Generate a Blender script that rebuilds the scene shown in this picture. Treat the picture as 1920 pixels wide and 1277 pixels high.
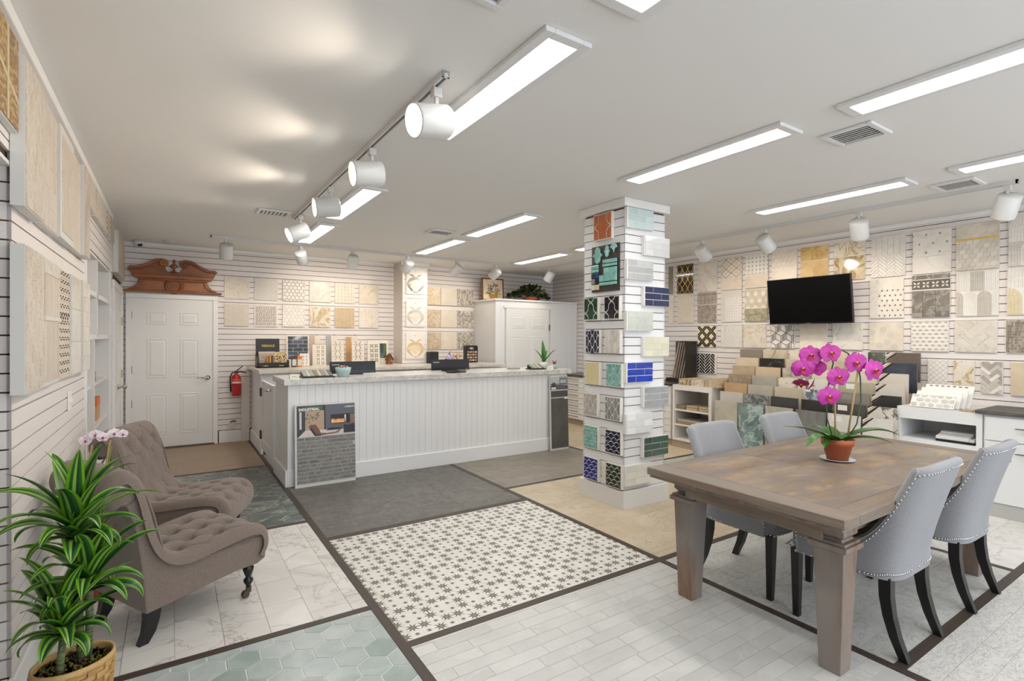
import bpy, bmesh, math, random
from mathutils import Vector, Matrix
random.seed(11)
for o in list(bpy.data.objects):
    bpy.data.objects.remove(o, do_unlink=True)
SC = bpy.context.scene
COL = SC.collection
PI = math.pi

# ---------------------------------------------------------------- camera, sky, exposure
cam = bpy.data.cameras.new('camera')
camo = bpy.data.objects.new('camera', cam)
COL.objects.link(camo)
SC.camera = camo
cam.sensor_width = 36.0
cam.lens = 974.03 / 1920 * 36
cam.clip_start = 0.05
YAW, PITCH, ROLL = 0.580406, -0.0049227, 0.0046529
_f = Vector((math.sin(YAW) * math.cos(PITCH), math.cos(YAW) * math.cos(PITCH), math.sin(PITCH)))
_r = Vector((math.cos(YAW), -math.sin(YAW), 0))
_u = _r.cross(_f)
_r2 = _r * math.cos(ROLL) + _u * math.sin(ROLL)
_u2 = -_r * math.sin(ROLL) + _u * math.cos(ROLL)
M3 = Matrix((( _r2.x, _u2.x, -_f.x), (_r2.y, _u2.y, -_f.y), (_r2.z, _u2.z, -_f.z)))
camo.matrix_world = Matrix.Translation((0, 0, 1.513)) @ M3.to_4x4()

world = bpy.data.worlds.new('daylight')
SC.world = world
world.use_nodes = True
WB = world.node_tree.nodes['Background']
WB.inputs[0].default_value = (0.86, 0.93, 1.0, 1)
WB.inputs[1].default_value = 1.7

SC.view_settings.view_transform = 'Standard'
SC.view_settings.look = 'None'
SC.view_settings.gamma = 1
SC.view_settings.use_curve_mapping = False
SC.view_settings.exposure = 0.84

PANEL_EMIT = 13.0        # ceiling light panels
SPOT_W = 13.0           # track spots (W)
H = 2.757               # ceiling height
XL, YB, XR = -0.535, 8.45, 6.53
YF = -1.6               # shop front behind the camera

# ---------------------------------------------------------------- helpers
def lin(h):
    h = h.lstrip('#')
    c = [int(h[i:i + 2], 16) / 255 for i in (0, 2, 4)]
    return tuple((x / 12.92 if x <= 0.04045 else ((x + 0.055) / 1.055) ** 2.4) for x in c) + (1,)

_mc = {}
def _new(key):
    m = bpy.data.materials.new(key)
    m.use_nodes = True
    nt = m.node_tree
    return m, nt, nt.nodes['Principled BSDF']

def flat(c, rough=.5, metal=0, spec=.5, vary=0.0, coat=0):
    k = ('flat', c, rough, metal, spec, vary, coat)
    if k in _mc: return _mc[k]
    m, nt, b = _new('plain_' + c.strip('#'))
    b.inputs['Roughness'].default_value = rough
    b.inputs['Metallic'].default_value = metal
    b.inputs['Specular IOR Level'].default_value = spec
    b.inputs['Coat Weight'].default_value = coat
    if vary:
        _vary(nt, b, None, lin(c), vary)
    else:
        b.inputs['Base Color'].default_value = lin(c)
    _mc[k] = m
    return m

def _vary(nt, b, colsock, col, vary):
    oi = nt.nodes.new('ShaderNodeObjectInfo')
    mr = nt.nodes.new('ShaderNodeMapRange')
    mr.inputs[3].default_value = 1 - vary
    mr.inputs[4].default_value = 1 + vary
    nt.links.new(oi.outputs['Random'], mr.inputs[0])
    hs = nt.nodes.new('ShaderNodeHueSaturation')
    nt.links.new(mr.outputs[0], hs.inputs['Value'])
    if colsock: nt.links.new(colsock, hs.inputs['Color'])
    else: hs.inputs['Color'].default_value = col
    nt.links.new(hs.outputs[0], b.inputs['Base Color'])

def _coords(nt, stretch, rnd=True):
    tc = nt.nodes.new('ShaderNodeTexCoord')
    mp = nt.nodes.new('ShaderNodeMapping')
    mp.inputs['Scale'].default_value = stretch
    nt.links.new(tc.outputs['Object'], mp.inputs[0])
    if rnd:
        oi = nt.nodes.new('ShaderNodeObjectInfo')
        vm = nt.nodes.new('ShaderNodeVectorMath'); vm.operation = 'SCALE'
        vm.inputs[0].default_value = (37.1, 23.7, 51.3)
        nt.links.new(oi.outputs['Random'], vm.inputs['Scale'])
        nt.links.new(vm.outputs[0], mp.inputs['Location'])
    return mp.outputs[0]

def _ramp(nt, fac, stops):
    r = nt.nodes.new('ShaderNodeValToRGB')
    e = r.color_ramp.elements
    while len(e) < len(stops): e.new(.5)
    for el, (p, c) in zip(e, stops):
        el.position = p; el.color = lin(c) if isinstance(c, str) else c
    nt.links.new(fac, r.inputs[0])
    return r.outputs[0]

def _noise(nt, vec, scale, detail=5, dist=0, rough=.55):
    n = nt.nodes.new('ShaderNodeTexNoise')
    n.inputs['Scale'].default_value = scale
    n.inputs['Detail'].default_value = detail
    n.inputs['Distortion'].default_value = dist
    n.inputs['Roughness'].default_value = rough
    nt.links.new(vec, n.inputs['Vector'])
    return n.outputs['Fac']

def stone(c1, c2, scale=5, vein=None, vs=2.5, vw=.03, rough=.35, vary=.04, stretch=(1, 1, 1), dist=.6, bump=0, lo=.35, hi=.65, coat=0):
    """mottled stone, tile, cloth or timber: two tones of noise, thin veins, small variation per object"""
    k = ('stone', c1, c2, scale, vein, vs, vw, rough, vary, stretch, dist, bump, lo, hi, coat)
    if k in _mc: return _mc[k]
    m, nt, b = _new('stone_' + c1.strip('#'))
    v = _coords(nt, stretch)
    n = _noise(nt, v, scale, 6, dist)
    col = _ramp(nt, n, [(lo, c1), (hi, c2)])
    if vein:
        n2 = _noise(nt, v, vs, 7, 1.6, .6)
        s = nt.nodes.new('ShaderNodeMath'); s.operation = 'SUBTRACT'; s.inputs[1].default_value = .5
        a = nt.nodes.new('ShaderNodeMath'); a.operation = 'ABSOLUTE'
        nt.links.new(n2, s.inputs[0]); nt.links.new(s.outputs[0], a.inputs[0])
        f = _ramp(nt, a.outputs[0], [(0, (1, 1, 1, 1)), (vw, (0, 0, 0, 1))])
        mx = nt.nodes.new('ShaderNodeMix'); mx.data_type = 'RGBA'
        nt.links.new(f, mx.inputs['Factor'])
        nt.links.new(col, mx.inputs[6]); mx.inputs[7].default_value = lin(vein)
        col = mx.outputs[2]
    _vary(nt, b, col, None, vary)
    b.inputs['Roughness'].default_value = rough
    b.inputs['Coat Weight'].default_value = coat
    if bump:
        bp = nt.nodes.new('ShaderNodeBump'); bp.inputs['Strength'].default_value = bump; bp.inputs['Distance'].default_value = .01
        nt.links.new(n, bp.inputs['Height']); nt.links.new(bp.outputs[0], b.inputs['Normal'])
    _mc[k] = m
    return m

def timber(c1, c2, c3=None, stretch=(1.2, 14, 14), scale=3, rough=.5, vary=.06):
    k = ('timber', c1, c2, c3, stretch, scale, rough, vary)
    if k in _mc: return _mc[k]
    m, nt, b = _new('timber_' + c1.strip('#'))
    v = _coords(nt, stretch)
    n = _noise(nt, v, scale, 8, .7, .65)
    col = _ramp(nt, n, [(.3, c1), (.68, c2)])
    if c3:
        v2 = _coords(nt, tuple(.35 * s ** .6 for s in stretch))
        n2 = _noise(nt, v2, scale * 1.5, 4, .5)
        f = _ramp(nt, n2, [(.42, (0, 0, 0, 1)), (.62, (1, 1, 1, 1))])
        mx = nt.nodes.new('ShaderNodeMix'); mx.data_type = 'RGBA'
        nt.links.new(f, mx.inputs['Factor'])
        nt.links.new(col, mx.inputs[6]); mx.inputs[7].default_value = lin(c3)
        col = mx.outputs[2]
    _vary(nt, b, col, None, vary)
    b.inputs['Roughness'].default_value = rough
    _mc[k] = m
    return m

def cloth(c1, c2, scale=260, rough=.95):
    k = ('cloth', c1, c2, scale)
    if k in _mc: return _mc[k]
    m, nt, b = _new('cloth_' + c1.strip('#'))
    v = _coords(nt, (1, 1, .25), False)
    v2 = _coords(nt, (.25, .25, 1), False)
    n = _noise(nt, v, scale, 2); n2 = _noise(nt, v2, scale, 2)
    ad = nt.nodes.new('ShaderNodeMath'); ad.operation = 'ADD'
    nt.links.new(n, ad.inputs[0]); nt.links.new(n2, ad.inputs[1])
    hf = nt.nodes.new('ShaderNodeMath'); hf.operation = 'MULTIPLY'; hf.inputs[1].default_value = .5
    nt.links.new(ad.outputs[0], hf.inputs[0])
    col = _ramp(nt, hf.outputs[0], [(.3, c1), (.7, c2)])
    nt.links.new(col, b.inputs['Base Color'])
    b.inputs['Roughness'].default_value = rough
    b.inputs['Specular IOR Level'].default_value = .15
    b.inputs['Sheen Weight'].default_value = .25
    bp = nt.nodes.new('ShaderNodeBump'); bp.inputs['Strength'].default_value = .25; bp.inputs['Distance'].default_value = .002
    nt.links.new(hf.outputs[0], bp.inputs['Height']); nt.links.new(bp.outputs[0], b.inputs['Normal'])
    _mc[k] = m
    return m

def glow(col, strength):
    k = ('glow', col, strength)
    if k in _mc: return _mc[k]
    m = bpy.data.materials.new('glow'); m.use_nodes = True
    nt = m.node_tree; nt.nodes.clear()
    e = nt.nodes.new('ShaderNodeEmission'); o = nt.nodes.new('ShaderNodeOutputMaterial')
    e.inputs[0].default_value = lin(col); e.inputs[1].default_value = strength
    nt.links.new(e.outputs[0], o.inputs[0])
    _mc[k] = m
    return m

class MB:
    def __init__(s): s.v = []; s.f = []; s.m = []; s.s = []
    def add(s, vs, fs, mi=0, sm=False):
        b = len(s.v); s.v += [tuple(p) for p in vs]
        for f in fs:
            s.f.append([b + i for i in f]); s.m.append(mi); s.s.append(sm)
        return s
    def box(s, x0, y0, z0, x1, y1, z1, mi=0):
        vs = [(x, y, z) for z in (z0, z1) for y in (y0, y1) for x in (x0, x1)]
        return s.add(vs, [(0, 2, 3, 1), (4, 5, 7, 6), (0, 1, 5, 4), (2, 6, 7, 3), (0, 4, 6, 2), (1, 3, 7, 5)], mi)
    def hexa(s, b, t, mi=0):
        """box from a bottom and a top quad"""
        return s.add(list(b) + list(t), [(3, 2, 1, 0), (4, 5, 6, 7), (0, 1, 5, 4), (1, 2, 6, 5), (2, 3, 7, 6), (3, 0, 4, 7)], mi)
    def prism(s, poly, fn, w0, w1, mi=0, sm=False):
        """2-D polygon extruded: fn(u, v, w) -> 3-D point"""
        n = len(poly)
        vs = [fn(u, v, w0) for u, v in poly] + [fn(u, v, w1) for u, v in poly]
        s.add(vs, [tuple(range(n))[::-1], tuple(range(n, 2 * n))], mi)
        b = len(s.v) - 2 * n
        for i in range(n):
            j = (i + 1) % n
            s.f.append([b + i, b + j, b + n + j, b + n + i]); s.m.append(mi); s.s.append(sm)
        return s
    def plate(s, poly, y0, y1, mi=0):
        """polygon in x, z with its face at y1 (towards -y)"""
        return s.prism(poly, lambda u, v, w: (u, w, v), y0, y1, mi)
    def floor_plate(s, poly, z0, z1, mi=0):
        return s.prism(poly, lambda u, v, w: (u, v, w), z0, z1, mi)
    def grid(s, fn, nu, nv, cu=False, cv=False, mi=0, sm=True):
        vs = [fn(i / (nu if cu else nu - 1), j / (nv if cv else nv - 1)) for i in range(nu) for j in range(nv)]
        fs = []
        for i in range(nu if cu else nu - 1):
            for j in range(nv if cv else nv - 1):
                a, b2 = i, (i + 1) % nu; c, d = j, (j + 1) % nv
                fs.append((a * nv + c, b2 * nv + c, b2 * nv + d, a * nv + d))
        return s.add(vs, fs, mi, sm)
    def tube(s, pts, r, n=8, mi=0, sm=True):
        pts = [Vector(p) for p in pts]
        rs = r if isinstance(r, (list, tuple)) else [r] * len(pts)
        up = Vector((0, 0, 1))
        rings = []
        prev = None
        for i, p in enumerate(pts):
            t = (pts[min(i + 1, len(pts) - 1)] - pts[max(i - 1, 0)]).normalized()
            if prev is None:
                a = t.cross(up)
                if a.length < .1: a = t.cross(Vector((1, 0, 0)))
            else:
                a = prev - t * prev.dot(t)
            a.normalize(); prev = a
            b = t.cross(a)
            rings.append([p + (a * math.cos(2 * PI * k / n) + b * math.sin(2 * PI * k / n)) * rs[i] for k in range(n)])
        vs = [q for R in rings for q in R]
        fs = []
        for i in range(len(pts) - 1):
            for k in range(n):
                k2 = (k + 1) % n
                fs.append((i * n + k, i * n + k2, (i + 1) * n + k2, (i + 1) * n + k))
        s.add(vs, fs, mi, sm)
        b0 = len(s.v) - len(vs)
        s.f.append([b0 + k for k in range(n)][::-1]); s.m.append(mi); s.s.append(False)
        s.f.append([b0 + (len(pts) - 1) * n + k for k in range(n)]); s.m.append(mi); s.s.append(False)
        return s
    def lathe(s, prof, c=(0, 0, 0), n=24, mi=0, sm=True, sx=1, sy=1):
        vs = []; fs = []
        for r, z in prof:
            for k in range(n):
                a = 2 * PI * k / n
                vs.append((c[0] + r * math.cos(a) * sx, c[1] + r * math.sin(a) * sy, c[2] + z))
        for i in range(len(prof) - 1):
            for k in range(n):
                k2 = (k + 1) % n
                fs.append((i * n + k, i * n + k2, (i + 1) * n + k2, (i + 1) * n + k))
        s.add(vs, fs, mi, sm)
        b0 = len(s.v) - len(vs); L = len(prof) - 1
        if prof[0][0] > 1e-6:
            s.f.append([b0 + k for k in range(n)][::-1]); s.m.append(mi); s.s.append(False)
        if prof[-1][0] > 1e-6:
            s.f.append([b0 + L * n + k for k in range(n)]); s.m.append(mi); s.s.append(False)
        return s
    def ball(s, c, r, nu=8, nv=5, mi=0, sc=(1, 1, 1)):
        pr = [(max(1e-7, math.sin(PI * i / nv)) * r, -math.cos(PI * i / nv) * r * sc[2]) for i in range(nv + 1)]
        return s.lathe(pr, c, nu, mi, True, sc[0], sc[1])
    def tf(s, M):
        s.v = [tuple(M @ Vector(p)) for p in s.v]; return s
    def mesh(s, name, mats):
        me = bpy.data.meshes.new(name)
        me.from_pydata(s.v, [], s.f)
        for m in (mats if isinstance(mats, (list, tuple)) else [mats]): me.materials.append(m)
        me.polygons.foreach_set('material_index', s.m)
        me.polygons.foreach_set('use_smooth', s.s)
        me.update()
        return me
    def build(s, name, mats, parent=None, loc=None, bevel=0, seg=2, sub=0, kind=None, label=None, weld=False):
        me = s.mesh(name, mats)
        if weld:
            bm = bmesh.new(); bm.from_mesh(me)
            bmesh.ops.remove_doubles(bm, verts=bm.verts, dist=1e-5)
            bmesh.ops.recalc_face_normals(bm, faces=bm.faces)
            bm.to_mesh(me); bm.free()
        return link(name, me, parent, loc, bevel, seg, sub, kind, label)

def link(name, me, parent=None, loc=None, bevel=0, seg=2, sub=0, kind=None, label=None):
    o = bpy.data.objects.new(name, me)
    COL.objects.link(o)
    if parent: o.parent = parent
    if loc: o.location = loc
    if bevel:
        b = o.modifiers.new('bevel', 'BEVEL'); b.width = bevel; b.segments = seg; b.limit_method = 'ANGLE'; b.angle_limit = math.radians(40)
        b.harden_normals = False
    if sub:
        b = o.modifiers.new('smooth', 'SUBSURF'); b.levels = sub; b.render_levels = sub
    if kind: o['kind'] = kind
    if label: o['label'] = label
    return o

def thing(name, label, cat, loc=(0, 0, 0), rz=0, group=None, rx=0):
    o = bpy.data.objects.new(name, None)
    COL.objects.link(o)
    o.empty_display_size = .05
    o.location = loc; o.rotation_euler = (rx, 0, rz)
    o['label'] = label; o['category'] = cat
    if group: o['group'] = group
    return o

def tag(o, label, cat, group=None):
    o['label'] = label; o['category'] = cat
    if group: o['group'] = group
    return o

def copy_tree(o, parent=None):
    c = o.copy(); COL.objects.link(c)
    if parent: c.parent = parent
    for ch in o.children: copy_tree(ch, c)
    return c

def struct(name):
    o = bpy.data.objects.new(name, None)
    COL.objects.link(o); o['kind'] = 'structure'
    return o

def text(name, body, size, mat, parent, loc, rot=(PI / 2, 0, 0), align='LEFT', bold=.0, ext=.0006, sx=1):
    cu = bpy.data.curves.new(name, 'FONT')
    cu.body = body; cu.size = size; cu.extrude = ext; cu.align_x = align; cu.offset = bold
    tmp = bpy.data.objects.new(name, cu)
    COL.objects.link(tmp)
    dg = bpy.context.evaluated_depsgraph_get()
    me = bpy.data.meshes.new_from_object(tmp.evaluated_get(dg))
    bpy.data.objects.remove(tmp, do_unlink=True)
    me.materials.clear(); me.materials.append(mat)
    o = link(name, me, parent, loc)
    o.rotation_euler = rot
    o.scale = (sx, 1, 1)
    return o

# ---------------------------------------------------------------- shared materials
WALLW = flat('#E3DCD8', .55)
WHITE = flat('#E9E7E4', .45)
TRIMW = flat('#EDEBE8', .4)
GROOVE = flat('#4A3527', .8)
CEIL = flat('#E8E6E3', .85)
BLACKW = flat('#141314', .35)
CHROME = flat('#C9C9C9', .2, 1)
BLACKP = flat('#17171A', .4)
MARBLEW = stone('#D9D7D4', '#E8E6E2', 5, '#A9A8A6', 2.2, .02, .3)
BOARD = flat('#E6DFD6', .7)
# ================================================================ polygons
def clip(poly, u0, v0, u1, v1):
    def cut(P, ins, isec):
        out = []
        for i in range(len(P)):
            a, b = P[i - 1], P[i]
            ia, ib = ins(a), ins(b)
            if ib:
                if not ia: out.append(isec(a, b))
                out.append(b)
            elif ia: out.append(isec(a, b))
        return out
    def ix(c): return lambda a, b: (c, a[1] + (b[1] - a[1]) * (c - a[0]) / (b[0] - a[0]))
    def iy(c): return lambda a, b: (a[0] + (b[0] - a[0]) * (c - a[1]) / (b[1] - a[1]), c)
    for ins, isec in ((lambda p: p[0] >= u0 - 1e-9, ix(u0)), (lambda p: p[0] <= u1 + 1e-9, ix(u1)),
                      (lambda p: p[1] >= v0 - 1e-9, iy(v0)), (lambda p: p[1] <= v1 + 1e-9, iy(v1))):
        if not poly: return []
        poly = cut(poly, ins, isec)
    out = []
    for p in poly:
        if not out or abs(p[0] - out[-1][0]) + abs(p[1] - out[-1][1]) > 1e-6: out.append(p)
    if len(out) > 1 and abs(out[0][0] - out[-1][0]) + abs(out[0][1] - out[-1][1]) < 1e-6: out.pop()
    return out

def area(P):
    return .5 * sum(P[i - 1][0] * P[i][1] - P[i][0] * P[i - 1][1] for i in range(len(P)))

def inset(P, g):
    if len(P) < 3: return P
    A0 = area(P)
    if A0 < 0: P = P[::-1]; A0 = -A0
    n = len(P); out = []
    for i in range(n):
        a, b, c = P[i - 1], P[i], P[(i + 1) % n]
        e1 = (b[0] - a[0], b[1] - a[1]); e2 = (c[0] - b[0], c[1] - b[1])
        l1 = math.hypot(*e1) or 1e-9; l2 = math.hypot(*e2) or 1e-9
        n1 = (-e1[1] / l1, e1[0] / l1); n2 = (-e2[1] / l2, e2[0] / l2)
        k = g / 2 / max(.35, 1 + n1[0] * n2[0] + n1[1] * n2[1])
        out.append((b[0] + (n1[0] + n2[0]) * k, b[1] + (n1[1] + n2[1]) * k))
    A1 = area(out)
    if .25 * A0 < A1 < A0: return out
    cx = sum(p[0] for p in P) / len(P); cy = sum(p[1] for p in P) / len(P)
    w = max(p[0] for p in P) - min(p[0] for p in P); h = max(p[1] for p in P) - min(p[1] for p in P)
    fx = max(.2, 1 - g / max(w, 1e-4)); fy = max(.2, 1 - g / max(h, 1e-4))
    return [(cx + (p[0] - cx) * fx, cy + (p[1] - cy) * fy) for p in P]

def rect(u0, v0, u1, v1): return [(u0, v0), (u1, v0), (u1, v1), (u0, v1)]
def hexa_pts(cx, cy, R, a0=PI / 6): return [(cx + R * math.cos(a0 + k * PI / 3), cy + R * math.sin(a0 + k * PI / 3)) for k in range(6)]

def star_pts(cx, cy, R, r, n=8, a0=0):
    return [(cx + (R if k % 2 == 0 else r) * math.cos(a0 + k * PI / n), cy + (R if k % 2 == 0 else r) * math.sin(a0 + k * PI / n)) for k in range(2 * n)]

# ================================================================ floor
SLAB = flat('#8A8279', .9)
FLOOR = MB().box(-1.75, YF - .3, -.12, XR + .15, YB + .15, -.012).build('floor', SLAB, kind='structure')

def view_ok(x, y, m=.12):
    v = Vector((x, y, -1.513)); zc = v.dot(_f)
    if zc < .3: return False
    px = 960 + 974 * v.dot(_r) / zc; py = 638.5 - 974 * v.dot(_u) / zc
    return -150 < px < 2070 and py < 1400

_tc = {}
def floor_tiles(polys, zone, grout, name, mat, gap, th=.012, top=0.0):
    x0, y0, x1, y1 = zone
    MB().box(x0, y0, -.012, x1, y1, -.0025).build('grout_bed', flat(grout, .9), FLOOR)
    for P in polys:
        Q = inset(clip(P, x0, y0, x1, y1), gap)
        if len(Q) < 3 or abs(area(Q)) < 2e-4: continue
        cx = sum(p[0] for p in Q) / len(Q); cy = sum(p[1] for p in Q) / len(Q)
        if not view_ok(cx, cy): continue
        L = [(round(p[0] - cx, 4), round(p[1] - cy, 4)) for p in Q]
        mm = mat() if callable(mat) else mat
        k = (name, tuple(L), mm.name)
        if k not in _tc: _tc[k] = MB().floor_plate(L, -.011, top).mesh(name, mm)
        link(name, _tc[k], FLOOR, (cx, cy, random.uniform(-.0004, .0002)))

def bricks(zone, w, h, shift=.5, x0=None, y0=None, along='x'):
    """running bond: rows of height h stacked in y (or columns in x when along = y)"""
    a0, b0, a1, b1 = zone if along == 'x' else (zone[1], zone[0], zone[3], zone[2])
    oa = a0 if x0 is None else x0; ob = b0 if y0 is None else y0
    out = []
    r0 = int(math.floor((b0 - ob) / h)) - 1
    r = r0
    while ob + r * h < b1:
        off = (r * shift) % 1.0 * w if shift is not None else random.random() * w
        c = int(math.floor((a0 - oa - off) / w))
        while oa + off + c * w < a1:
            u0 = oa + off + c * w; v0 = ob + r * h
            out.append(rect(u0, v0, u0 + w, v0 + h) if along == 'x' else rect(v0, u0, v0 + h, u0 + w))
            c += 1
        r += 1
    return out

Z_HEX = (-1.3, .9, .93, 2.835)
Z_MARB = (-.535, 2.88, .93, 4.45)
Z_GREEN = (-.535, 4.50, .93, 6.65)
Z_WOOD = (-.535, 6.70, .93, 8.45)
Z_SLATE = (.98, 4.03, 2.77, 5.75)
Z_STAR = (.98, 2.435, 2.77, 3.96)
Z_PLANK = (.98, .85, 2.77, 2.385)
Z_DINE = (2.82, 1.04, 4.60, 2.385)
Z_MOS = (2.82, .2, 5.9, .99)
Z_BEIGE = (2.82, 2.435, 4.62, 4.36)
Z_GREIGE = (2.82, 4.41, 4.62, 5.75)
Z_WMARB = (4.65, 1.04, 5.95, 2.385)
Z_PALE = (4.67, 2.435, 5.95, 4.36)
Z_CREAM = (4.67, 4.41, 5.95, 7.65)

hx = []
for j in range(-3, 18):
    for i in range(-14, 3):
        hx.append(hexa_pts(.787 + .1435 * (i + .5 * (j % 2)), 2.587 - .1243 * j, .0829))
HEXM = [stone('#9FACA8', '#B6BFBB', 6, vary=.05, rough=.3, dist=1), stone('#8F9E97', '#A9B4AE', 5, vary=.06, rough=.3), stone('#A8B1B0', '#B9BFBD', 7, vary=.04, rough=.3)]
floor_tiles(hx, Z_HEX, '#DFE1DE', 'hexagon_tile', lambda: random.choice(HEXM), .0062)
CARR = [stone('#D3CFC9', '#E3E0DB', 3, '#BDB8B1', 1.6, .016, .28, .04), stone('#D5D1CB', '#E2DFDA', 2.5, '#A9A5A0', 1.0, .010, .28, .04)]
floor_tiles(bricks(Z_MARB, .31, .2075, .37, 2.95, .015, 'y'), Z_MARB, '#B9B3AA', 'marble_tile', lambda: random.choice(CARR), .003)
floor_tiles(bricks(Z_GREEN, .61, .305, .5, 4.62, .23, 'y'), Z_GREEN, '#7E8480', 'green_marble_tile',
            stone('#4E5654', '#6C7471', 2.5, '#A5A698', 1.0, .018, .25, .07, (1, 2.2, 1), 1.6), .004)
floor_tiles(bricks(Z_WOOD, 1.2, .2, .37, -.4, 6.7, 'x'), Z_WOOD, '#84735F', 'timber_tile', timber('#95806B', '#A5917C', stretch=(1, 9, 1), vary=.03), .0015)
floor_tiles(bricks(Z_SLATE, .61, .61, 0, .98, 4.03, 'x'), Z_SLATE, '#55534F', 'slate_tile', stone('#5F5C57', '#706D68', 7, '#84817B', 5, .012, .5, .03, dist=1.2), .002)
floor_tiles(bricks(Z_BEIGE, .91, .61, 0, 2.7, 2.5, 'x'), Z_BEIGE, '#A99A82', 'limestone_tile', stone('#BFAF95', '#CCBEA6', 3, '#B2A188', 3, .02, .4, .02), .002)
floor_tiles(bricks(Z_GREIGE, .61, .61, 0, 2.9, 4.5, 'x'), Z_GREIGE, '#7D756A', 'greige_tile', stone('#827A6F', '#90887D', 6, rough=.5, vary=.02), .002)
PLK = [stone('#BBBAB6', '#C8C7C3', 3, '#CBCAC6', 1.6, .012, .3, .045), stone('#BFBEBA', '#CAC9C5', 4, '#C3C2BF', 1.1, .008, .3, .035)]
floor_tiles(bricks(Z_PLANK, .305, .0775, None, 0.98, 2.288 - .0775 * 20, 'x'), Z_PLANK, '#DDDCD8', 'marble_plank', lambda: random.choice(PLK), .0028)
floor_tiles(bricks(Z_DINE, .61, .152, .45, 2.9, 1.19 - .152 * 2, 'x'), Z_DINE, '#D3D3CF', 'textured_tile',
            stone('#C3C2BC', '#CFCEC9', 14, '#A2A19C', 9, .02, .45, .04, dist=2.2, bump=.4), .0028)
floor_tiles(bricks(Z_MOS, .447, .1195, .5, 3.147, .871 - .1195 * 6, 'x'), Z_MOS, '#C9C6C1', 'pebble_tile',
            stone('#D4D1CB', '#DEDBD6', 20, '#AFABA5', 13, .035, .4, .03, (1, 2.2, 1), dist=.8), .0022)
floor_tiles(bricks(Z_WMARB, .61, .305, .5), Z_WMARB, '#CFCCC8', 'white_marble_tile', CARR[0], .002)
floor_tiles(bricks(Z_PALE, .61, .305, .5), Z_PALE, '#AEB5A8', 'sage_tile', stone('#9DA596', '#B4BAAC', 4, '#C9CCC2', 2, .02, .35), .003)
floor_tiles(bricks(Z_CREAM, .61, .61, 0), Z_CREAM, '#A8997F', 'cream_tile', stone('#C2AF92', '#CFBFA4', 4, rough=.4, vary=.03), .003)

# encaustic star tiles: a printed pattern of eight-pointed stars, nine to a tile
STW = stone('#D8D4CC', '#E0DDD6', 9, rough=.4, vary=.015)
STK = flat('#6B655C', .5)
MB().box(Z_STAR[0], Z_STAR[1], -.012, Z_STAR[2], Z_STAR[3], -.0025).build('grout_bed', flat('#BDB8AE', .9), FLOOR)
def star_tile(u0, v0, u1, v1):
    b = MB().floor_plate(inset(rect(u0, v0, u1, v1), .0012), -.011, 0, 0)
    for i in range(3):
        for j in range(3):
            cx, cy = (i + .5) * .1985 / 3, (j + .5) * .198 / 3
            big = (i < 2 and j == 0) or (i == 2 and j > 0)
            P = clip(star_pts(cx, cy, .042 if big else .0165, .016 if big else .0075), u0 + .0008, v0 + .0008, u1 - .0008, v1 - .0008)
            if len(P) > 2: b.floor_plate(P, 0, .0003, 1)
            if big:
                P = clip(star_pts(cx, cy, .013, .007), u0, v0, u1, v1)
                if len(P) > 2: b.floor_plate(P, .0003, .0004, 2)
    return b.mesh('star_tile', [STW, STK, flat('#8F887C', .5)])
_st = {}
for i in range(-1, 10):
    for j in range(-1, 9):
        tx, ty = 1.0195 + .1985 * i, 2.505 + .198 * j
        u0, v0 = max(0, Z_STAR[0] - tx), max(0, Z_STAR[1] - ty)
        u1, v1 = min(.1985, Z_STAR[2] - tx), min(.198, Z_STAR[3] - ty)
        if u1 - u0 < .004 or v1 - v0 < .004: continue
        k = (round(u0, 4), round(v0, 4), round(u1, 4), round(v1, 4))
        if k not in _st: _st[k] = star_tile(*k)
        link('star_tile', _st[k], FLOOR, (tx, ty, 0))

STRIP = timber('#3B2F28', '#4A3D34', stretch=(2, 20, 2), vary=.03)
STRIPY = timber('#3B2F28', '#4A3D34', stretch=(20, 2, 2), vary=.03)
for x0, y0, x1, y1 in ((-1.3, 2.835, .93, 2.88), (-.535, 4.45, .93, 4.50), (-.535, 6.65, .93, 6.70), (.98, 2.385, 2.77, 2.435), (.98, 3.96, 2.77, 4.03),
                       (2.82, .99, 4.60, 1.04), (4.65, .99, 5.9, 1.04), (2.82, 2.385, 4.60, 2.435), (4.67, 2.385, 5.9, 2.435), (2.82, 4.36, 4.62, 4.41), (4.67, 4.36, 5.95, 4.41)):
    MB().box(0, 0, -.012, x1 - x0, y1 - y0, .0015).build('border_strip', STRIP, FLOOR, (x0, y0, 0))
for x0, y0, x1, y1 in ((.93, .5, .98, 8.45), (2.77, .2, 2.82, 5.75), (4.60, .99, 4.65, 2.41), (4.62, 2.435, 4.67, 5.75)):
    MB().box(0, 0, -.012, x1 - x0, y1 - y0, .0018).build('border_strip', STRIPY, FLOOR, (x0, y0, 0))

# ================================================================ ceiling and walls
MB().box(-1.75, YF - .3, H, XR + .15, YB + .15, H + .12).build('ceiling', CEIL, kind='structure')

_sl = {}
def slats(parent, start, rz, length, ztop, zbot, lat, pitch=.0762, t=.014, gap=.007, mat=None):
    k = math.ceil((lat - ztop) / pitch - 1e-6)
    # lat: height of one groove; bands lie between grooves lat - k*pitch
    k0 = int(math.floor((lat - ztop) / pitch)) - 1
    for k in range(k0, k0 + 60):
        z1 = min(ztop, lat - k * pitch - gap / 2); z0 = max(zbot, lat - (k + 1) * pitch + gap / 2)
        if z1 - z0 < .012: continue
        key = (round(length, 3), round(z1 - z0, 4))
        if key not in _sl: _sl[key] = MB().box(0, 0, 0, length, t, z1 - z0).mesh('slat', mat or WALLW)
        o = link('slat', _sl[key], parent, (start[0], start[1], z0))
        o.rotation_euler = (0, 0, rz)

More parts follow.
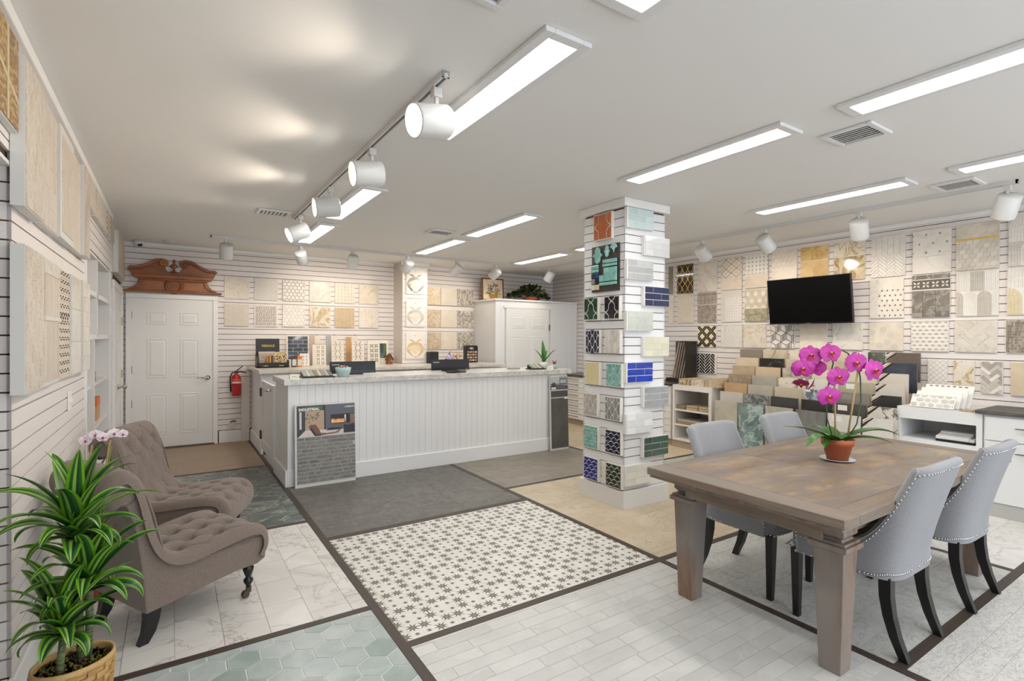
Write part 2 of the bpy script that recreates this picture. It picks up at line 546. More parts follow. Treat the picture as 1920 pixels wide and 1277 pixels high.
LB = 2.690      # groove heights, back wall
LR = 2.694      # right wall
LL = 1.895 + .0762 * 10
T = .014
# back wall: plaster backing in groove colour, slats left and right of the boxed column
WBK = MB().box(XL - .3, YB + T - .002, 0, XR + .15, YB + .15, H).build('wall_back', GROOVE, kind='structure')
slats(WBK, (XL, YB), 0, .035, 2.0804, .17, LB)
slats(WBK, (.552, YB), 0, 2.63, 2.0804, .17, LB)
slats(WBK, (XL, YB), 0, 3.72, 2.72, 2.0804, LB)
slats(WBK, (3.60, YB), 0, 2.93, 2.72, .9, LB)
# boxed column standing proud of the back wall
CX0, CX1, CY = 3.145, 3.58, 8.05
COLM = flat('#CFC6BD', .6)
MB().box(CX0, CY + T - .002, 0, CX1, YB, H).build('wall_column', COLM, kind='structure')
WCOL = [o for o in COL.objects if o.name == 'wall_column'][0]
slats(WCOL, (CX0, CY), 0, CX1 - CX0, 2.70, .9, 2.689)

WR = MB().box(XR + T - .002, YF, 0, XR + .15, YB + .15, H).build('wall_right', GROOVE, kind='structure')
slats(WR, (XR, YB), -PI / 2, YB - YF, 2.757, .3, LR)

CORN = 2.835    # outer corner of the left wall (entrance recess in front of it)
NY0, NY1, NZ0, NZ1 = 4.95, 6.75, .35, 2.19
DY0, DY1, DZ = 7.16, 8.24, 2.06
b = MB()
b.box(XL - .4, CORN + T, 0, XL - T + .002, NY0, NZ1)
b.box(XL - .4, NY0, 0, XL - T + .002, NY1, NZ0)
b.box(XL - .4, NY1, 0, XL - T + .002, DY0, NZ1)
b.box(XL - .4, DY1, 0, XL - T + .002, YB + .15, NZ1)
b.box(XL - .4, DY0, DZ, XL - T + .002, DY1, NZ1)
b.box(XL - .4, CORN + T, NZ1, XL - T + .002, YB + .15, H)
b.box(XL - .4, YF, 2.20, XL - T + .002, CORN + T, H)
b.box(XL - 1.2, CORN + T - .002, 0, XL - .4, CORN + .2, H)
b.box(XL - 1.2, YF, 0, XL - 1.0, CORN + T, H)  # unseen outer side of the recess, added to shut out sky light
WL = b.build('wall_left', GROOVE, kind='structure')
slats(WL, (XL, CORN), PI / 2, NY0 - CORN - .05, NZ1, .14, LL)
slats(WL, (XL, NY1 + .05), PI / 2, DY0 - NY1 - .12, NZ1, .14, LL)
slats(WL, (XL, DY1 + .07), PI / 2, YB - DY1 - .07, NZ1, .14, LL)
slats(WL, (XL, CORN), PI / 2, YB - CORN, 2.757, NZ1, LL)
slats(WL, (XL, YF), PI / 2, CORN - YF, 2.715, 2.24, LL)
slats(WL, (XL - 1.0, CORN), 0, 1.0, 2.20, .14, LL)
# soffit of the entrance recess, front wall around the shop window
MB().box(XL - 1.2, YF, 2.185, XL, CORN, 2.2).build('trim_soffit', WHITE, kind='structure')
b = MB()
b.box(-1.75, YF - .15, 0, -.55, YF, H); b.box(XR - .2, YF - .15, 0, XR + .15, YF, H)  # left stretch is unseen too, added to keep sky light off the recess
b.box(-.55, YF - .15, 2.55, XR - .2, YF, H); b.box(-.55, YF - .15, 0, XR - .2, YF, .25)
b.build('wall_front', WALLW, kind='structure')

# crown mouldings and skirtings
n = 0
def trim(x0, y0, z0, x1, y1, z1, name, m=TRIMW, bev=.006):
    MB().box(0, 0, 0, x1 - x0, y1 - y0, z1 - z0).build(name, m, None, (x0, y0, z0), bevel=bev, kind='structure')
trim(XL, YB - .03, 2.715, CX0, YB + .01, H, 'trim_1')
trim(CX0 - .025, CY - .03, 2.69, CX1 + .03, CY + .005, H, 'trim_2')
trim(CX1, YB - .02, 2.715, XR, YB + .01, H, 'trim_3')
trim(XR - .03, YF, 2.712, XR + .01, 6.4, H, 'trim_4')
trim(XL - .01, YF, 2.70, XL + .035, 6.7, H, 'trim_5')
trim(.565, YB - .02, 0, .93, YB + .012, .17, 'baseboard_back', WHITE)
trim(XL - .013, NY0 - .05, 0, XL + .010, NY1 + .05, NZ0 - .05, 'baseboard_niche', WHITE)
trim(XL - .01, CORN - .015, 0, XL + .016, NY0 - .052, .14, 'baseboard_left', WHITE)
trim(XL - 1.0, CORN - .016, 0, XL - .01, CORN + .005, .14, 'baseboard_recess', WHITE)

# ---------------------------------------------------------------- built-in shelf niche in the left wall
SH = flat('#E6E3E0', .45)
b = MB()
D0 = XL - .33
b.box(D0 - .02, NY0, NZ0, D0, NY1, NZ1)
b.box(D0, NY0, NZ0, XL, NY0 + .02, NZ1); b.box(D0, NY1 - .02, NZ0, XL, NY1, NZ1)
b.box(D0, NY0, NZ1 - .02, XL, NY1, NZ1); b.box(D0, NY0, NZ0, XL, NY1, NZ0 + .02)
NICHE = thing('built_in_shelving', 'white built-in open shelves recessed into the left slatted wall', 'shelves', (XL, NY0, NZ0))
def local(mb, P, name, m, **k):
    mb.tf(Matrix.Translation(-Vector(P.location))); return mb.build(name, m, P, **k)
local(b, NICHE, 'case', SH)
for z in (1.86, 1.505): local(MB().box(D0, NY0, z - .02, XL, NY1, z + .02), NICHE, 'shelf', SH)
local(MB().box(D0, NY0, 1.08, XL - .02, NY1, 1.10), NICHE, 'shelf', SH)
local(MB().box(D0, NY0, .70, XL - .02, NY1, .72), NICHE, 'shelf', SH)
local(MB().box(D0, 5.72, 1.505, XL, 5.76, NZ1), NICHE, 'divider', SH)
local(MB().box(D0, 5.50, NZ0, XL, 5.54, 1.505), NICHE, 'divider', SH)
local(MB().box(XL, NY0 - .05, NZ0 - .05, XL + .012, NY0 + .01, NZ1 + .02), NICHE, 'face_frame', TRIMW)
local(MB().box(XL, NY1 - .01, NZ0 - .05, XL + .012, NY1 + .05, NZ1 + .02), NICHE, 'face_frame', TRIMW)
# a few things on the shelves
def small_box(name, label, cat, x, y, z, sx, sy, sz, m, group=None):
    t = thing(name, label, cat, (x, y, z), 0, group)
    MB().box(-sx / 2, -sy / 2, 0, sx / 2, sy / 2, sz).build('body', m, t, bevel=.003)
    return t
t = small_box('paint_carton', 'orange and tan carton on the lower shelf of the wall niche', 'box', XL - .10, 6.30, .721, .11, .24, .13, flat('#C9A27A', .6))
MB().box(-.056, -.121, .13, .056, .121, .21).build('orange_lid', flat('#E0762A', .5), t, bevel=.003)
for k in range(3):
    small_box('sample_tile', ('grey sample tile lying at the bottom of the niche pile', 'beige sample tile in the middle of the niche pile', 'tan sample tile topmost of the niche pile')[k], 'tile',
              XL - .12, 6.0 + .01 * k, 1.101 + .0285 * k, .15, .2, .028, flat(('#8F867C', '#B09F8A', '#A88F74')[k], .6), 'tiles stacked on the niche shelf')
small_box('paper_stack', 'flat stack of pale papers on the near niche shelf', 'papers', XL - .12, 5.25, 1.101, .18, .26, .02, flat('#CFC4A8', .8))

# ---------------------------------------------------------------- doors
DOORM = flat('#E8E6E3', .4)
def six_panel(parent, w, h, y=0, m=DOORM, cols=((.165, .40), (.535, .765)), rows=((.165, .72), (.93, 1.46), (1.645, 1.825))):
    """leaf slab with raised panels, local x 0..w, z 0..h, face towards -y"""
    MB().box(0, y, 0, w, y + .035, h).build('door_leaf', m, parent, bevel=.002)
    for a, c in cols:
        for p, q in rows:
            if q > h: continue
            b = MB()
            # recessed moulding ring and bevelled field
            o = rect(a, p, c, q)
            for (g0, d0), (g1, d1) in (((0, .0005), (.012, -.006)), ((.012, -.006), (.024, -.001)), ((.024, -.001), (.05, -.008))):
                A = [(a + g0, p + g0), (c - g0, p + g0), (c - g0, q - g0), (a + g0, q - g0)]
                B = [(a + g1, p + g1), (c - g1, p + g1), (c - g1, q - g1), (a + g1, q - g1)]
                vs = [(u, y + d0, v) for u, v in A] + [(u, y + d1, v) for u, v in B]
                b.add(vs, [(i, (i + 1) % 4, 4 + (i + 1) % 4, 4 + i) for i in range(4)])
            g = .05
            b.add([(a + g, y - .008, p + g), (c - g, y - .008, p + g), (c - g, y - .008, q - g), (a + g, y - .008, q - g)], [(0, 1, 2, 3)])
            b.build('panel', m, parent)

def door_struct(name, loc, rz): 
    o = struct(name); o.location = loc; o.rotation_euler = (0, 0, rz); return o
D1 = door_struct('door_1', (-.44, YB - .02, .02), 0)
six_panel(D1, .93, 2.0)
b = MB(); b.box(-.06, -.02, -.02, 0, .03, 1.9995); b.box(.93, -.02, -.02, .99, .03, 1.9995); b.box(-.06, -.02, 2.0, .99, .03, 2.06)
b.build('door_casing', TRIMW, D1, bevel=.005)
MB().box(-.02, -.03, -.018, .95, .03, 0).build('threshold', flat('#5B4A3A', .5), D1)
for z in (.55, 1.0, 1.72):
    MB().box(-.03, -.012, z, .012, .01, z + .1).build('hinge', flat('#A9A6A0', .35, 1), D1, bevel=.002)
b = MB(); b.lathe([(.032, 0), (.032, .012), (.012, .016), (.012, .05)], (0, 0, 0), 20); b.tf(Matrix.Rotation(PI / 2, 4, 'X'))
b.tube([(0, -.05, 0), (-.02, -.055, 0), (-.13, -.05, 0)], [.011, .01, .008], 8)
b.build('lever_handle', CHROME, D1, (.865, 0, .92), label='chrome lever handle')
D2 = door_struct('door_2', (XL + .004, DY0, .01), PI / 2)
six_panel(D2, DY1 - DY0, DZ - .02, cols=((.18, .46), (.62, .9)))
b = MB(); W2 = DY1 - DY0
b.box(-.07, -.014, 0, 0, .03, DZ - .0205); b.box(W2, -.014, 0, W2 + .07, .03, DZ - .0205); b.box(-.07, -.014, DZ - .02, W2 + .07, .03, DZ + .06)
b.build('door_casing', TRIMW, D2, bevel=.005)
for z in (.98, 1.64):
    MB().box(W2 - .05, -.012, z, W2 + .01, .006, z + .1).build('hinge', flat('#B9A77A', .3, 1), D2, bevel=.002, label='brass hinge')
b = MB(); b.lathe([(.03, 0), (.03, .01), (.012, .015), (.012, .04), (.03, .055), (.032, .07), (.02, .085), (0.0001, .09)], n=20); b.tf(Matrix.Rotation(PI / 2, 4, 'X'))
b.build('door_knob', flat('#B5B2AC', .3, 1), D2, (.55, 0, .90), label='satin nickel knob')

# ---------------------------------------------------------------- pillar
PX0, PX1, PY0, PY1 = 3.352, 3.878, 3.297, 3.842
PIL = thing('pillar', 'square white slat-panelled pillar hung with coloured tile boards', 'pillar', (PX0, PY0, 0))
PILW = flat('#E4E3E3', .5)
_slp = _sl
b = MB().box(PX0 + T - .002, PY0 + T - .002, 0, PX1 - T + .002, PY1 - T + .002, H - .005); local(b, PIL, 'core', flat('#5A4638', .8))
LP = 2.666
def pil_slats(start, rz, L):
    slats(PIL, (start[0] - PX0, start[1] - PY0), rz, L, 2.68, .165, LP, mat=PILW)
_sl = {}
pil_slats((PX0, PY0), 0, PX1 - PX0)
pil_slats((PX0, PY1), -PI / 2, PY1 - PY0)
pil_slats((PX1, PY0), PI / 2, PY1 - PY0)
pil_slats((PX1, PY1), PI, PX1 - PX0)
local(MB().box(PX0 - .03, PY0 - .03, 0, PX1 + .025, PY1 + .03, .16), PIL, 'plinth', flat('#DEDCDA', .5), bevel=.003)
local(MB().box(PX0 - .035, PY0 - .03, 2.68, PX1 + .03, PY1 + .03, H - .002), PIL, 'capital_moulding', TRIMW, bevel=.004)
# ================================================================ tile patterns: lists of (polygon, material index) on w x h
def p_plain(w, h, n=1, m=1, mi=0): return [(rect(i * w / n, j * h / m, (i + 1) * w / n, (j + 1) * h / m), mi) for i in range(n) for j in range(m)]
def p_bond(w, h, tw, th, mi=(0,), sh=.5, off=0):
    out = []; r = 0; v = h
    while v > -th:
        u = -tw + ((r * sh + off) % 1) * tw - tw
        while u < w:
            out.append((rect(u, v - th, u + tw, v), random.choice(mi))); u += tw
        v -= th; r += 1
    return out
def p_bond_v(w, h, tw, th, mi=(0,), sh=.5): return [([(v, u) for u, v in P], m) for P, m in p_bond(h, w, tw, th, mi, sh)]
def p_hex(w, h, R, mi=(0,), a0=PI / 6):
    out = []; dx = R * math.sqrt(3); dy = 1.5 * R
    for j in range(-1, int(h / dy) + 3):
        for i in range(-1, int(w / dx) + 3):
            c = (dx * (i + .5 * (j % 2)), dy * j)
            out.append((hexa_pts(c[0], c[1], R), random.choice(mi)))
    return out
def p_weave(w, h, s, mi=(0, 1)):
    """basketweave: pairs of bars alternating in direction"""
    out = []; k = 0
    for j in range(int(h / s) + 2):
        for i in range(int(w / s) + 2):
            u, v = i * s, j * s
            if (i + j) % 2: out += [(rect(u, v, u + s, v + s * .42), mi[0]), (rect(u, v + s * .5, u + s, v + s * .92), mi[0])]
            else: out += [(rect(u, v, u + s * .42, v + s), mi[0]), (rect(u + s * .5, v, u + s * .92, v + s), mi[0])]
    return out
def p_herring(w, h, a, b, mi=(0,), ang=PI / 4):
    """herringbone of a x b bars, turned by ang"""
    out = []; ca, sa = math.cos(ang), math.sin(ang); n = int((w + h) / b) + 6; q = int(round(a / b))
    def R(P): return [(w / 2 + u * ca - v * sa, h / 2 + u * sa + v * ca) for u, v in P]
    for k in range(-n, n):
        for j in range(-n // q - 3, n // q + 4):
            u = k * b + j * 2 * a * 0; 
            x0 = (k + 2 * q * j) * b; y0 = k * b
            out.append((R(rect(x0, y0, x0 + a, y0 + b)), random.choice(mi)))
            x1 = x0 + a; 
            out.append((R(rect(x0 + a, y0 - a + b, x0 + a + b, y0 + b)), random.choice(mi)))
    return out
def p_chev(w, h, cw, t, sl, mi=(0,)):
    out = []
    for i in range(int(w / cw) + 2):
        s = 1 if i % 2 else -1; v = -cw * sl - t
        while v < h + cw * sl:
            u = i * cw; d = sl * cw * s
            a, c = (v, v + d) if s > 0 else (v - d, v)
            out.append(([(u, a), (u + cw, c), (u + cw, c + t), (u, a + t)], random.choice(mi))); v += t
    return out
def p_diam(w, h, dw, dh, mi=(0, 1), inner=0, ring=0):
    out = []
    for j in range(-1, int(2 * h / dh) + 3):
        for i in range(-1, int(w / dw) + 3):
            cx = dw * (i + .5 * (j % 2)); cy = dh * j / 2
            D = lambda k: [(cx - dw / 2 * k, cy), (cx, cy - dh / 2 * k), (cx + dw / 2 * k, cy), (cx, cy + dh / 2 * k)]
            if inner: out.append((D(inner), mi[0]))
            else: out.append((D(1), random.choice(mi)))
    return out
def p_dots(w, h, s, r, mi=(0, 1), shape='d'):
    """square field tiles with a small dot on every corner"""
    out = []
    for i in range(int(w / s) + 1):
        for j in range(int(h / s) + 1):
            u, v = i * s, j * s
            out.append(([(u + r, v), (u + s - r, v), (u + s, v + r), (u + s, v + s - r), (u + s - r, v + s), (u + r, v + s), (u, v + s - r), (u, v + r)], mi[0]))
    for i in range(int(w / s) + 2):
        for j in range(int(h / s) + 2):
            out.append(([(i * s - r, j * s), (i * s, j * s - r), (i * s + r, j * s), (i * s, j * s + r)], mi[1]))
    return out
def p_starfield(w, h, s, mi=(0, 1), big=.5):
    out = [(rect(0, 0, w, h), mi[0])]
    for i in range(int(w / s) + 2):
        for j in range(int(h / s) + 2):
            out.append((star_pts((i + .5 * (j % 2)) * s, (j + .4) * s * .8, s * .13, s * .05, 4), mi[1]))
    return out
def p_cube(w, h, R, mi=(0, 1, 2)):
    out = []; dx = R * math.sqrt(3); dy = 1.5 * R
    for j in range(-1, int(h / dy) + 3):
        for i in range(-1, int(w / dx) + 3):
            cx, cy = dx * (i + .5 * (j % 2)), dy * j
            H6 = hexa_pts(cx, cy, R)
            for k in range(3):
                a, b2, c = H6[2 * k - 1], H6[2 * k], H6[(2 * k + 1) % 6]
                out.append(([(cx, cy), a, b2, c], mi[k]))
    return out
def arab(cx, cy, W, Hh, n=7, amp=.19):
    S = [(W / 2 * (s + amp * math.sin(2 * PI * s) * 1.0), Hh / 2 * (1 - s)) for s in [i / n for i in range(n)]]
    R = [(W / 2 - u, Hh / 2 - v) for u, v in S]
    q1 = S                                             # top -> right
    pts = [(u, v) for u, v in S] + [(W / 2 * (1 - s) - W / 2 * amp * math.sin(2 * PI * (1 - s)) * -1.0, -Hh / 2 * s) for s in [i / n for i in range(n)]]
    pts = pts + [(-u, -v) for u, v in pts]
    return [(cx + u, cy + v) for u, v in pts]
def p_arab(w, h, W, Hh, mi=(0,), ox=0, oy=0):
    out = []
    for j in range(-6, int(2 * h / Hh) + 3):
        for i in range(-3, int(w / W) + 3):
            out.append((arab(ox + W * (i + .5 * (j % 2)), oy + Hh * j / 2, W, Hh), random.choice(mi)))
    return out
def fscale(cx, cy, r, n=8):
    A = [(cx + r * math.cos(PI - PI * k / (2 * n)), cy + r * math.sin(PI - PI * k / (2 * n))) for k in range(2 * n + 1)]   # left over the top to right
    B = [(cx + r - r * math.sin(PI / 2 * k / n), cy - r + r * math.cos(PI / 2 * k / n)) for k in range(1, n + 1)]
    C = [(cx - r + r * math.cos(PI / 2 * k / n), cy - r + r * math.sin(PI / 2 * k / n)) for k in range(1, n)]
    return A + B + C
def p_scale(w, h, r, mi=(0,)):
    out = []
    for j in range(-1, int(h / r) + 3):
        for i in range(-1, int(w / (2 * r)) + 3):
            out.append((fscale(2 * r * (i + .5 * (j % 2)), r * j, r), random.choice(mi)))
    return out
def p_arch(w, h, W, Hh, mi=(0, 1)):
    """tall arches side by side and stacked, each filled with small mosaic"""
    out = []
    for j in range(-1, int(h / Hh) + 2):
        for i in range(-1, int(w / W) + 2):
            cx = W * (i + .5 * (j % 2)); y0 = Hh * j; m = mi[(i + j) % 2]
            rings = 4; r0 = W / 2
            for k in range(rings):
                ra, rb = r0 * (1 - k / rings), r0 * (1 - (k + 1) / rings)
                nseg = max(3, 9 - 2 * k)
                for s in range(nseg):
                    a, c = PI * s / nseg, PI * (s + 1) / nseg
                    yy = y0 + Hh - r0
                    out.append(([(cx + ra * math.cos(a), yy + ra * math.sin(a)), (cx + ra * math.cos(c), yy + ra * math.sin(c)), (cx + rb * math.cos(c), yy + rb * math.sin(c)), (cx + rb * math.cos(a), yy + rb * math.sin(a))], m))
                for s in range(3):
                    for sgn in (-1, 1):
                        yy = y0 + (Hh - r0) * s / 3
                        u0, u1 = sorted((cx + sgn * ra, cx + sgn * rb))
                        out.append((rect(u0, yy, u1, yy + (Hh - r0) / 3), m))
    return out
def p_strip(w, h, n, mi): return [(rect(i * w / n, 0, (i + 1) * w / n, h), mi[i % len(mi)]) for i in range(n)]
def p_curve(w, h, n, amp, wid, mi=1, base=0):
    """interlaced wavy ribbons over a dark field"""
    out = [(rect(0, 0, w, h), base)]
    for i in range(-1, n + 1):
        for s in (1, -1):
            c = (i + .5) * w / n
            N = 14
            for k in range(N):
                y0, y1 = h * k / N, h * (k + 1) / N
                f = lambda y: c + s * amp * math.sin(2 * PI * y / h * 1.5)
                out.append(([(f(y0) - wid, y0), (f(y0) + wid, y0), (f(y1) + wid, y1), (f(y1) - wid, y1)], mi))
    return out
def p_shell(w, h, mi=(0, 1, 2)):
    """shell medallion: fan, ring of leaf blocks, two wings"""
    out = [(rect(0, 0, w, h), 0)]
    cx, cy = w / 2, h * .16
    for k in range(9):
        a, c = PI * (.22 + .56 * k / 9), PI * (.22 + .56 * (k + 1) / 9)
        R = h * .52
        out.append(([(cx, cy), (cx + R * math.cos(a), cy + R * math.sin(a)), (cx + R * math.cos(c), cy + R * math.sin(c))], 2))
    N = 22
    for k in range(N):
        a, c = PI * (-.16 + 1.32 * k / N), PI * (-.16 + 1.32 * (k + .88) / N)
        e = .45 * w * (1 if True else 0)
        cc = (w / 2, h * .45)
        for ra, rb in ((.48, .415), (.405, .345), (.335, .29)):
            out.append(([(cc[0] + ra * w * math.cos(a), cc[1] + ra * w * math.sin(a) * .82), (cc[0] + ra * w * math.cos(c), cc[1] + ra * w * math.sin(c) * .82),
                         (cc[0] + rb * w * math.cos(c), cc[1] + rb * w * math.sin(c) * .82), (cc[0] + rb * w * math.cos(a), cc[1] + rb * w * math.sin(a) * .82)], 1))
    for s in (-1, 1):
        out.append(([(cx + s * .04 * w, h * .86), (cx + s * .16 * w, h * .84), (cx + s * .40 * w, h * .97), (cx + s * .2 * w, h * .955)], 1))
        out.append(([(cx + s * .10 * w, h * .08), (cx + s * .24 * w, h * .10), (cx + s * .45 * w, h * .30), (cx + s * .48 * w, h * .42), (cx + s * .28 * w, h * .30)], 1))
    out.append(([(w * .28, h * .045), (w * .5, h * .075), (w * .72, h * .045), (w * .5, h * .02)], 1))
    return out
def p_petal(w, h, n, m, mi=1, base=0):
    out = [(rect(0, 0, w, h), base)]
    for i in range(n):
        for j in range(m):
            cx, cy = (i + .5) * w / n, (j + .5) * h / m; R = min(w / n, h / m) * .47
            for k in range(4):
                a = PI / 4 + k * PI / 2
                d = (math.cos(a), math.sin(a)); q = (-d[1], d[0])
                out.append(([(cx + d[0] * R * .15, cy + d[1] * R * .15), (cx + d[0] * R * .6 + q[0] * R * .28, cy + d[1] * R * .6 + q[1] * R * .28), (cx + d[0] * R * 1.1, cy + d[1] * R * 1.1), (cx + d[0] * R * .6 - q[0] * R * .28, cy + d[1] * R * .6 - q[1] * R * .28)], mi))
    return out
def p_lines(w, h, s, wid, mi=1, base=0, ang=PI / 4, both=True):
    out = [(rect(0, 0, w, h), base)]
    L = w + h
    for sg in ((1, -1) if both else (1,)):
        d = (math.cos(ang), sg * math.sin(ang)); q = (-d[1], d[0])
        for k in range(-int(L / s) - 1, int(L / s) + 2):
            c = (w / 2 + q[0] * k * s, h / 2 + q[1] * k * s)
            out.append(([(c[0] - d[0] * L - q[0] * wid, c[1] - d[1] * L - q[1] * wid), (c[0] + d[0] * L - q[0] * wid, c[1] + d[1] * L - q[1] * wid),
                         (c[0] + d[0] * L + q[0] * wid, c[1] + d[1] * L + q[1] * wid), (c[0] - d[0] * L + q[0] * wid, c[1] - d[1] * L + q[1] * wid)], mi))
    return out

def lay(root, polys, mats, box, yf, gap, th=.004, sep=False, name='tile', grout=None, lvl=0):
    """set the polygons (0..w, 0..h in box) on plane y = yf, proud by th"""
    u0, v0, u1, v1 = box
    if grout: MB().box(u0, yf - .001, v0, u1, yf, v1).build('grout', grout, root)
    merged = MB(); th = th + .0016 * lvl
    for i, (P, m) in enumerate(polys):
        Q = clip([(u0 + a, v0 + c) for a, c in P], u0, v0, u1, v1)
        if len(Q) < 3 or abs(area(Q)) < 1.2e-6: continue
        if gap: Q = inset(Q, gap)
        if area(Q) < 0: Q = Q[::-1]
        dy = (.0006 + .00002 * (i % 60)) if i and gap == 0 else 0
        if sep:
            cx = sum(p[0] for p in Q) / len(Q); cz = sum(p[1] for p in Q) / len(Q)
            MB().plate([(a - cx, c - cz) for a, c in Q], 0, -th - dy).build(name, mats[m], root, (cx, yf, cz))
        else: merged.plate(Q, yf, yf - th - dy, m)
    if not sep and merged.v: merged.build('mosaic', mats, root, kind='stuff')

def board(label, loc, rz, w, h, layers, t=.016, group=None, rx=0, back=None, name='tile_board'):
    """sample board: layers are (polygons fn, materials, box or None, gap, sep, grout)"""
    r = thing(name, label, 'tile board', loc, rz, group, rx)
    MB().box(0, -t, 0, w, -.001, h).build('backing_board', back or BOARD, r)
    for li_, (fn, mats, bx, gap, sep, grout) in enumerate(layers):
        B = bx or (.004, .004, w - .004, h - .004)
        if bx and max(bx) <= 1.0001 and bx[2] > .5: B = (bx[0] * w, bx[1] * h, bx[2] * w, bx[3] * h)
        lay(r, fn(B[2] - B[0], B[3] - B[1]), mats, B, -t, gap, sep=sep, grout=grout, lvl=li_)
    return r

C = lambda *a, **k: stone(*a, **k)
crm = stone('#DCCFBD', '#E6DCCD', 7, vary=.03)
crm2 = stone('#D9CBB8', '#E2D6C5', 9, '#CDBCA5', 5, .015, vary=.03)
wht = stone('#DDD6CB', '#E6E0D6', 4, '#C9BFB1', 2.5, .012, .3)
wht2 = stone('#E0DBD3', '#E9E5DE', 6, vary=.03)
gry = stone('#A9A39A', '#BAB4AB', 8, vary=.06)
lgr = stone('#C3BDB4', '#CFCAC2', 8, vary=.06)
brn = stone('#8A7C70', '#A0948A', 10, vary=.08)
tan = stone('#CBB28C', '#D9C6A6', 6, vary=.05)
gold = flat('#C7A24A', .3, .7)
blk = flat('#1E1B19', .2)
g_lt = flat('#CFC7BC', .9); g_gr = flat('#8E8880', .9); g_wh = flat('#E6E2DC', .9)

# ---------------------------------------------------------------- back wall, two rows of six
GB = 'square tile boards on the back wall'
BX = (.629, 1.013, 1.398, 1.783, 2.165, 2.552)
top = [
 ('cream speckled board, upper row above the fire extinguisher, leftmost beside the carved pediment', [(lambda w, h: p_bond(w, h, .021, .021, (0, 1), 0), [crm, crm2], None, .002, False, g_lt)]),
 ('cream basketweave board with pale joints, second in the upper back wall row', [(lambda w, h: p_weave(w, h, .032), [wht2], None, .0035, False, flat('#C6BAAA', .9))]),
 ('white hexagon board with dark brown joints in the upper back wall row', [(lambda w, h: p_hex(w, h, .0335), [wht2], None, .0062, True, flat('#8D7F72', .9))]),
 ('plain pale cream marble board, fourth in the upper back wall row', [(lambda w, h: p_bond(w, h, .05, .025, (0,)), [wht], None, .0008, False, g_lt)]),
 ('cream board sprinkled with small brown and gold dots, upper back wall row', [(lambda w, h: p_dots(w, h, .052, .006), [crm, flat('#A8895B', .5)], None, .0012, False, g_lt)]),
 ('cream marble board with slanting gold slashes, last in the upper back wall row', [(lambda w, h: [(rect(0, 0, w, h), 0)] + [([(a, c), (a + .006, c - .003), (a + .052, c + .055), (a + .046, c + .058)], 1) for a, c in ((.06, .24), (.16, .18), (.2, .2))] + [(rect(w - .012, .02, w - .004, .07), 1)], [crm2, flat('#C9AE5C', .4)], None, 0, False, None)])]
bot = [
 ('cream speckled board, lower row above the fire extinguisher, nearest the white door', [(lambda w, h: p_bond(w, h, .021, .021, (0, 1), 0), [crm2, crm], None, .002, False, g_lt)]),
 ('brown basketweave board with white joints on the back wall', [(lambda w, h: p_weave(w, h, .046), [stone('#9B8779', '#B09C8E', 9, vary=.05)], (.05, .05, .95, .95), .006, False, g_wh)]),
 ('white hexagon board with faint beige joints in the lower back wall row', [(lambda w, h: p_hex(w, h, .0335), [wht2], None, .0045, True, flat('#C5B8A5', .9))]),
 ('cream marble board with tan cloudy veins, lower back wall row', [(lambda w, h: p_plain(w, h, 2, 2), [stone('#D9C9B0', '#E4D8C6', 6, '#B59D77', 4, .05, .3)], None, .0008, False, g_lt)]),
 ('honey beige herringbone board dotted with brown, lower back wall row', [(lambda w, h: p_herring(w, h, .032, .008, (0, 1)), [stone('#DCC7A6', '#E4D3B8', 9), stone('#D2B98F', '#DCC7A6', 9)], None, .002, False, flat('#BFA67E', .9))]),
 ('plain off-white crackled board, last in the lower back wall row', [(lambda w, h: p_plain(w, h, 3, 2), [stone('#DED3C6', '#E6DED3', 12, '#CFC0AE', 8, .03)], None, .0008, False, g_lt)])]
for x, (lb, ly) in zip(BX, top): board(lb, (x, YB - .002, 2.055), 0, .32, .32, ly, group=GB)
for x, (lb, ly) in zip(BX, bot): board(lb, (x, YB - .002, 1.665), 0, .318, .32, ly, group=GB)

# ---------------------------------------------------------------- shell medallions on the boxed column
for z, lb, ms in ((2.225, 'dark grey shell medallion board, topmost on the boxed column', (wht2, stone('#6F6A66', '#8F8983', 12), stone('#D7CDBE', '#E2DACD', 8))),
                  (1.69, 'pale grey shell medallion board, middle of the boxed column', (wht2, stone('#B9B1A6', '#C9C2B7', 12), stone('#D9D0C4', '#E2DACD', 8))),
                  (1.16, 'golden beige shell medallion board, lowest on the boxed column', (wht2, stone('#CBA873', '#D9BD8F', 12), stone('#DCC9A8', '#E2D6BF', 8)))):
    r = board(lb, (3.20, CY - .002, z), 0, .325, .43, [(p_shell, list(ms), (.008, .02, .317, .335), 0, False, None)], group='shell medallion boards on the column', back=flat('#E2DCD6', .6))
    MB().lathe([(.006, 0), (.006, .004)], n=10).tf(Matrix.Translation((.1625, -.017, .385)) @ Matrix.Rotation(PI / 2, 4, 'X')).build('hook', CHROME, r)

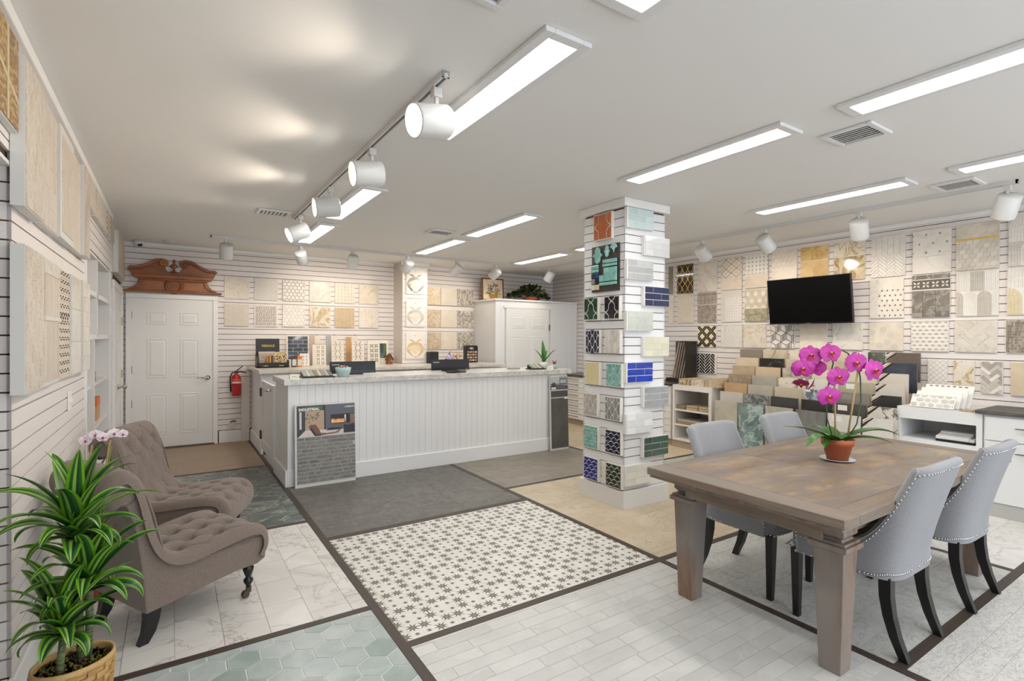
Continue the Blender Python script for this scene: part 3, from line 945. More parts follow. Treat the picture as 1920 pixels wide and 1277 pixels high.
# ---------------------------------------------------------------- nine boards right of the column
GR9 = 'mosaic boards between the column and the tall cupboard'
trv = stone('#CDB89A', '#DDCDB5', 6, '#B99F7B', 4, .03); iv = stone('#DDD0BC', '#E4DACA', 8)
for r_, (z, row) in enumerate(((2.09, 'top'), (1.695, 'middle'), (1.30, 'bottom'))):
    board('tan travertine board beside the boxed column, %s row' % row, (3.745, YB - .002, z), 0, .255, .31,
          [((lambda w, h: p_plain(w, h, 2, 2)) if r_ < 2 else (lambda w, h: p_herring(w, h, .12, .03, (0,))), [trv], None, .001, False, g_lt)], group=GR9)
    board('plain ivory board, middle column right of the boxed column, %s row' % row, (4.012, YB - .002, z), 0, .31, .31,
          [(lambda w, h: p_bond(w, h, .05, .025), [iv], None, .0006, False, g_lt)], group=GR9)
    board(('grey and cream brick mosaic board in the top row next to the tall cupboard', 'dark and light grey grid mosaic board next to the tall cupboard', 'grey zigzag striped board above the black sample rack')[r_], (4.345, YB - .002, z), 0, .32, .31,
          [((lambda w, h: p_bond(w, h, .026, .026, (0, 1, 2, 3), 0)) if r_ == 1 else ((lambda w, h: p_bond_v(w, h, .05, .016, (0, 1, 2, 3))) if r_ == 0 else (lambda w, h: p_chev(w, h, .05, .022, 1.1, (0, 2, 3)))),
            [stone('#A79F92', '#B8B1A5', 9), stone('#C3B8A6', '#CFC6B7', 9), stone('#8E877C', '#A09A8F', 9), stone('#D2C9BA', '#DAD3C7', 9)], None, .0022, r_ == 2, flat('#CFC8BC', .9))], group=GR9)

# ---------------------------------------------------------------- right wall
GA, GBR, GCR, GD = ('large boards, top row of the television wall', 'large boards, second row of the television wall', 'square boards, third row of the television wall', 'narrow boards in the lowest row right of the plank rack')
def rw(lb, y, z, w, h, ly, g, **k): return board(lb, (XR - .002, y, z), -PI / 2, w, h, ly, group=g, **k)
Wd = .322
A = [
 (5.47, .10, 'narrow olive grey plank board partly behind the pillar, top row', [(lambda w, h: p_plain(w, h, 1, 2), [stone('#7A7364', '#8B8576', 6)], None, .002, False, g_gr)]),
 (5.305, .305, 'black glossy board with interlaced gold curves', [(lambda w, h: p_curve(w, h, 3, .045, .0045), [flat('#241F1B', .08, coat=.6), flat('#B8934A', .25, .8)], None, 0, False, None)]),
 (4.926, Wd, 'plain cream two-slab board, top row right of the black and gold board', [(lambda w, h: p_plain(w, h, 1, 2), [stone('#DCD0BF', '#E3D9CB', 4, '#C5B7A4', 2, .02)], None, .0015, False, g_lt)]),
 (4.536, Wd, 'cream board with grey outlined diamonds above a plain strip', [(lambda w, h: p_diam(w, h, w / 2.0, h / 2.2, (0,), .93), [crm], (0, .38, 1, 1), 0, True, flat('#77706A', .7)), (lambda w, h: p_diam(w, h, w / 2.0, h / 2.2, (0,), .45), [crm2], (0, .38, 1, 1), 0, False, None), (lambda w, h: p_plain(w, h), [crm2], (0, 0, 1, .37), 0, False, None)]),
 (4.165, Wd, 'cream board with rows of small grey dots over a plain beige slab', [(lambda w, h: p_dots(w, h, .053, .010), [wht2, flat('#8D857C', .5)], (0, .42, 1, 1), .0015, False, g_lt), (lambda w, h: p_plain(w, h), [crm2], (0, 0, 1, .40), 0, False, None)]),
 (3.79, Wd, 'beige mosaic board half hidden behind the television top, left', [(lambda w, h: p_hex(w, h, .035, (0, 1)), [crm, crm2], (0, .5, 1, 1), .001, False, g_lt), (lambda w, h: p_bond(w, h, .05, .02), [crm], (0, 0, 1, .48), .001, False, g_lt)]),
 (3.421, Wd, 'honey yellow onyx board above the television', [(lambda w, h: p_plain(w, h, 1, 1), [stone('#CDAA6E', '#DFC594', 7, '#B8904F', 4, .05, .25)], (0, .62, 1, 1), 0, False, None), (lambda w, h: p_hex(w, h, .09, (0, 1)), [stone('#D3B27A', '#DDBF8D', 6), stone('#C9A567', '#D8B985', 6)], (0, 0, 1, .60), .001, True, flat('#C5A46C', .8))]),
 (3.034, Wd, 'glossy cream board with a gold and brown veined band, right above the television', [(lambda w, h: p_plain(w, h, 1, 1), [stone('#DBCDB5', '#E6DCCB', 4, '#B59D66', 2.2, .02, .12)], (0, .62, 1, 1), 0, False, None), (lambda w, h: p_plain(w, h, 1, 2), [stone('#CBB489', '#DCCBAC', 5, '#8A6F42', 3, .05, .08)], (0, 0, 1, .60), 0, False, None)]),
 (2.649, Wd, 'white board of zigzag strips over herringbone, top row', [(lambda w, h: p_chev(w, h, .054, .026, .8), [wht2], (0, .52, 1, 1), .004, True, flat('#CFC5B8', .9)), (lambda w, h: p_herring(w, h, .108, .027), [wht2], (0, 0, 1, .50), .004, True, flat('#CFC5B8', .9))]),
 (2.26, Wd, 'white marble board scattered with dark four-point stars, top row', [(lambda w, h: p_starfield(w, h, .115), [wht, flat('#7A736C', .5)], (0, .40, 1, 1), 0, False, None), (lambda w, h: p_plain(w, h), [wht], (0, 0, 1, .385), 0, False, None)]),
 (1.9, Wd, 'grey cream marble board split by a gold bar, top row', [(lambda w, h: p_hex(w, h, .045, (0, 1)), [stone('#CFC4B2', '#DBD2C3', 8), stone('#C6BAA7', '#D2C7B7', 8)], (0, .70, 1, 1), .001, False, g_lt), (lambda w, h: p_plain(w, h), [gold], (0, .655, 1, .69), 0, False, None), (lambda w, h: p_hex(w, h, .03, (0, 1)), [stone('#CFC6B7', '#DAD3C6', 9), stone('#C4BBAC', '#D0C8BA', 9)], (0, 0, 1, .65), .001, False, g_lt)]),
 (1.516, Wd, 'pale scallop mosaic board at the right edge of the top row', [(lambda w, h: p_arch(w, h, .16, .22), [stone('#CDC5B8', '#D9D2C7', 9), wht2], None, .0016, False, g_lt)])]
for y, w, lb, ly in A: rw(lb, y, 2.197, w, .445, ly, GA)
dk = stone('#6B665F', '#857F76', 6, '#A59E93', 3, .03)
B_ = [
 (5.47, .10, 'narrow cream strip board partly behind the pillar, second row', [(lambda w, h: p_plain(w, h, 1, 2), [crm], None, .001, False, g_lt)]),
 (5.301, .313, 'plain cream slab board split in two, second row beside the pillar', [(lambda w, h: p_plain(w, h, 1, 2), [crm2], None, .0015, False, g_gr)]),
 (4.923, .317, 'brown board of carved ornament over a diamond lattice', [(lambda w, h: p_plain(w, h), [brn], (0, .9, 1, 1), 0, False, None), (lambda w, h: p_petal(w, h, 5, 2), [brn, stone('#C2B5A7', '#D0C5B9', 8)], (0, .62, 1, .89), 0, False, None), (lambda w, h: p_diam(w, h, w / 4, w / 4, (0, 1)), [brn, stone('#9B8D81', '#ADA095', 9)], (0, 0, 1, .60), .007, True, flat('#D2C9BE', .9))]),
 (4.532, .317, 'white grooved board carrying a smaller dotted sheet, second row', [(lambda w, h: p_plain(w, h), [flat('#D8D0C8', .6)], None, 0, False, None), (lambda w, h: p_dots(w, h, .036, .007), [wht2, flat('#CFC6BA', .5)], (.22, .02, 1, .80), .0012, False, g_lt)]),
 (4.17, .321, 'beige hexagon board over sage green bricks beside the television', [(lambda w, h: p_hex(w, h, .062), [stone('#C8B99F', '#D5C8B2', 8)], (0, .42, 1, 1), .006, True, g_wh), (lambda w, h: p_hex(w, h, .030, (0,)) if False else [(hexa_pts(.054 + .1074 * (i + .5 * (j % 2)), .093 * j, .034), 0) for i in range(-1, 4) for j in range(0, 4)], [wht2], (0, .42, 1, 1), 0, False, None), (lambda w, h: p_bond(w, h, .16, .085), [stone('#A6A184', '#B8B397', 7, '#7E7A60', 5, .03)], (0, 0, 1, .40), .004, True, g_wh)]),
 (2.658, .319, 'cream marble board dotted with rows of dark stars, right of the television', [(lambda w, h: p_plain(w, h), [wht], None, 0, False, None), (lambda w, h: [(star_pts(w * (.1 + .2 * i + .1 * (j % 2)), h * (.06 + .155 * j), .012, .006, 4), 0) for i in range(5) for j in range(6)], [flat('#6E665E', .5)], (.22, .02, 1, .82), 0, False, None)]),
 (2.263, .318, 'dark grey marble board with a scrolled white border band', [(lambda w, h: p_plain(w, h), [dk], (0, .90, 1, 1), 0, False, None), (lambda w, h: p_petal(w, h, 4, 1, 1), [flat('#5F5A53', .5), flat('#D6CFC4', .5)], (0, .66, 1, .88), 0, False, None), (lambda w, h: [(rect(0, 0, w, h), 0)], [flat('#D6CFC4', .5)], (0, .88, 1, .90), 0, False, None), (lambda w, h: [(rect(0, 0, w, h), 0)], [flat('#D6CFC4', .5)], (0, .63, 1, .66), 0, False, None),
   (lambda w, h: [(rect(0, .05, w * .3, h), 0), (rect(w * .3, 0, w * .64, h * .85), 0), (rect(w * .3, h * .85, w * .64, h), 0), (rect(w * .64, .05, w, h), 0), (rect(0, 0, w * .3, .05), 0), (rect(w * .64, 0, w, .05), 0)], [dk], (0, 0, 1, .62), .003, True, flat('#CFC8BD', .9))]),
 (1.898, .317, 'grey and white arched mosaic board, second row', [(lambda w, h: p_arch(w, h, .106, .235), [stone('#BDB6AB', '#C9C2B8', 9), wht2], None, .0018, False, g_wh)]),
 (1.522, .32, 'cream arched board edged with gold chips at the right picture edge', [(lambda w, h: p_arch(w, h, .20, .25, (0, 1)), [stone('#D6C49D', '#E0D2B3', 12), wht2], None, .0016, False, g_wh)])]
for y, w, lb, ly in B_: rw(lb, y, 1.747, w, .435, ly, GBR)
C_ = [
 (4.92, .313, 'black and gold crossed lattice board with white diamonds', [(lambda w, h: p_lines(w, h, w / 2.83, .022, 1, 0), [wht2, flat('#2A221A', .3)], None, 0, False, None), (lambda w, h: p_lines(w, h, w / 2.83, .0032, 0, 0)[1:], [gold], None, 0, False, None)]),
 (4.53, .32, 'white carved zigzag board, third row', [(lambda w, h: p_chev(w, h, .04, .026, 1.7), [wht2], None, .003, True, flat('#CFC4B6', .9))]),
 (4.186, .318, 'plain cream marble board, third row left of the television foot', [(lambda w, h: p_plain(w, h, 2, 2), [stone('#D8CCBB', '#E1D8CA', 6, '#C3B49F', 4, .03)], None, .0006, False, g_lt)]),
 (3.804, .31, 'grey and white faceted cube board under the television', [(lambda w, h: p_cube(w, h, .078, (0, 1, 2)), [wht2, stone('#CFC7BB', '#D9D2C8', 8), stone('#E2DCD3', '#E9E4DC', 8)], None, .010, True, flat('#77716B', .8)), (lambda w, h: [([(a, c) for a, c in inset(P, .034)], 0) for P, m in p_cube(w, h, .078) if m == 1], [stone('#8D8780', '#9D978F', 12)], None, 0, False, None)]),
 (3.43, .318, 'pale grid board under the television, fifth in the third row', [(lambda w, h: p_plain(w, h, 3, 3), [crm], None, .0012, False, g_lt)]),
 (3.05, .318, 'white veined marble board under the right end of the television', [(lambda w, h: p_herring(w, h, .2, .1), [stone('#D9D3CA', '#E3DED6', 4, '#BCB5AA', 2, .014)], None, .0008, False, g_lt)]),
 (2.66, .318, 'off-white board of overlapping pale circles', [(lambda w, h: [(rect(0, 0, w, h), 0)] + [([(x + .035 * math.cos(k * PI / 8), y + .035 * math.sin(k * PI / 8)) for k in range(16)], 1) for x, y in ((.13, .22), (.2, .16), (.29, .27), (.1, .05), (.24, .04), (.02, .2), (.17, .09))], [crm, stone('#D0C8BB', '#D9D2C7', 7)], None, 0, False, None)]),
 (2.27, .317, 'white board patterned with rows of grey lozenges', [(lambda w, h: [(rect(0, 0, w, h), 0)] + [([(x - .023, y), (x, y - .011), (x + .023, y), (x, y + .011)], 1) for j in range(8) for i in range(-1, 8) for x, y in [((i + .5 * (j % 2)) * .053, .02 + .039 * j)]], [wht2, stone('#ABA398', '#BBB4AA', 9)], None, 0, False, None)]),
 (1.907, .318, 'large-pattern grey cream marble board, third row', [(lambda w, h: p_herring(w, h, .16, .08), [stone('#CFC7BB', '#DDD6CB', 3, '#BFB5A7', 2, .016)], None, .0008, True, g_lt)]),
 (1.53, .32, 'brown stacked pencil mosaic board at the right picture edge', [(lambda w, h: p_bond_v(w, h, .026, .0125, (0, 1, 2), 0), [stone('#8E8072', '#A29587', 9), stone('#A89B8C', '#B8AC9E', 9), stone('#766A5E', '#8A7E72', 9)], None, .0025, False, flat('#D2CABF', .9))])]
for y, w, lb, ly in C_: rw(lb, y, 1.393, w, .31, ly, GCR)
rw('black herringbone board with white joints above the mosaic rack', 4.935, 1.01, .33, .30, [(lambda w, h: p_herring(w, h, .128, .032), [flat('#252322', .25, vary=.2)], (.0, .0, .93, .97), .010, True, g_wh)], GD)
for y, lb, ly in (
 (2.125, 'pale board of fine grey crossed lattice lines, lowest row', [(lambda w, h: p_lines(w, h, .036, .0022), [wht2, stone('#B7AEA2', '#C3BBB0', 9)], None, 0, False, None)]),
 (1.912, 'white marble board with a golden brown patch, lowest row', [(lambda w, h: p_plain(w, h), [stone('#D9CDB9', '#E6DFD4', 4, '#B39A62', 3, .05)], None, 0, False, None)]),
 (1.705, 'white board of slanted grey plaid strips, lowest row', [(lambda w, h: p_herring(w, h, .09, .03, (0, 1, 2)), [wht2, stone('#C4BCB2', '#D0C9C0', 9), stone('#A89E93', '#B7AEA4', 9)], None, .002, True, g_lt)]),
 (1.491, 'tan limestone board, last of the lowest row at the right picture edge', [(lambda w, h: p_plain(w, h), [stone('#CDBB9C', '#D8C9AE', 5)], None, 0, False, None)])):
    rw(lb, y, 1.0, .16, .312, ly, GD)

# ---------------------------------------------------------------- pillar, left face: two small boards to a level
GP, GF = 'small glazed tile boards on the left face of the pillar', 'brick tile boards on the front face of the pillar'
def glz(c1, c2, sc=16): return stone(c1, c2, sc, rough=.12, vary=.1, coat=.5)
def pl(lb, y, z, w, h, ly, t=.03): return board(lb, (PX0 - .001, y, z), -PI / 2, w, h, ly, t=t, group=GP, back=flat('#E4DED6', .6))
navy = glz('#17192E', '#23264A'); teal = glz('#5A9A90', '#86B9AE'); grn = glz('#1A3A26', '#2C5238')
gw = flat('#D8D4CC', .8)
orange = glz('#B0592A', '#C46A33', 5)
pl('burnt orange lantern tile on a white board, top of the pillar left face', 3.672, 2.42, .24, .245, [(lambda w, h: p_arab(w, h, w * .93, h * 1.25, (0,), w / 2, h / 2), [orange], None, .011, True, gw)], .03)
r = pl('dark board of loose turquoise trim pieces and colour chips, second on the pillar left face', 3.705, 1.945, .35, .425, [], .02)
r.children[0].data.materials.clear(); r.children[0].data.materials.append(flat('#332A25', .5))
tq = glz('#6FAEA3', '#98CCC1', 9)
for cx, cz, W, Hh in ((.085, .34, .14, .16), (.21, .365, .085, .11)): MB().plate(arab(0, 0, W, Hh), 0, -.012).build('lantern_tile', tq, r, (cx, -.02, cz), bevel=.003)
MB().plate(fscale(0, 0, .04), 0, -.012).build('scale_tile', tq, r, (.295, -.02, .385), bevel=.003)
for u0, v0, u1, v1 in ((.155, .255, .335, .29), (.155, .225, .335, .25), (.11, .09, .165, .15), (.17, .09, .335, .215), (.11, .055, .335, .083), (.0, .215, .1, .25), (.0, .185, .1, .212)):
    MB().box(u0, -.034, v0, u1, -.02, v1).build('trim_tile', tq, r, bevel=.005)
for i, c in enumerate(('#1F3B2B', '#2A3A8C', '#8E8D8A', '#1B1E3C', '#E1DBCF', '#D8C48B')):
    MB().box(.004 + .052 * (i % 2), -.032, .13 - .055 * (i // 2), .052 + .052 * (i % 2), -.02, .178 - .055 * (i // 2)).build('colour_chip', flat(c, .2), r, bevel=.002)
hh = .213
def arabd(m, W=.12, Hh=.15, g=.010): return [(lambda w, h: p_arab(w, h, W, Hh, (0,), w / 2, h / 2), [m], None, g, True, gw)]
def starx(m): return [(lambda w, h: p_arab(w, h, .15, .20, (0,), w * .5, h * .3), [m], None, .011, True, gw)]
def fsc(m): return [(lambda w, h: p_scale(w, h, .036), [m], None, .0085, True, gw)]
for y, z, lb, ly in (
 (3.797, 1.684, 'bottle green star lantern board with white joints, third level left', starx(grn)), (3.52, 1.684, 'black navy star lantern board with white joints, third level right', starx(glz('#17151F', '#232131'))),
 (3.772, 1.377, 'navy pointed lantern board, fourth level left', arabd(navy, .08, .11)), (3.512, 1.377, 'pale cream lantern board with faint joints, fourth level right', arabd(glz('#CFC8BF', '#DAD4CB'), .08, .11, .003)),
 (3.774, 1.077, 'plain butter yellow board, fifth level left', [(lambda w, h: p_plain(w, h), [glz('#D3C492', '#DBCDA0', 5)], None, .002, True, gw)]), (3.492, 1.077, 'turquoise lantern board, fifth level right', arabd(teal, .09, .12, .008)),
 (3.799, .78, 'beige grey lantern board with white joints, sixth level left', arabd(glz('#A69D92', '#B6AEA4'), .08, .115)), (3.503, .775, 'mid grey lantern board with white joints, sixth level right', arabd(glz('#84827F', '#969491'), .08, .115)),
 (3.79, .476, 'turquoise fish-scale board, seventh level left', fsc(teal)), (3.495, .476, 'dark navy fish-scale board, seventh level right', fsc(navy)),
 (3.787, .176, 'royal blue fish-scale board, lowest level left', fsc(glz('#1B2675', '#2A3690'))), (3.487, .176, 'black green fish-scale board, lowest level right', fsc(glz('#1E2A1F', '#2E3B2C')))):
    pl(lb, y, z, .195, hh, ly, .035)
small = thing('bare_tile', 'small blank cream tile beside the lowest black green fish-scale board', 'tile', (PX0 - .001, 3.56, .23), -PI / 2, None)
MB().box(0, -.012, 0, .055, 0, .115).build('slab', flat('#E3DDCF', .5), small)
# front face: three-course brick boards alternating left and right
FR = [('pale aqua glass brick board, topmost on the pillar front', glz('#BFD2D1', '#CCDCDA', 4), .006), ('white brick board near the pillar top', glz('#DDDCDA', '#E6E5E3', 5), .0012), ('silver grey brick board on the pillar front', glz('#B3B4B2', '#C0C1BF', 6), .006),
      ('midnight navy brick board on the pillar front', glz('#1B2140', '#2A3358', 7), .006), ('pale sage brick board on the pillar front', glz('#C3C7BC', '#CFD3C8', 6), .005), ('ivory yellow brick board on the pillar front', glz('#DCD8BF', '#E4E0C9', 5), .0012),
      ('royal blue brick board on the pillar front', glz('#15309A', '#2446B8', 6), .006), ('stone grey brick board low on the pillar front', glz('#97989B', '#A9AAAC', 8), .006), ('bright white brick board low on the pillar front', glz('#E3E3E2', '#EAEAE9', 5), .0012),
      ('forest green brick board low on the pillar front', glz('#173A2B', '#2B5941', 7), .006), ('off-white brick board, lowest on the pillar front', glz('#DEDAD0', '#E5E2D9', 5), .0012)]
for k, (lb, m, g) in enumerate(FR):
    x = PX0 - .012 if k % 2 == 0 else PX0 + .205
    board(lb, (x, PY0 - .001, 2.494 - .2286 * k), 0, .335, .178,
          [((lambda w, h: [(rect(0, h * 2 / 3, w * .33, h), 0), (rect(w * .33, h * 2 / 3, w, h), 0), (rect(0, h / 3, w * .67, h * 2 / 3), 0), (rect(w * .67, h / 3, w, h * 2 / 3), 0), (rect(0, 0, w * .33, h / 3), 0), (rect(w * .33, 0, w, h / 3), 0)]), [m], (0, 0, 1, 1) and (.012, .0, .335, .178), g, True, flat('#E2E4E3', .7))],
          t=.035, group=GF, back=flat('#E4E2DF', .6))

# ---------------------------------------------------------------- left wall, seen edge-on: thick stacked-stone boards
GL = 'tall marble boards on the left wall'
def lw(lb, y, z, w, h, ly, t=.035, g=GL): return board(lb, (XL + .001, y, z), PI / 2, w, h, ly, t=t, group=g, back=flat('#DAD8D3', .6))
st1 = stone('#CFC0AE', '#DCD0C1', 5, '#A99B8C', 4, .02, stretch=(6, 6, 1.2)); st2 = stone('#D3C7B7', '#E0D6C9', 5, '#B5A898', 3, .02, stretch=(6, 6, 1.2)); st3 = stone('#B9A793', '#CBBBA8', 6, stretch=(6, 6, 1))
lo = [
 (2.80, .37, 'white split-stone board of narrow upright strips, nearest on the left wall lower row', [(lambda w, h: p_bond_v(w, h, .075, .031, (0, 1, 1), .37), [st1, st2], None, .0016, True, g_lt)]),
 (3.20, .41, 'cream framed board of upright strips with a middle rail, second in the lower left row', [(lambda w, h: p_strip(w, h, 6, (0, 1)), [st2, st1], (.02, .03, .98, .52), .002, True, g_lt), (lambda w, h: p_strip(w, h, 6, (1, 0)), [st2, st1], (.02, .55, .98, .88), .002, True, g_lt), (lambda w, h: p_plain(w, h), [wht], (0, .88, 1, .99), 0, True, None), (lambda w, h: p_plain(w, h), [wht], (0, .515, 1, .55), 0, True, None)]),
 (3.61, .375, 'cream mosaic board with rows of black stepped lines, lower left row', [(lambda w, h: p_bond(w, h, .047, .043, (0,), 0), [crm2], None, .002, False, g_lt), (lambda w, h: [(rect(u, v, u + .03, v + .006), 0) for j in range(13) for i in range(9) for u, v in [((i + .3 * (j % 2)) * .042, .03 + .045 * j + .012 * (i % 2))]] + [(rect(u, .325 + .02 * (i % 2), u + .02, .34 + .02 * (i % 2)), 0) for i in range(10) for u in [i * .037]] + [(rect(0, .03 + .045 * j, .03, .045 + .045 * j), 0) for j in range(13)], [flat('#3A302A', .5)], None, 0, False, None)]),
 (4.0, .40, 'white carved board of three panels with a scalloped top, lower left row', [(lambda w, h: p_plain(w, h, 1, 3), [wht], None, .006, True, g_lt)]),
 (4.42, .345, 'white shell-topped marble board next to the wall niche, lower left row', [(lambda w, h: p_bond(w, h, .17, .1), [wht], None, .003, True, g_lt)])]
for i_, (y, w, lb, ly) in enumerate(lo): lw(lb, y, 1.275, w - .01, .605, ly, (.045, .038, .028, .036, .045)[i_])
up = [
 (2.80, .36, 'tall cream board of zigzag marble strips, upper left row beside the gold mosaic', [(lambda w, h: p_chev(w, h, w / 6, .05, 1.2, (0, 1)), [st1, st2], None, .002, True, g_lt)]),
 (3.20, .385, 'tall beige marble board with a slanted lower panel, upper left row', [(lambda w, h: p_bond_v(w, h, .2, .1, (0, 1)), [st2, st1], None, .0016, True, g_lt)]),
 (3.62, .45, 'tall cream framed marble board, third in the upper left row', [(lambda w, h: p_plain(w, h, 2, 1), [st1], (.08, .06, .92, .92), .006, True, flat('#E0D8CC', .7))]),
 (4.11, .30, 'plain tall beige marble board, fourth in the upper left row', [(lambda w, h: p_plain(w, h, 2, 1), [st2], None, .002, True, g_lt)]),
 (4.45, .26, 'split tan stone board above the near edge of the niche', [(lambda w, h: p_bond_v(w, h, .15, .03, (0, 1), .4), [st3, st1], None, .002, True, g_lt)])]
for i_, (y, w, lb, ly) in enumerate(up): lw(lb, y, 2.03 + .005 * i_, w, .60 - .012 * (i_ % 2), ly, (.045, .03, .042, .03, .05)[i_])
r = lw('golden brown mosaic board with crossing cream bands at the left picture edge, near the ceiling', 2.33, 2.31, .46, .36, [(lambda w, h: p_bond(w, h, .024, .012, (0, 1, 2, 3), .4), [flat('#B08C52', .45), flat('#9C7648', .45), flat('#C3A876', .45), flat('#8E7460', .45)], None, .0012, False, flat('#CDBB98', .9)),
    (lambda w, h: [([(0, h * .62), (w, h * .28), (w, h * .34), (0, h * .68)], 0), (rect(w * .62, 0, w * .67, h), 0)], [flat('#CDBB98', .6)], None, 0, False, None)], .025)
far = [(4.75, .50, 'cream marble board of slanting panels above the niche, nearest of the five far ones', st2), (5.27, .43, 'plain beige board, second above the niche', st1), (5.71, .39, 'light tan board, third above the niche', st2), (6.11, .35, 'cream board with dark dotted columns above the niche', None), (6.47, .36, 'tan mottled board above the far end of the niche', st3)]
for y, w, lb, m in far:
    ly = [(lambda w, h: p_plain(w, h, 1, 2), [m], None, .003, True, g_lt)] if m else [(lambda w, h: p_dots(w, h, .05, .012), [crm2, flat('#5D5047', .5)], None, .002, False, g_lt)]
    lw(lb, y, 2.465, w - .02, .235, ly, .03, 'boards in a row above the wall niche')
lw('tall wide marble board above the side door on the left wall', 7.1, 2.21, .95, .46, [(lambda w, h: p_bond_v(w, h, .23, .09, (0, 1)), [st1, st3], None, .003, True, g_lt)], .045)
for nm, z0, z1, lb in (('slat_sample', 1.40, 1.93, 'narrow framed slatted strip between the two white doors, upper'), ('slat_sample', .1, 1.30, 'narrow framed slatted strip between the two white doors, lower')):
    r = thing(nm, lb, 'sample', (XL + .001, DY1 + .09, z0), PI / 2, 'strips between the two doors')
    MB().box(0, -.012, 0, .085, 0, z1 - z0).build('frame', TRIMW, r, bevel=.003)
    MB().box(.02, -.014, .03, .065, -.011, z1 - z0 - .03).build('insert', flat('#BFB8B2', .6), r)
# ================================================================ ceiling fittings
FR_M = flat('#E2E1E0', .5)
PANEL = glow('#FFFDF8', PANEL_EMIT)
def panel_light(x, y0, y1, lb, w=.148):
    t = thing('ceiling_light', lb, 'ceiling light', (x, y0, H), 0, 'slim rectangular ceiling panel lights')
    L = y1 - y0; f = .047; z = -.022
    b = MB()
    b.box(-w / 2 - f, -f, z, -w / 2, L + f, -.001); b.box(w / 2, -f, z, w / 2 + f, L + f, -.001)
    b.box(-w / 2, -f, z, w / 2, 0, -.001); b.box(-w / 2, L, z, w / 2, L + f, -.001)
    b.build('frame', FR_M, t, bevel=.003)
    MB().box(-w / 2, 0, -.014, w / 2, L, -.008).build('diffuser', PANEL, t)
panel_light(1.36, 1.70, 2.905, 'large bright ceiling panel beside the near end of the long track')
panel_light(1.40, 4.27, 5.50, 'ceiling panel behind the middle track spotlights')
panel_light(1.44, 5.91, 7.12, 'ceiling panel beyond the far end of the long track')
panel_light(3.02, 1.69, 2.885, 'ceiling panel in the middle of the room, in front of the pillar')
panel_light(3.06, .12, 1.32, 'ceiling panel running out of the picture at upper right')
panel_light(3.03, 4.28, 5.515, 'ceiling panel to the left of the pillar top, the nearer of two')
panel_light(3.05, 5.86, 7.10, 'ceiling panel above the boxed column on the back wall')
panel_light(4.80, 1.725, 2.92, 'ceiling panel in front of the television wall track')
panel_light(4.79, .17, 1.367, 'short visible ceiling panel at the right picture edge')
panel_light(4.79, 5.935, 7.14, 'ceiling panel above the tall cupboard with the ivy')
panel_light(4.75, 4.35, 5.555, 'ceiling panel mostly hidden behind the pillar top')
panel_light(1.40, .2, 1.37, 'ceiling panel cut by the top picture edge')

def vent(x0, y0, x1, y1, lb):
    t = thing('ceiling_vent', lb, 'air vent', (x0, y0, H), 0, 'white louvred ceiling vents')
    W, D = x1 - x0, y1 - y0
    b = MB()
    for a in (rect(0, 0, W, .03), rect(0, D - .03, W, D), rect(0, .03, .03, D - .03), rect(W - .03, .03, W, D - .03)): b.floor_plate(a, -.018, -.001)
    b.build('frame', FR_M, t, bevel=.003)
    MB().box(.03, .03, -.006, W - .03, D - .03, -.001).build('duct', flat('#8E8E8C', .8), t)
    n = 6
    for k in range(n):
        u = .045 + (W - .09) * k / n
        m = MB().hexa([(u, .04, -.017), (u + .012, .04, -.017), (u + .012, D - .04, -.017), (u, D - .04, -.017)], [(u + .02, .04, -.006), (u + .03, .04, -.006), (u + .03, D - .04, -.006), (u + .02, D - .04, -.006)])
        m.build('louvre', FR_M, t)
vent(.70, 5.52, 1.0, 5.76, 'louvred ceiling vent by the far end of the long track, over the desk')
vent(2.49, 5.45, 2.79, 5.70, 'faint louvred ceiling vent between the far ceiling panels')
vent(3.31, 1.35, 3.59, 1.63, 'large louvred ceiling vent at upper right near the middle panel')
vent(5.09, 1.38, 5.38, 1.66, 'louvred ceiling vent touching the television wall track')
vent(.73, 1.36, 1.03, 1.67, 'ceiling vent cut by the top picture edge')

TRK = flat('#D9D8D6', .4); HEAD = flat('#D3D2CF', .4)
def track(a, c, lb, stops=None):
    a = Vector(a); c = Vector(c); d = c - a; L = d.length; rz = math.atan2(d.y, d.x)
    t = thing('light_track', lb, 'light track', (a.x, a.y, H), rz, None)
    b = MB(); b.box(0, -.018, -.03, L, -.008, -.0005); b.box(0, .008, -.03, L, .018, -.0005); b.box(0, -.008, -.012, L, .008, -.0005)
    b.box(0, -.018, -.03, .012, .018, -.0005); b.box(L - .012, -.018, -.03, L, .018, -.0005)
    b.build('rail', TRK, t)
    MB().box(.012, -.008, -.0125, L - .012, .008, -.012).build('slot', flat('#2C2723', .6), t)
track((1.07, 2.2), (1.06, 5.75), 'long white light track on the left half of the ceiling')
track((.40, 7.36), (5.47, 7.36), 'thin light track parallel to the back wall')
track((5.47, 7.36), (5.47, 1.22), 'thin light track along the television wall')

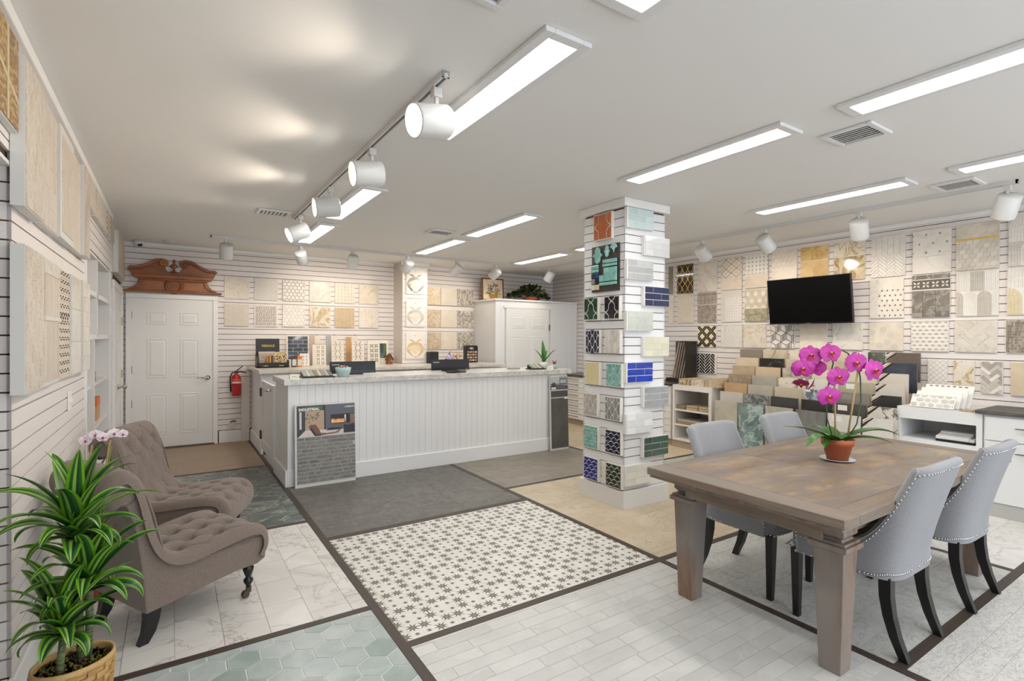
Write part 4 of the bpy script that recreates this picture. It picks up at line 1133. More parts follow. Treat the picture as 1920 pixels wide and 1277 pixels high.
_hd = {}
def spot(x, y, aim, drop, lb, grp, dia=.16, ln=.185, watts=SPOT_W, cone=110):
    """cylinder spot on a stem; aim = (dx, dy, dz)"""
    t = thing('track_spotlight', lb, 'track light', (x, y, H - .03), 0, grp)
    b = MB(); b.box(-.022, -.022, -.045, .022, .022, .0); b.build('adapter', HEAD, t, bevel=.003)
    MB().box(-.009, -.009, -drop - .01, .009, .009, -.045).build('stem', HEAD, t)
    d = Vector(aim).normalized()
    q = d.to_track_quat('-Z', 'Y')
    R = Matrix.Translation((0, 0, -drop)) @ q.to_matrix().to_4x4() @ Matrix.Translation((0, 0, -.02))
    r = dia / 2
    b = MB().lathe([(.0001, .105), (r * .9, .105), (r, .095), (r, .095 - ln + .012), (r * .985, .095 - ln), (r * .93, .095 - ln), (r * .92, .105 - ln + .015), (.0001, .105 - ln + .018)], n=32)
    b.tf(R @ Matrix.Translation((0, 0, -.02))); b.build('lamp_housing', HEAD, t)
    b = MB().lathe([(.0001, .105 - ln + .008), (r * .925, .105 - ln + .008)], n=32); b.tf(R @ Matrix.Translation((0, 0, -.02)))
    b.build('lens', glow('#FFF6E6', 9.0), t)
    li = bpy.data.lights.new('spot_lamp', 'SPOT'); li.energy = watts; li.spot_size = math.radians(cone); li.spot_blend = .6; li.color = (1, .86, .70); li.shadow_soft_size = r * .8
    lo_ = bpy.data.objects.new('spot_lamp', li); COL.objects.link(lo_); lo_.parent = t
    lo_.matrix_local = R @ Matrix.Translation((0, 0, .105 - ln - .035))
GT = 'white cylinder spotlights on the long left track'
for (y, n, a) in ((2.33, 'nearest and largest spotlight on the long left track, glowing at its open end', (-.95, -.12, -.22)), (3.30, 'second spotlight along the long left track', (-.97, .02, -.17)),
               (4.34, 'third spotlight along the long left track', (-.97, .04, -.15)), (5.50, 'farthest spotlight on the long left track', (-.88, -.1, -.42))):
    spot(1.08, y, a, .16, n, GT, watts=SPOT_W * .75, cone=112)
GT2 = 'small cylinder spotlights along the back wall track'
for x, n, a in ((.57, 'spotlight hanging upright over the white door, first on the back track', (.02, .55, -.9)), (1.45, 'second spotlight on the back track, its side lit white', (.35, .75, -.6)), (2.14, 'third spotlight on the back track', (.05, .7, -.75)),
                (2.96, 'spotlight in front of the boxed column', (-.1, .75, -.6)), (3.78, 'tilted spotlight just right of the boxed column', (-.35, .7, -.6)), (4.50, 'tilted spotlight in front of the framed flower picture', (-.3, .72, -.6)),
                ):
    spot(x, 7.36, a, .13, n, GT2, .15, .17, SPOT_W * (.22 if 2.9 < x < 3 else .75))
spot(5.47, 7.15, (-.25, .5, -.85), .13, 'spotlight tilted over the ivy on the tall cupboard', GT2, .15, .17, SPOT_W * .3)
GT3 = 'white cylinder spotlights on the television wall track'
for y, n, a in ((4.08, 'first spotlight right of the pillar, tilted to the wall', (.8, -.05, -.75)), (3.27, 'second spotlight right of the pillar', (.8, -.05, -.7)), (2.33, 'third spotlight right of the pillar, above the television corner', (.75, .25, -.9)), (1.28, 'nearest spotlight on the television wall track, at the right edge', (.6, .45, -1.1))):
    spot(5.47, y, a, .14, n, GT3, .155, .175, SPOT_W * .75)

t = thing('security_camera', 'small white dome camera in the back left ceiling corner', 'camera', (-.36, 8.33, H - .001))
MB().lathe([(.0001, -.075), (.035, -.07), (.055, -.045), (.06, -.02), (.06, 0)], n=24).build('body', HEAD, t)
MB().lathe([(.0001, 0), (.026, .002), (.028, .014)], n=16).tf(Matrix.Translation((.018, -.052, -.05)) @ Matrix.Rotation(PI / 2 - .5, 4, 'X') @ Matrix.Rotation(PI, 4, 'Y')).build('lens', BLACKP, t)
t = thing('smoke_detector', 'round white smoke detector on the ceiling above the carved pediment', 'smoke detector', (-.03, 8.1, H))
MB().lathe([(.0001, -.03), (.04, -.028), (.065, -.018), (.07, 0)], n=24).build('body', HEAD, t)
# ================================================================ service counter
CW = flat('#E8E8E8', .45)
CNT = thing('service_counter', 'long white beadboard service counter with a panelled left end', 'counter', (.985, 5.60, 0))
FXL, FXR, FYF, FYB, CH = .985, 4.57, 5.60, 6.30, 1.025
local(MB().box(FXL + .01, FYF + .012, .0, FXR - .01, FYB, CH), CNT, 'carcass', flat('#D8D6D3', .6))
nb = 46; w = (FXR - FXL - .06) / nb
pm = MB().box(.0009, 0, 0, w - .0009, .012, CH - .165).mesh('plank', CW)
for k in range(nb): link('plank', pm, CNT, (.03 + k * w, .0, .165))
for x in (FXL, FXR - .03): local(MB().box(x, FYF - .004, 0, x + .03, FYF + .012, CH), CNT, 'corner_post', CW)
local(MB().box(FXL - .012, FYF - .02, 0, FXR + .01, FYF + .008, .165), CNT, 'skirting', CW, bevel=.004)
# left end: framed recessed panel
b = MB(); X = FXL
for y0, y1, z0, z1 in ((5.60, 5.66, 0, CH), (6.26, 6.32, 0, CH), (5.66, 6.26, 0, .24), (5.66, 6.26, CH - .07, CH)): b.box(X - .006, y0, z0, X + .012, y1, z1)
local(b, CNT, 'end_frame', CW, bevel=.002)
local(MB().box(X + .004, 5.655, .235, X + .01, 6.265, CH - .065), CNT, 'end_panel', CW)
local(MB().box(X - .03, 5.585, 0, X + .002, 6.32, .165), CNT, 'end_skirting', CW, bevel=.004)
# swing gate between the two counters
GATE = thing('swing_gate', 'white panelled swing gate with black hinges between the two counters', 'gate', (.965, 6.34, .10))
b = MB()
for y0, y1, z0, z1 in ((6.34, 6.40, .10, .96), (7.18, 7.25, .10, .96), (6.40, 7.18, .10, .22), (6.40, 7.18, .88, .96)): b.box(.955, y0, z0, .99, y1, z1)
local(b, GATE, 'gate_frame', CW, bevel=.002)
local(MB().box(.968, 6.39, .21, .98, 7.19, .89), GATE, 'gate_panel', CW)
for z in (.76, .22): local(MB().box(.94, 7.21, z, .962, 7.30, z + .105), GATE, 'hinge', BLACKP, bevel=.003)
b = MB().tube([(.955, 6.46, .90), (.90, 6.47, .90), (.89, 6.56, .905)], [.012, .012, .009], 10); local(b, GATE, 'latch_lever', CHROME)
# marble worktop
TOP = thing('marble_countertop', 'white marble top of the long front counter', 'countertop', (.955, 5.565, 1.026))
local(MB().box(.94, 5.565, 1.026, 4.635, 6.28, 1.085), TOP, 'slab', stone('#CFCCC7', '#DEDBD6', 7, '#A5A29E', 5, .02, .25), bevel=.003)
# back counter along the back wall
BC = thing('back_counter', 'lower white back counter cabinet against the back wall', 'counter', (.97, 7.32, 0))
local(MB().box(.985, 7.34, .10, 4.60, 8.03, 1.04).box(.985, 8.03, .10, 3.10, 8.44, 1.04).box(3.62, 8.03, .10, 4.60, 8.44, 1.04), BC, 'carcass', CW)
local(MB().box(1.02, 7.40, 0, 4.58, 8.0, .10), BC, 'plinth', flat('#8E8478', .6))
local(MB().box(.962, 7.335, .0, .99, 8.44, .165), BC, 'end_skirting', CW)
for x in (1.35, 2.2, 3.05, 3.9): local(MB().box(x, 7.328, .30, x + .80, 7.342, 1.02), BC, 'cabinet_door', CW, bevel=.002)
local(MB().box(.96, 7.325, .80, .99, 7.35, 1.04), BC, 'gate_post', CW)
BT = thing('marble_back_countertop', 'white marble top of the back counter', 'countertop', (.93, 7.26, 1.041))
local(MB().box(.93, 7.26, 1.041, 4.66, 8.035, 1.085).box(.93, 8.035, 1.041, 3.10, 8.44, 1.085).box(3.62, 8.035, 1.041, 4.66, 8.44, 1.085), BT, 'slab', stone('#CFC8BE', '#DDD7CD', 7, '#AFA79C', 5, .02, .3), bevel=.003)
CT = 1.0855

# ---------------------------------------------------------------- tall cupboard in the back right corner
TX, TY, TZ = 4.69, 7.67, 2.165
TC = thing('tall_cupboard', 'tall white beadboard cupboard enclosure with a panelled door in the back right corner', 'cupboard', (TX, TY, 0))
local(MB().box(TX + .012, TY + .012, 0, XR - .003, YB - .003, TZ - .005), TC, 'carcass', flat('#D5D0CA', .6))
def bead(parent, x0, x1, y, z0, z1, side=False):
    n_ = max(1, round(abs(x1 - x0) / .06)); ww = (x1 - x0) / n_
    if side: m_ = MB().box(0, .0008, 0, .013, ww - .0008, z1 - z0).mesh('plank', CW)
    else: m_ = MB().box(.0008, 0, 0, ww - .0008, .013, z1 - z0).mesh('plank', CW)
    for k in range(n_):
        p = (y, x0 + k * ww, z0) if side else (x0 + k * ww, y, z0)
        link('plank', m_, parent, Vector(p) - Vector(parent.location))
bead(TC, TX + .03, 4.87, TY, 0, TZ); bead(TC, 5.88, XR - .01, TY, 0, TZ); bead(TC, 4.87, 5.88, TY, 2.06, TZ)
bead(TC, TY + .01, YB - .01, TX, 0, TZ, True)
local(MB().box(TX - .004, TY - .004, 0, TX + .03, TY + .012, TZ), TC, 'corner_post', CW)
local(MB().box(TX - .03, TY - .03, TZ, XR - .003, YB - .003, TZ + .03), TC, 'top', CW, bevel=.006)
D3 = door_struct('door_3', (4.90, TY - .012, .02), 0)
six_panel(D3, .94, 2.02, cols=((.10, .41), (.53, .84)), rows=((.165, .72), (.93, 1.52), (1.66, 1.90)))
MB().box(.93, -.012, 1.63, .96, .01, 1.74).build('hinge', flat('#8C8A86', .4, 1), D3)
MB().box(-.05, -.006, 2.02, .99, .02, 2.06).build('door_casing', CW, D3)

# ---------------------------------------------------------------- carved pediment over the door
WD = timber('#8A4B1D', '#A8642E', '#7A4119', (1.5, 8, 8), 3, .4)
PD = thing('carved_pediment', 'carved brown wooden broken pediment with scrolls hung above the white door', 'pediment', (.03, YB - .006, 2.10))
def sym(pts): return pts + [(-x, z) for x, z in reversed(pts)]
b = MB().plate(sym([(0, .02), (.53, .02), (.53, .0), (-.0, 0)][:0] + [(.56, 0), (.56, .022), (.50, .035), (.44, .07), (.40, .12), (.385, .175)][:]), 0, -.035)
b.build('frieze_board', WD, PD, bevel=.003)
MB().plate(sym([(.565, 0), (.565, .028)]), -.035, -.06).build('base_moulding', WD, PD, bevel=.006)
MB().plate(sym([(.395, .165), (.41, .185)]), -.03, -.07).build('bed_moulding', WD, PD, bevel=.005)
MB().plate(sym([(.44, .185), (.47, .235)]), -.02, -.09).build('cornice', WD, PD, bevel=.008)
for s in (-1, 1):
    gab = [(.47, .235), (.50, .30), (.47, .31), (.36, .32), (.27, .37), (.19, .42), (.13, .43), (.095, .40), (.10, .345), (.085, .30), (.06, .28), (.0, .272), (.0, .235)]
    MB().plate([(s * x, z) for x, z in (gab if s > 0 else gab)], -.015, -.045).build('gable_board', WD, PD, bevel=.003)
    rak = [(.515, .30), (.48, .335), (.40, .335), (.30, .385), (.21, .445), (.13, .455), (.075, .425), (.062, .385), (.10, .37), (.12, .40), (.19, .405), (.28, .352), (.37, .305), (.48, .297)]
    MB().plate([(s * x, z) for x, z in rak], -.03, -.085).build('raking_moulding', WD, PD, bevel=.008)
    b = MB().lathe([(.052, -.03), (.052, .0), (.04, .012), (.032, .004), (.022, .006), (.014, .02), (.0001, .022)], n=24).tf(Matrix.Translation((s * .115, -.085, .395)) @ Matrix.Rotation(PI / 2, 4, 'X'))
    b.build('scroll_rosette', WD, PD)
    q = [(s * x, z) for x, z in ((.375, .16), (.40, .11), (.45, .06), (.51, .032), (.47, .03), (.40, .05), (.355, .11), (.345, .16))]
    MB().plate(q, -.03, -.055).build('side_scroll', WD, PD, bevel=.004)
    MB().box(min(s * .12, s * .33), -.04, .04, max(s * .12, s * .33), -.034, .145).build('recessed_panel', timber('#96561F', '#B06C33', None, (1.5, 8, 8), 3, .4), PD)
b = MB().lathe([(.085, 0), (.105, .0), (.105, .02), (.085, .028), (.08, .012), (.055, .01), (.0001, .016)], n=32).tf(Matrix.Translation((0, -.036, .092)) @ Matrix.Rotation(PI / 2, 4, 'X'))
b.build('roundel', WD, PD)
MB().lathe([(.045, 0), (.045, .01), (.02, .02), (.012, .045), (.016, .055), (.04, .075), (.042, .095), (.02, .115), (.011, .13), (.018, .145), (.014, .165), (.0001, .185)], (0, -.06, .272), 20).build('urn_finial', WD, PD)

# ---------------------------------------------------------------- things on the back wall beside the door
EX = thing('fire_extinguisher', 'red fire extinguisher hung on the slats right of the white door', 'fire extinguisher', (.775, 8.365, .67))
RED = flat('#B4121A', .25, coat=.4)
MB().lathe([(.0001, 0), (.055, .0), (.06, .01), (.06, .255), (.055, .28), (.035, .30), (.02, .31), (.02, .325)], n=28).build('cylinder', RED, EX)
MB().lathe([(.0605, .155), (.0605, .245)], n=28).build('label_band', flat('#D8402F', .5), EX)
MB().lathe([(.0606, .175), (.0606, .20)], n=28).build('label_strip', flat('#D9D5CF', .5), EX)
b = MB(); b.box(-.02, -.015, .32, .03, .015, .35); b.tube([(0, 0, .35), (.03, 0, .375), (.085, 0, .425)], .007, 8); b.tube([(0, 0, .335), (.05, 0, .34), (.13, 0, .325)], [.008, .009, .009], 8)
b.build('valve_handle', flat('#2A2624', .4), EX)
MB().tube([(-.015, 0, .335), (-.05, -.01, .33), (-.075, -.01, .27), (-.075, 0, .18), (-.068, 0, .06)], .009, 8).build('hose', BLACKP, EX)
small_box('plank_sample', 'tall pale plank leaning upright right of the fire extinguisher', 'plank', .90, 8.425, .001, .108, .02, .93, flat('#D8D0CA', .6))
o = thing('wall_outlet', 'outlet cover with a dark cord tip low on the slats below the extinguisher', 'outlet', (.73, YB - .002, .25))
MB().box(-.045, -.014, -.045, .045, 0, .045).tf(Matrix.Rotation(.6, 4, 'Y')).build('cover', flat('#D5CCC0', .6), o, bevel=.004)
MB().tube([(-.02, -.02, .04), (.02, -.03, .055), (.05, -.02, .045)], .009, 6).build('cord', BLACKP, o)
o = thing('light_switch', 'white double light switch plate on the left wall below the stone boards', 'switch', (XL + .001, 4.22, 1.05), PI / 2)
MB().box(-.06, -.008, 0, .06, 0, .12).build('plate', TRIMW, o, bevel=.003)
for x in (-.025, .025): MB().box(x - .008, -.02, .05, x + .008, -.006, .075).build('toggle', TRIMW, o)

# ---------------------------------------------------------------- sample cards and boxes along the back counter
def at_back(x, y): return (x, y, CT)
BB = thing('sample_box', 'open black sample box of gold and brown mosaic pieces on the back counter', 'sample box', at_back(.985, 7.82))
BLK = flat('#1B1816', .4)
b = MB(); b.box(0, 0, 0, .40, .26, .012); b.box(0, 0, 0, .40, .008, .07); b.box(.392, 0, 0, .40, .26, .10)
b.prism([(0, 0), (.26, 0), (.26, .19), (0, .13)], lambda u, v, w: (w, u, v), 0, .008)
b.build('tray', BLK, BB)
MB().box(.01, 0, 0, .32, .008, .40).tf(Matrix.Translation((0, .262, .003)) @ Matrix.Rotation(-.10, 4, 'X')).build('lid_back', BLK, BB)
gl = flat('#D9A93F', .4)
text('lettering', 'VERSACE', .042, gl, BB, (.085, .2893, .285), (PI / 2 - .1, 0, 0), bold=.001)
for k, c in enumerate(('#C08A2D', '#8A5A22', '#C9973A', '#3A2A1E', '#B97F2A')): MB().box(.115 + .02 * k, .03, .07, .132 + .02 * k, .05, .165).build('mosaic_chip', flat(c, .35), BB)
random.seed(3)
m4 = [flat(c, .3) for c in ('#C99A3B', '#8F6B33', '#E0C98A', '#4A3A2A', '#EDE3CF')]
b = MB()
for i in range(13):
    for j in range(8): b.box(.225 + .0115 * i, .03, .07 + .0125 * j, .235 + .0115 * i, .05, .081 + .0125 * j, random.randrange(5))
b.build('mosaic_sheet', m4, BB, kind='stuff')
for k, (x0, x1, z, c) in enumerate(((.03, .22, .165, '#8E6A66'), (.22, .36, .185, '#C9A02F'), (.03, .24, .19, '#D8C6BC'), (.10, .36, .15, '#A08A70'))):
    MB().box(x0, .10 + .03 * k, .06, x1, .12 + .03 * k, z + .03).build('mosaic_row', stone(c, '#D8C9B0', 60, rough=.4), BB)
for x in (.07, .27): MB().box(x, -.001, .022, x + .06, 0, .032).build('gold_mark', gl, BB)

def card(name, lb, x, y, w, h, cat='sample card', t=.012, m=None, tilt=-.08):
    o = thing(name, lb, cat, at_back(x, y), 0, 'tile cards standing along the back counter', tilt)
    MB().box(0, 0, 0, w, t, h).build('card', m or flat('#DAD0C4', .7), o)
    return o
o = card('brick_card', 'tall dark navy brick sample board standing behind the bottles', 1.41, 8.15, .31, .46)
lay(o, p_bond(.28, .34, .14, .057, (0,)), [glz('#20262F', '#2D3540', 8)], (.018, .10, .30, .445), 0, .006, sep=True, grout=flat('#CFC9C1', .8))
for k, (x, c) in enumerate(((1.425, '#3A3330'), (1.50, '#E07B28'))):
    o = thing('sealer_can', ('dark capped can beside the orange one on the back counter', 'orange capped can on the back counter')[k], 'can', at_back(x + .03, 7.86))
    MB().box(-.033, -.02, 0, .033, .02, .13).build('body', flat(('#4A403A', '#D98A3C')[k], .4), o, bevel=.006)
    MB().box(-.025, -.021, .02, .025, -.0195, .11).build('label', flat('#CFCCCB', .5), o)
    MB().box(-.034, -.021, .13, .034, .021, .155).build('cap', flat(c, .4), o, bevel=.004)
o = card('dot_tile_card', 'small white card tile with black corner dots beside the orange can', 1.55, 7.95, .135, .19)
lay(o, p_dots(.125, .18, .045, .009, (0, 1)), [wht2, BLACKP], (.005, .005, .13, .185), 0, .001)
o = card('flower_card', 'cream card tile printed with dark blossoms on the back counter', 1.75, 8.05, .195, .315)
lay(o, p_petal(.13, .29, 2, 5, 1), [crm, flat('#5E5350', .6)], (.05, .012, .185, .305), 0, 0)
for x, c, z, lb in ((1.745, '#B9A599', .45, 'narrow pinkish grey strip sample behind the blossom card'), (1.985, '#A2A2A0', .45, 'narrow brushed grey strip sample on the back counter'), (2.29, '#B98F5E', .43, 'narrow tan wooden strip sample on the back counter')):
    o = card('strip_card', lb, x, 8.2, .075, z, m=timber(c, c, None, (8, 8, 1)))
for x, lb in ((1.80, 'small blank swatch hung behind the blossom card'), (2.06, 'small blank swatch hung beside the grey strip'), (2.375, 'small blank swatch hung beside the tan strip')):
    o = thing('swatch', lb, 'sample card', (x, 8.24, CT + .33), 0, 'blank swatches above the cards'); MB().box(0, 0, 0, .10, .008, .12).build('card', flat('#DED3C6', .7), o)
    MB().tube([(.05, .004, .12), (.05, .0, .135), (.06, .0, .14)], .003, 6).build('hook', BLACKP, o)
for x, lb, cc in ((2.035, 'cream card tile with olive lattice lines, left of the pair', '#8A7D52'), (2.345, 'cream card tile with grey lattice lines, right of the pair', '#5E584E')):
    o = card('lattice_card', lb, x, 8.08, .185, .35)
    b = MB()
    for j in range(3):
        z = .05 + .095 * j + .03
        for s in (-1, 1):
            b.plate([(.0925 + s * .01, z + .045), (.0925 + s * .016, z + .04), (.0925 + s * .05, z + .09), (.0925 + s * .044, z + .095)][::s], 0, -.002)
            b.plate([(.0925 + s * .03, z + .04), (.0925 + s * .03, z + .046), (.0925 + s * .075, z + .046), (.0925 + s * .075, z + .04)][::s], 0, -.002)
            b.plate([(.0925 + s * .01, z + .04), (.0925 + s * .016, z + .045), (.0925 + s * .05, z - .005), (.0925 + s * .044, z - .01)][::s], 0, -.002)
    b.build('lattice_lines', flat(cc, .5), o)
o = card('star_card', 'white card of two dark eight-star tiles on the back counter', 2.58, 8.05, .19, .38)
lay(o, p_petal(.14, .30, 2, 4, 1), [flat('#CFC8B8', .6), flat('#38402F', .5)], (.03, .03, .17, .32), 0, 0)
o = card('green_card', 'card with two glossy green brick tiles on the back counter', 2.775, 8.1, .16, .385)
for k, c in enumerate((('#22352A', '#34503F'), ('#3A4A34', '#566A4C'))): MB().box(.02 + .055 * k, -.008, .10, .07 + .055 * k, 0, .33).build('tile', glz(*c), o)
o = thing('toy_house', 'tiny brown wooden house at the end of the card row', 'ornament', at_back(2.87, 7.95), .2)
b = MB().plate([(0, 0), (.085, 0), (.085, .075), (.0425, .15), (0, .075)], .07, 0); b.build('walls', timber('#7A4A25', '#8F5C33', None), o)
for s in (0, 1):
    q = [(.0425, .15), (.0425, .165), (-.012, .07), (-.008, .062)] if s == 0 else [(.0425, .165), (.0425, .15), (.093, .062), (.097, .07)]
    MB().plate(q, .08, -.012).build('roof', timber('#5A3418', '#6E4424', None), o)
MB().box(.05, -.002, .05, .068, 0, .07).build('window', flat('#D8A85A', .5), o)

o = thing('smart_speaker', 'black square speaker on the back counter right of the column', 'speaker', at_back(3.56, 7.9))
MB().box(0, 0, 0, .165, .14, .195).build('body', BLACKP, o, bevel=.012, seg=3); MB().box(.09, -.002, .09, .15, 0, .16).build('screen', flat('#2A2A2E', .15), o)
o = thing('seashell', 'purple striped shell ornament standing on the back counter', 'ornament', at_back(3.93, 7.9), 0, 'shell ornaments on the back counter')
MB().lathe([(.0001, 0), (.05, .01), (.075, .05), (.078, .085), (.055, .125), (.03, .145), (.0001, .15)], n=20, sy=.6).build('shell', stone('#8D78A8', '#C9BCD6', 14, rough=.3, stretch=(6, 1, 1)), o)
MB().tube([(-.01, 0, .14), (-.01, 0, .17), (.005, 0, .205)], [.022, .012, .003], 8).build('spire', flat('#7E7A84', .4), o)
MB().ball((-.075, -.01, .05), .028, 8, 5).build('dark_end', flat('#2F2A38', .3), o)
o = thing('seashell', 'cream and tan spiky shell ornament beside the purple one', 'ornament', at_back(4.10, 7.95), 0, 'shell ornaments on the back counter')
b = MB()
random.seed(5)
for k in range(9): b.ball((random.uniform(-.06, .06), random.uniform(-.02, .02), .03 + random.random() * .11), .032, 7, 5, 0, (1, .6, 1))
for k in range(7): b.tube([(-.07 + .023 * k, 0, .10), (-.08 + .027 * k, -.01, .165)], [.012, .002], 5)
b.build('shell', stone('#B58E62', '#E0CDAE', 25, rough=.4), o)
o = thing('sample_rack', 'black tabletop rack holding rows of round tan grout samples', 'display rack', at_back(4.235, 7.9))
b = MB().plate([(0, 0), (.235, 0), (.235, .27), (.215, .295), (.02, .295), (0, .27)], .10, 0); b.build('case', BLACKP, o, bevel=.004)
for i in range(4):
    for j in range(4): MB().box(.022 + .05 * i, -.012, .025 + .047 * j, .06 + .05 * i, 0, .055 + .047 * j).build('sample_chip', flat(('#C9B292', '#B79C7A', '#D4C2A5', '#A98E6F')[(i + j) % 4], .6), o, bevel=.004)
MB().plate([(.035, .235), (.06, .235), (.0475, .258)], 0, -.001).build('emblem', flat('#C44A3A', .5), o)
text('lettering', 'TEC', .045, flat('#EDEBE8', .5), o, (.068, -.001, .228), bold=.0014)

# ---------------------------------------------------------------- front counter top
def mon(lb, x0, x1, y, word, rz=0):
    o = thing('monitor', lb, 'monitor', (x0, y, CT), rz, 'low black monitors on the front counter')
    W = x1 - x0
    MB().box(0, -.012, .012, W, .012, .150).tf(Matrix.Rotation(-.06, 4, 'X')).build('back_shell', flat('#26272B', .5), o, bevel=.003)
    MB().box(.0, -.0155, .012, W, -.011, .05).tf(Matrix.Rotation(-.06, 4, 'X')).build('lower_band', flat('#121215', .3), o)
    MB().box(W * .3, -.05, 0, W * .7, .06, .012).build('foot', BLACKP, o, bevel=.002)
    text('lettering', word, .028, flat('#C8CACD', .4), o, (.02, -.0062, .108), (PI / 2 - .06, 0, 0), bold=.0004)
    MB().box(W - .055, -.0155, .022, W - .018, -.0145, .032).tf(Matrix.Rotation(-.06, 4, 'X')).build('badge', flat('#8E8F92', .4), o)
mon('low black monitor back beside the blue bowl on the front counter', 1.49, 2.01, 6.0, 'Lenovo')
mon('low black monitor back in the middle of the front counter', 2.73, 3.26, 6.0, 'Lenovo')
o = thing('candy_bowl', 'pale blue bowl heaped with wrapped sweets on the front counter', 'bowl', (1.555, 5.70, CT))
MB().lathe([(.0001, 0), (.05, 0), (.055, .006), (.075, .05), (.083, .10), (.079, .10), (.07, .05), (.048, .012), (.0001, .01)], n=32).build('bowl', flat('#A9C3C4', .3, coat=.3), o)
random.seed(8)
for k in range(16):
    a = random.random() * 6.28; r_ = random.random() ** .5 * .055
    c = random.choice(('#7A3B6A', '#D8C23A', '#D9D5CC', '#A4402F', '#6A7A3A', '#E0DCD2', '#C98A3A'))
    MB().box(-.014, -.009, -.006, .014, .009, .006).tf(Matrix.Translation((r_ * math.cos(a), r_ * math.sin(a), .102 + .012 * random.random())) @ Matrix.Rotation(random.random() * 3, 4, 'Z') @ Matrix.Rotation(random.uniform(-.6, .6), 4, 'X')).build('sweet', flat(c, .35), o, bevel=.003)
def chip_tray(lb, x, y, w, d, rz, cols):
    o = thing('chip_tray', lb, 'sample tray', (x, y, CT), rz, 'sloping trays of sample chips')
    MB().box(-.015, -.01, 0, w + .015, d, .012).build('base', BLACKP, o)
    n_ = len(cols)
    for k, c in enumerate(cols):
        MB().hexa([(k * w / n_ + .002, .02, .013), ((k + 1) * w / n_ - .002, .02, .013), ((k + 1) * w / n_ - .002, d - .02, .062), (k * w / n_ + .002, d - .02, .062)],
                  [(k * w / n_ + .002, .015, .021), ((k + 1) * w / n_ - .002, .015, .021), ((k + 1) * w / n_ - .002, d - .025, .070), (k * w / n_ + .002, d - .025, .070)]).build('chip', flat(c, .4), o)
    MB().hexa([(0, .018, .012), (w, .018, .012), (w, d - .02, .012), (0, d - .02, .012)], [(0, .018, .0128), (w, .018, .0128), (w, d - .02, .06), (0, d - .02, .06)]).build('wedge', BLACKP, o)
chip_tray('black tray of grey and tan sample chips beside the blue bowl', 1.15, 5.68, .30, .20, 0, ('#8E9088', '#B5B7AE', '#9C9680', '#7E7358', '#B3AA98', '#8C867C', '#A5A29B', '#6E6C68'))
chip_tray('black tray of pale sample chips at the right end of the front counter', 4.08, 5.70, .20, .16, 0, ('#7E8076', '#A5A79B', '#94917F', '#B3B1A4', '#6E6E66'))
for x, y, lb in ((1.00, 5.60, 'small folded price card at the left front counter corner'), (4.31, 5.66, 'small folded card at the right end of the front counter')):
    o = thing('price_card', lb, 'card', (x, y, CT), 0)
    MB().hexa([(0, 0, 0), (.09, 0, 0), (.09, .05, 0), (0, .05, 0)], [(0, .02, .05), (.09, .02, .05), (.09, .026, .05), (0, .026, .05)]).build('card', flat('#E0DCCB', .7), o)
    MB().box(.02, -.002, .022, .07, .0, .026).tf(Matrix.Translation((0, .01, 0))).build('printed_line', flat('#7E8272', .7), o)
o = thing('leather_case', 'flat black glossy case lying before the second monitor', 'case', (2.90, 5.66, CT), .1)
MB().box(-.12, -.05, 0, .12, .05, .03).build('body', flat('#241F1E', .3), o, bevel=.012, seg=3)
MB().box(.02, -.052, .008, .11, -.049, .022).build('metal_edge', flat('#8C7F66', .4, .8), o)
small_box('paper_stack', 'short stack of brown paper at the right of the front counter', 'papers', 3.93, 5.95, CT, .14, .12, .02, flat('#A79A8C', .8))
# potted plant and small blue pot
GRN = stone('#2E6A23', '#4C8C34', 6, rough=.4)
def leaf(mb, base, az, L, W, lift, droop, n=8, mi=0, fold=.15, cols=2, twist=0):
    """blade leaf: arc in the vertical plane az, width tapering at both ends; cols strips across with material pattern"""
    base = Vector(base); d = Vector((math.cos(az), math.sin(az), 0)); sd = Vector((-math.sin(az), math.cos(az), 0))
    rows = []
    p = base.copy(); ang = lift
    for i in range(n + 1):
        t = i / n
        w = W * (math.sin(PI * min(1, .12 + .88 * t) ** .8) ** .75 if t < .999 else .02)
        ang_i = lift - droop * t * t
        tan_ = d * math.cos(ang_i) + Vector((0, 0, 1)) * math.sin(ang_i)
        nrm = -d * math.sin(ang_i) + Vector((0, 0, 1)) * math.cos(ang_i)
        tw = twist * t
        s2 = sd * math.cos(tw) + nrm * math.sin(tw)
        n2 = nrm * math.cos(tw) - sd * math.sin(tw)
        rows.append([p + s2 * (w / 2 * (2 * c / cols - 1)) + n2 * (abs(2 * c / cols - 1) * w * fold) for c in range(cols + 1)])
        p = p + tan_ * (L / n)
    vs = [q for r_ in rows for q in r_]
    for c in range(cols):
        m_ = mi[c] if isinstance(mi, (list, tuple)) else mi
        b0 = len(mb.v)
        mb.add([rows[i][c + k] for i in range(n + 1) for k in (0, 1)], [(2 * i, 2 * i + 1, 2 * i + 3, 2 * i + 2) for i in range(n)], m_, True)
    return mb
o = thing('potted_plant', 'small leafy plant in a white pot at the right end of the front counter', 'plant', (4.42, 5.92, CT))
MB().lathe([(.0001, 0), (.045, 0), (.055, .09), (.05, .09), (.045, .07), (.0001, .07)], n=20).build('pot', flat('#E2DED8', .4), o)
for az, L, W, lf, dr in ((1.5, .33, .075, 1.5, .15), (2.9, .26, .07, 1.1, .7), (-.3, .28, .07, .9, .3), (.4, .22, .05, 1.2, .6), (-2.4, .2, .05, 1.2, .7)):
    leaf(MB(), (0, 0, .07), az, L, W, lf, dr).build('leaf', GRN, o)
o = thing('small_pot', 'little blue pot with red bits at the end of the front counter', 'pot', (4.46, 5.72, CT))
MB().lathe([(.0001, 0), (.035, 0), (.05, .065), (.046, .065), (.033, .01), (.0001, .01)], n=20).build('pot', flat('#A6BDBB', .4), o)
b = MB()
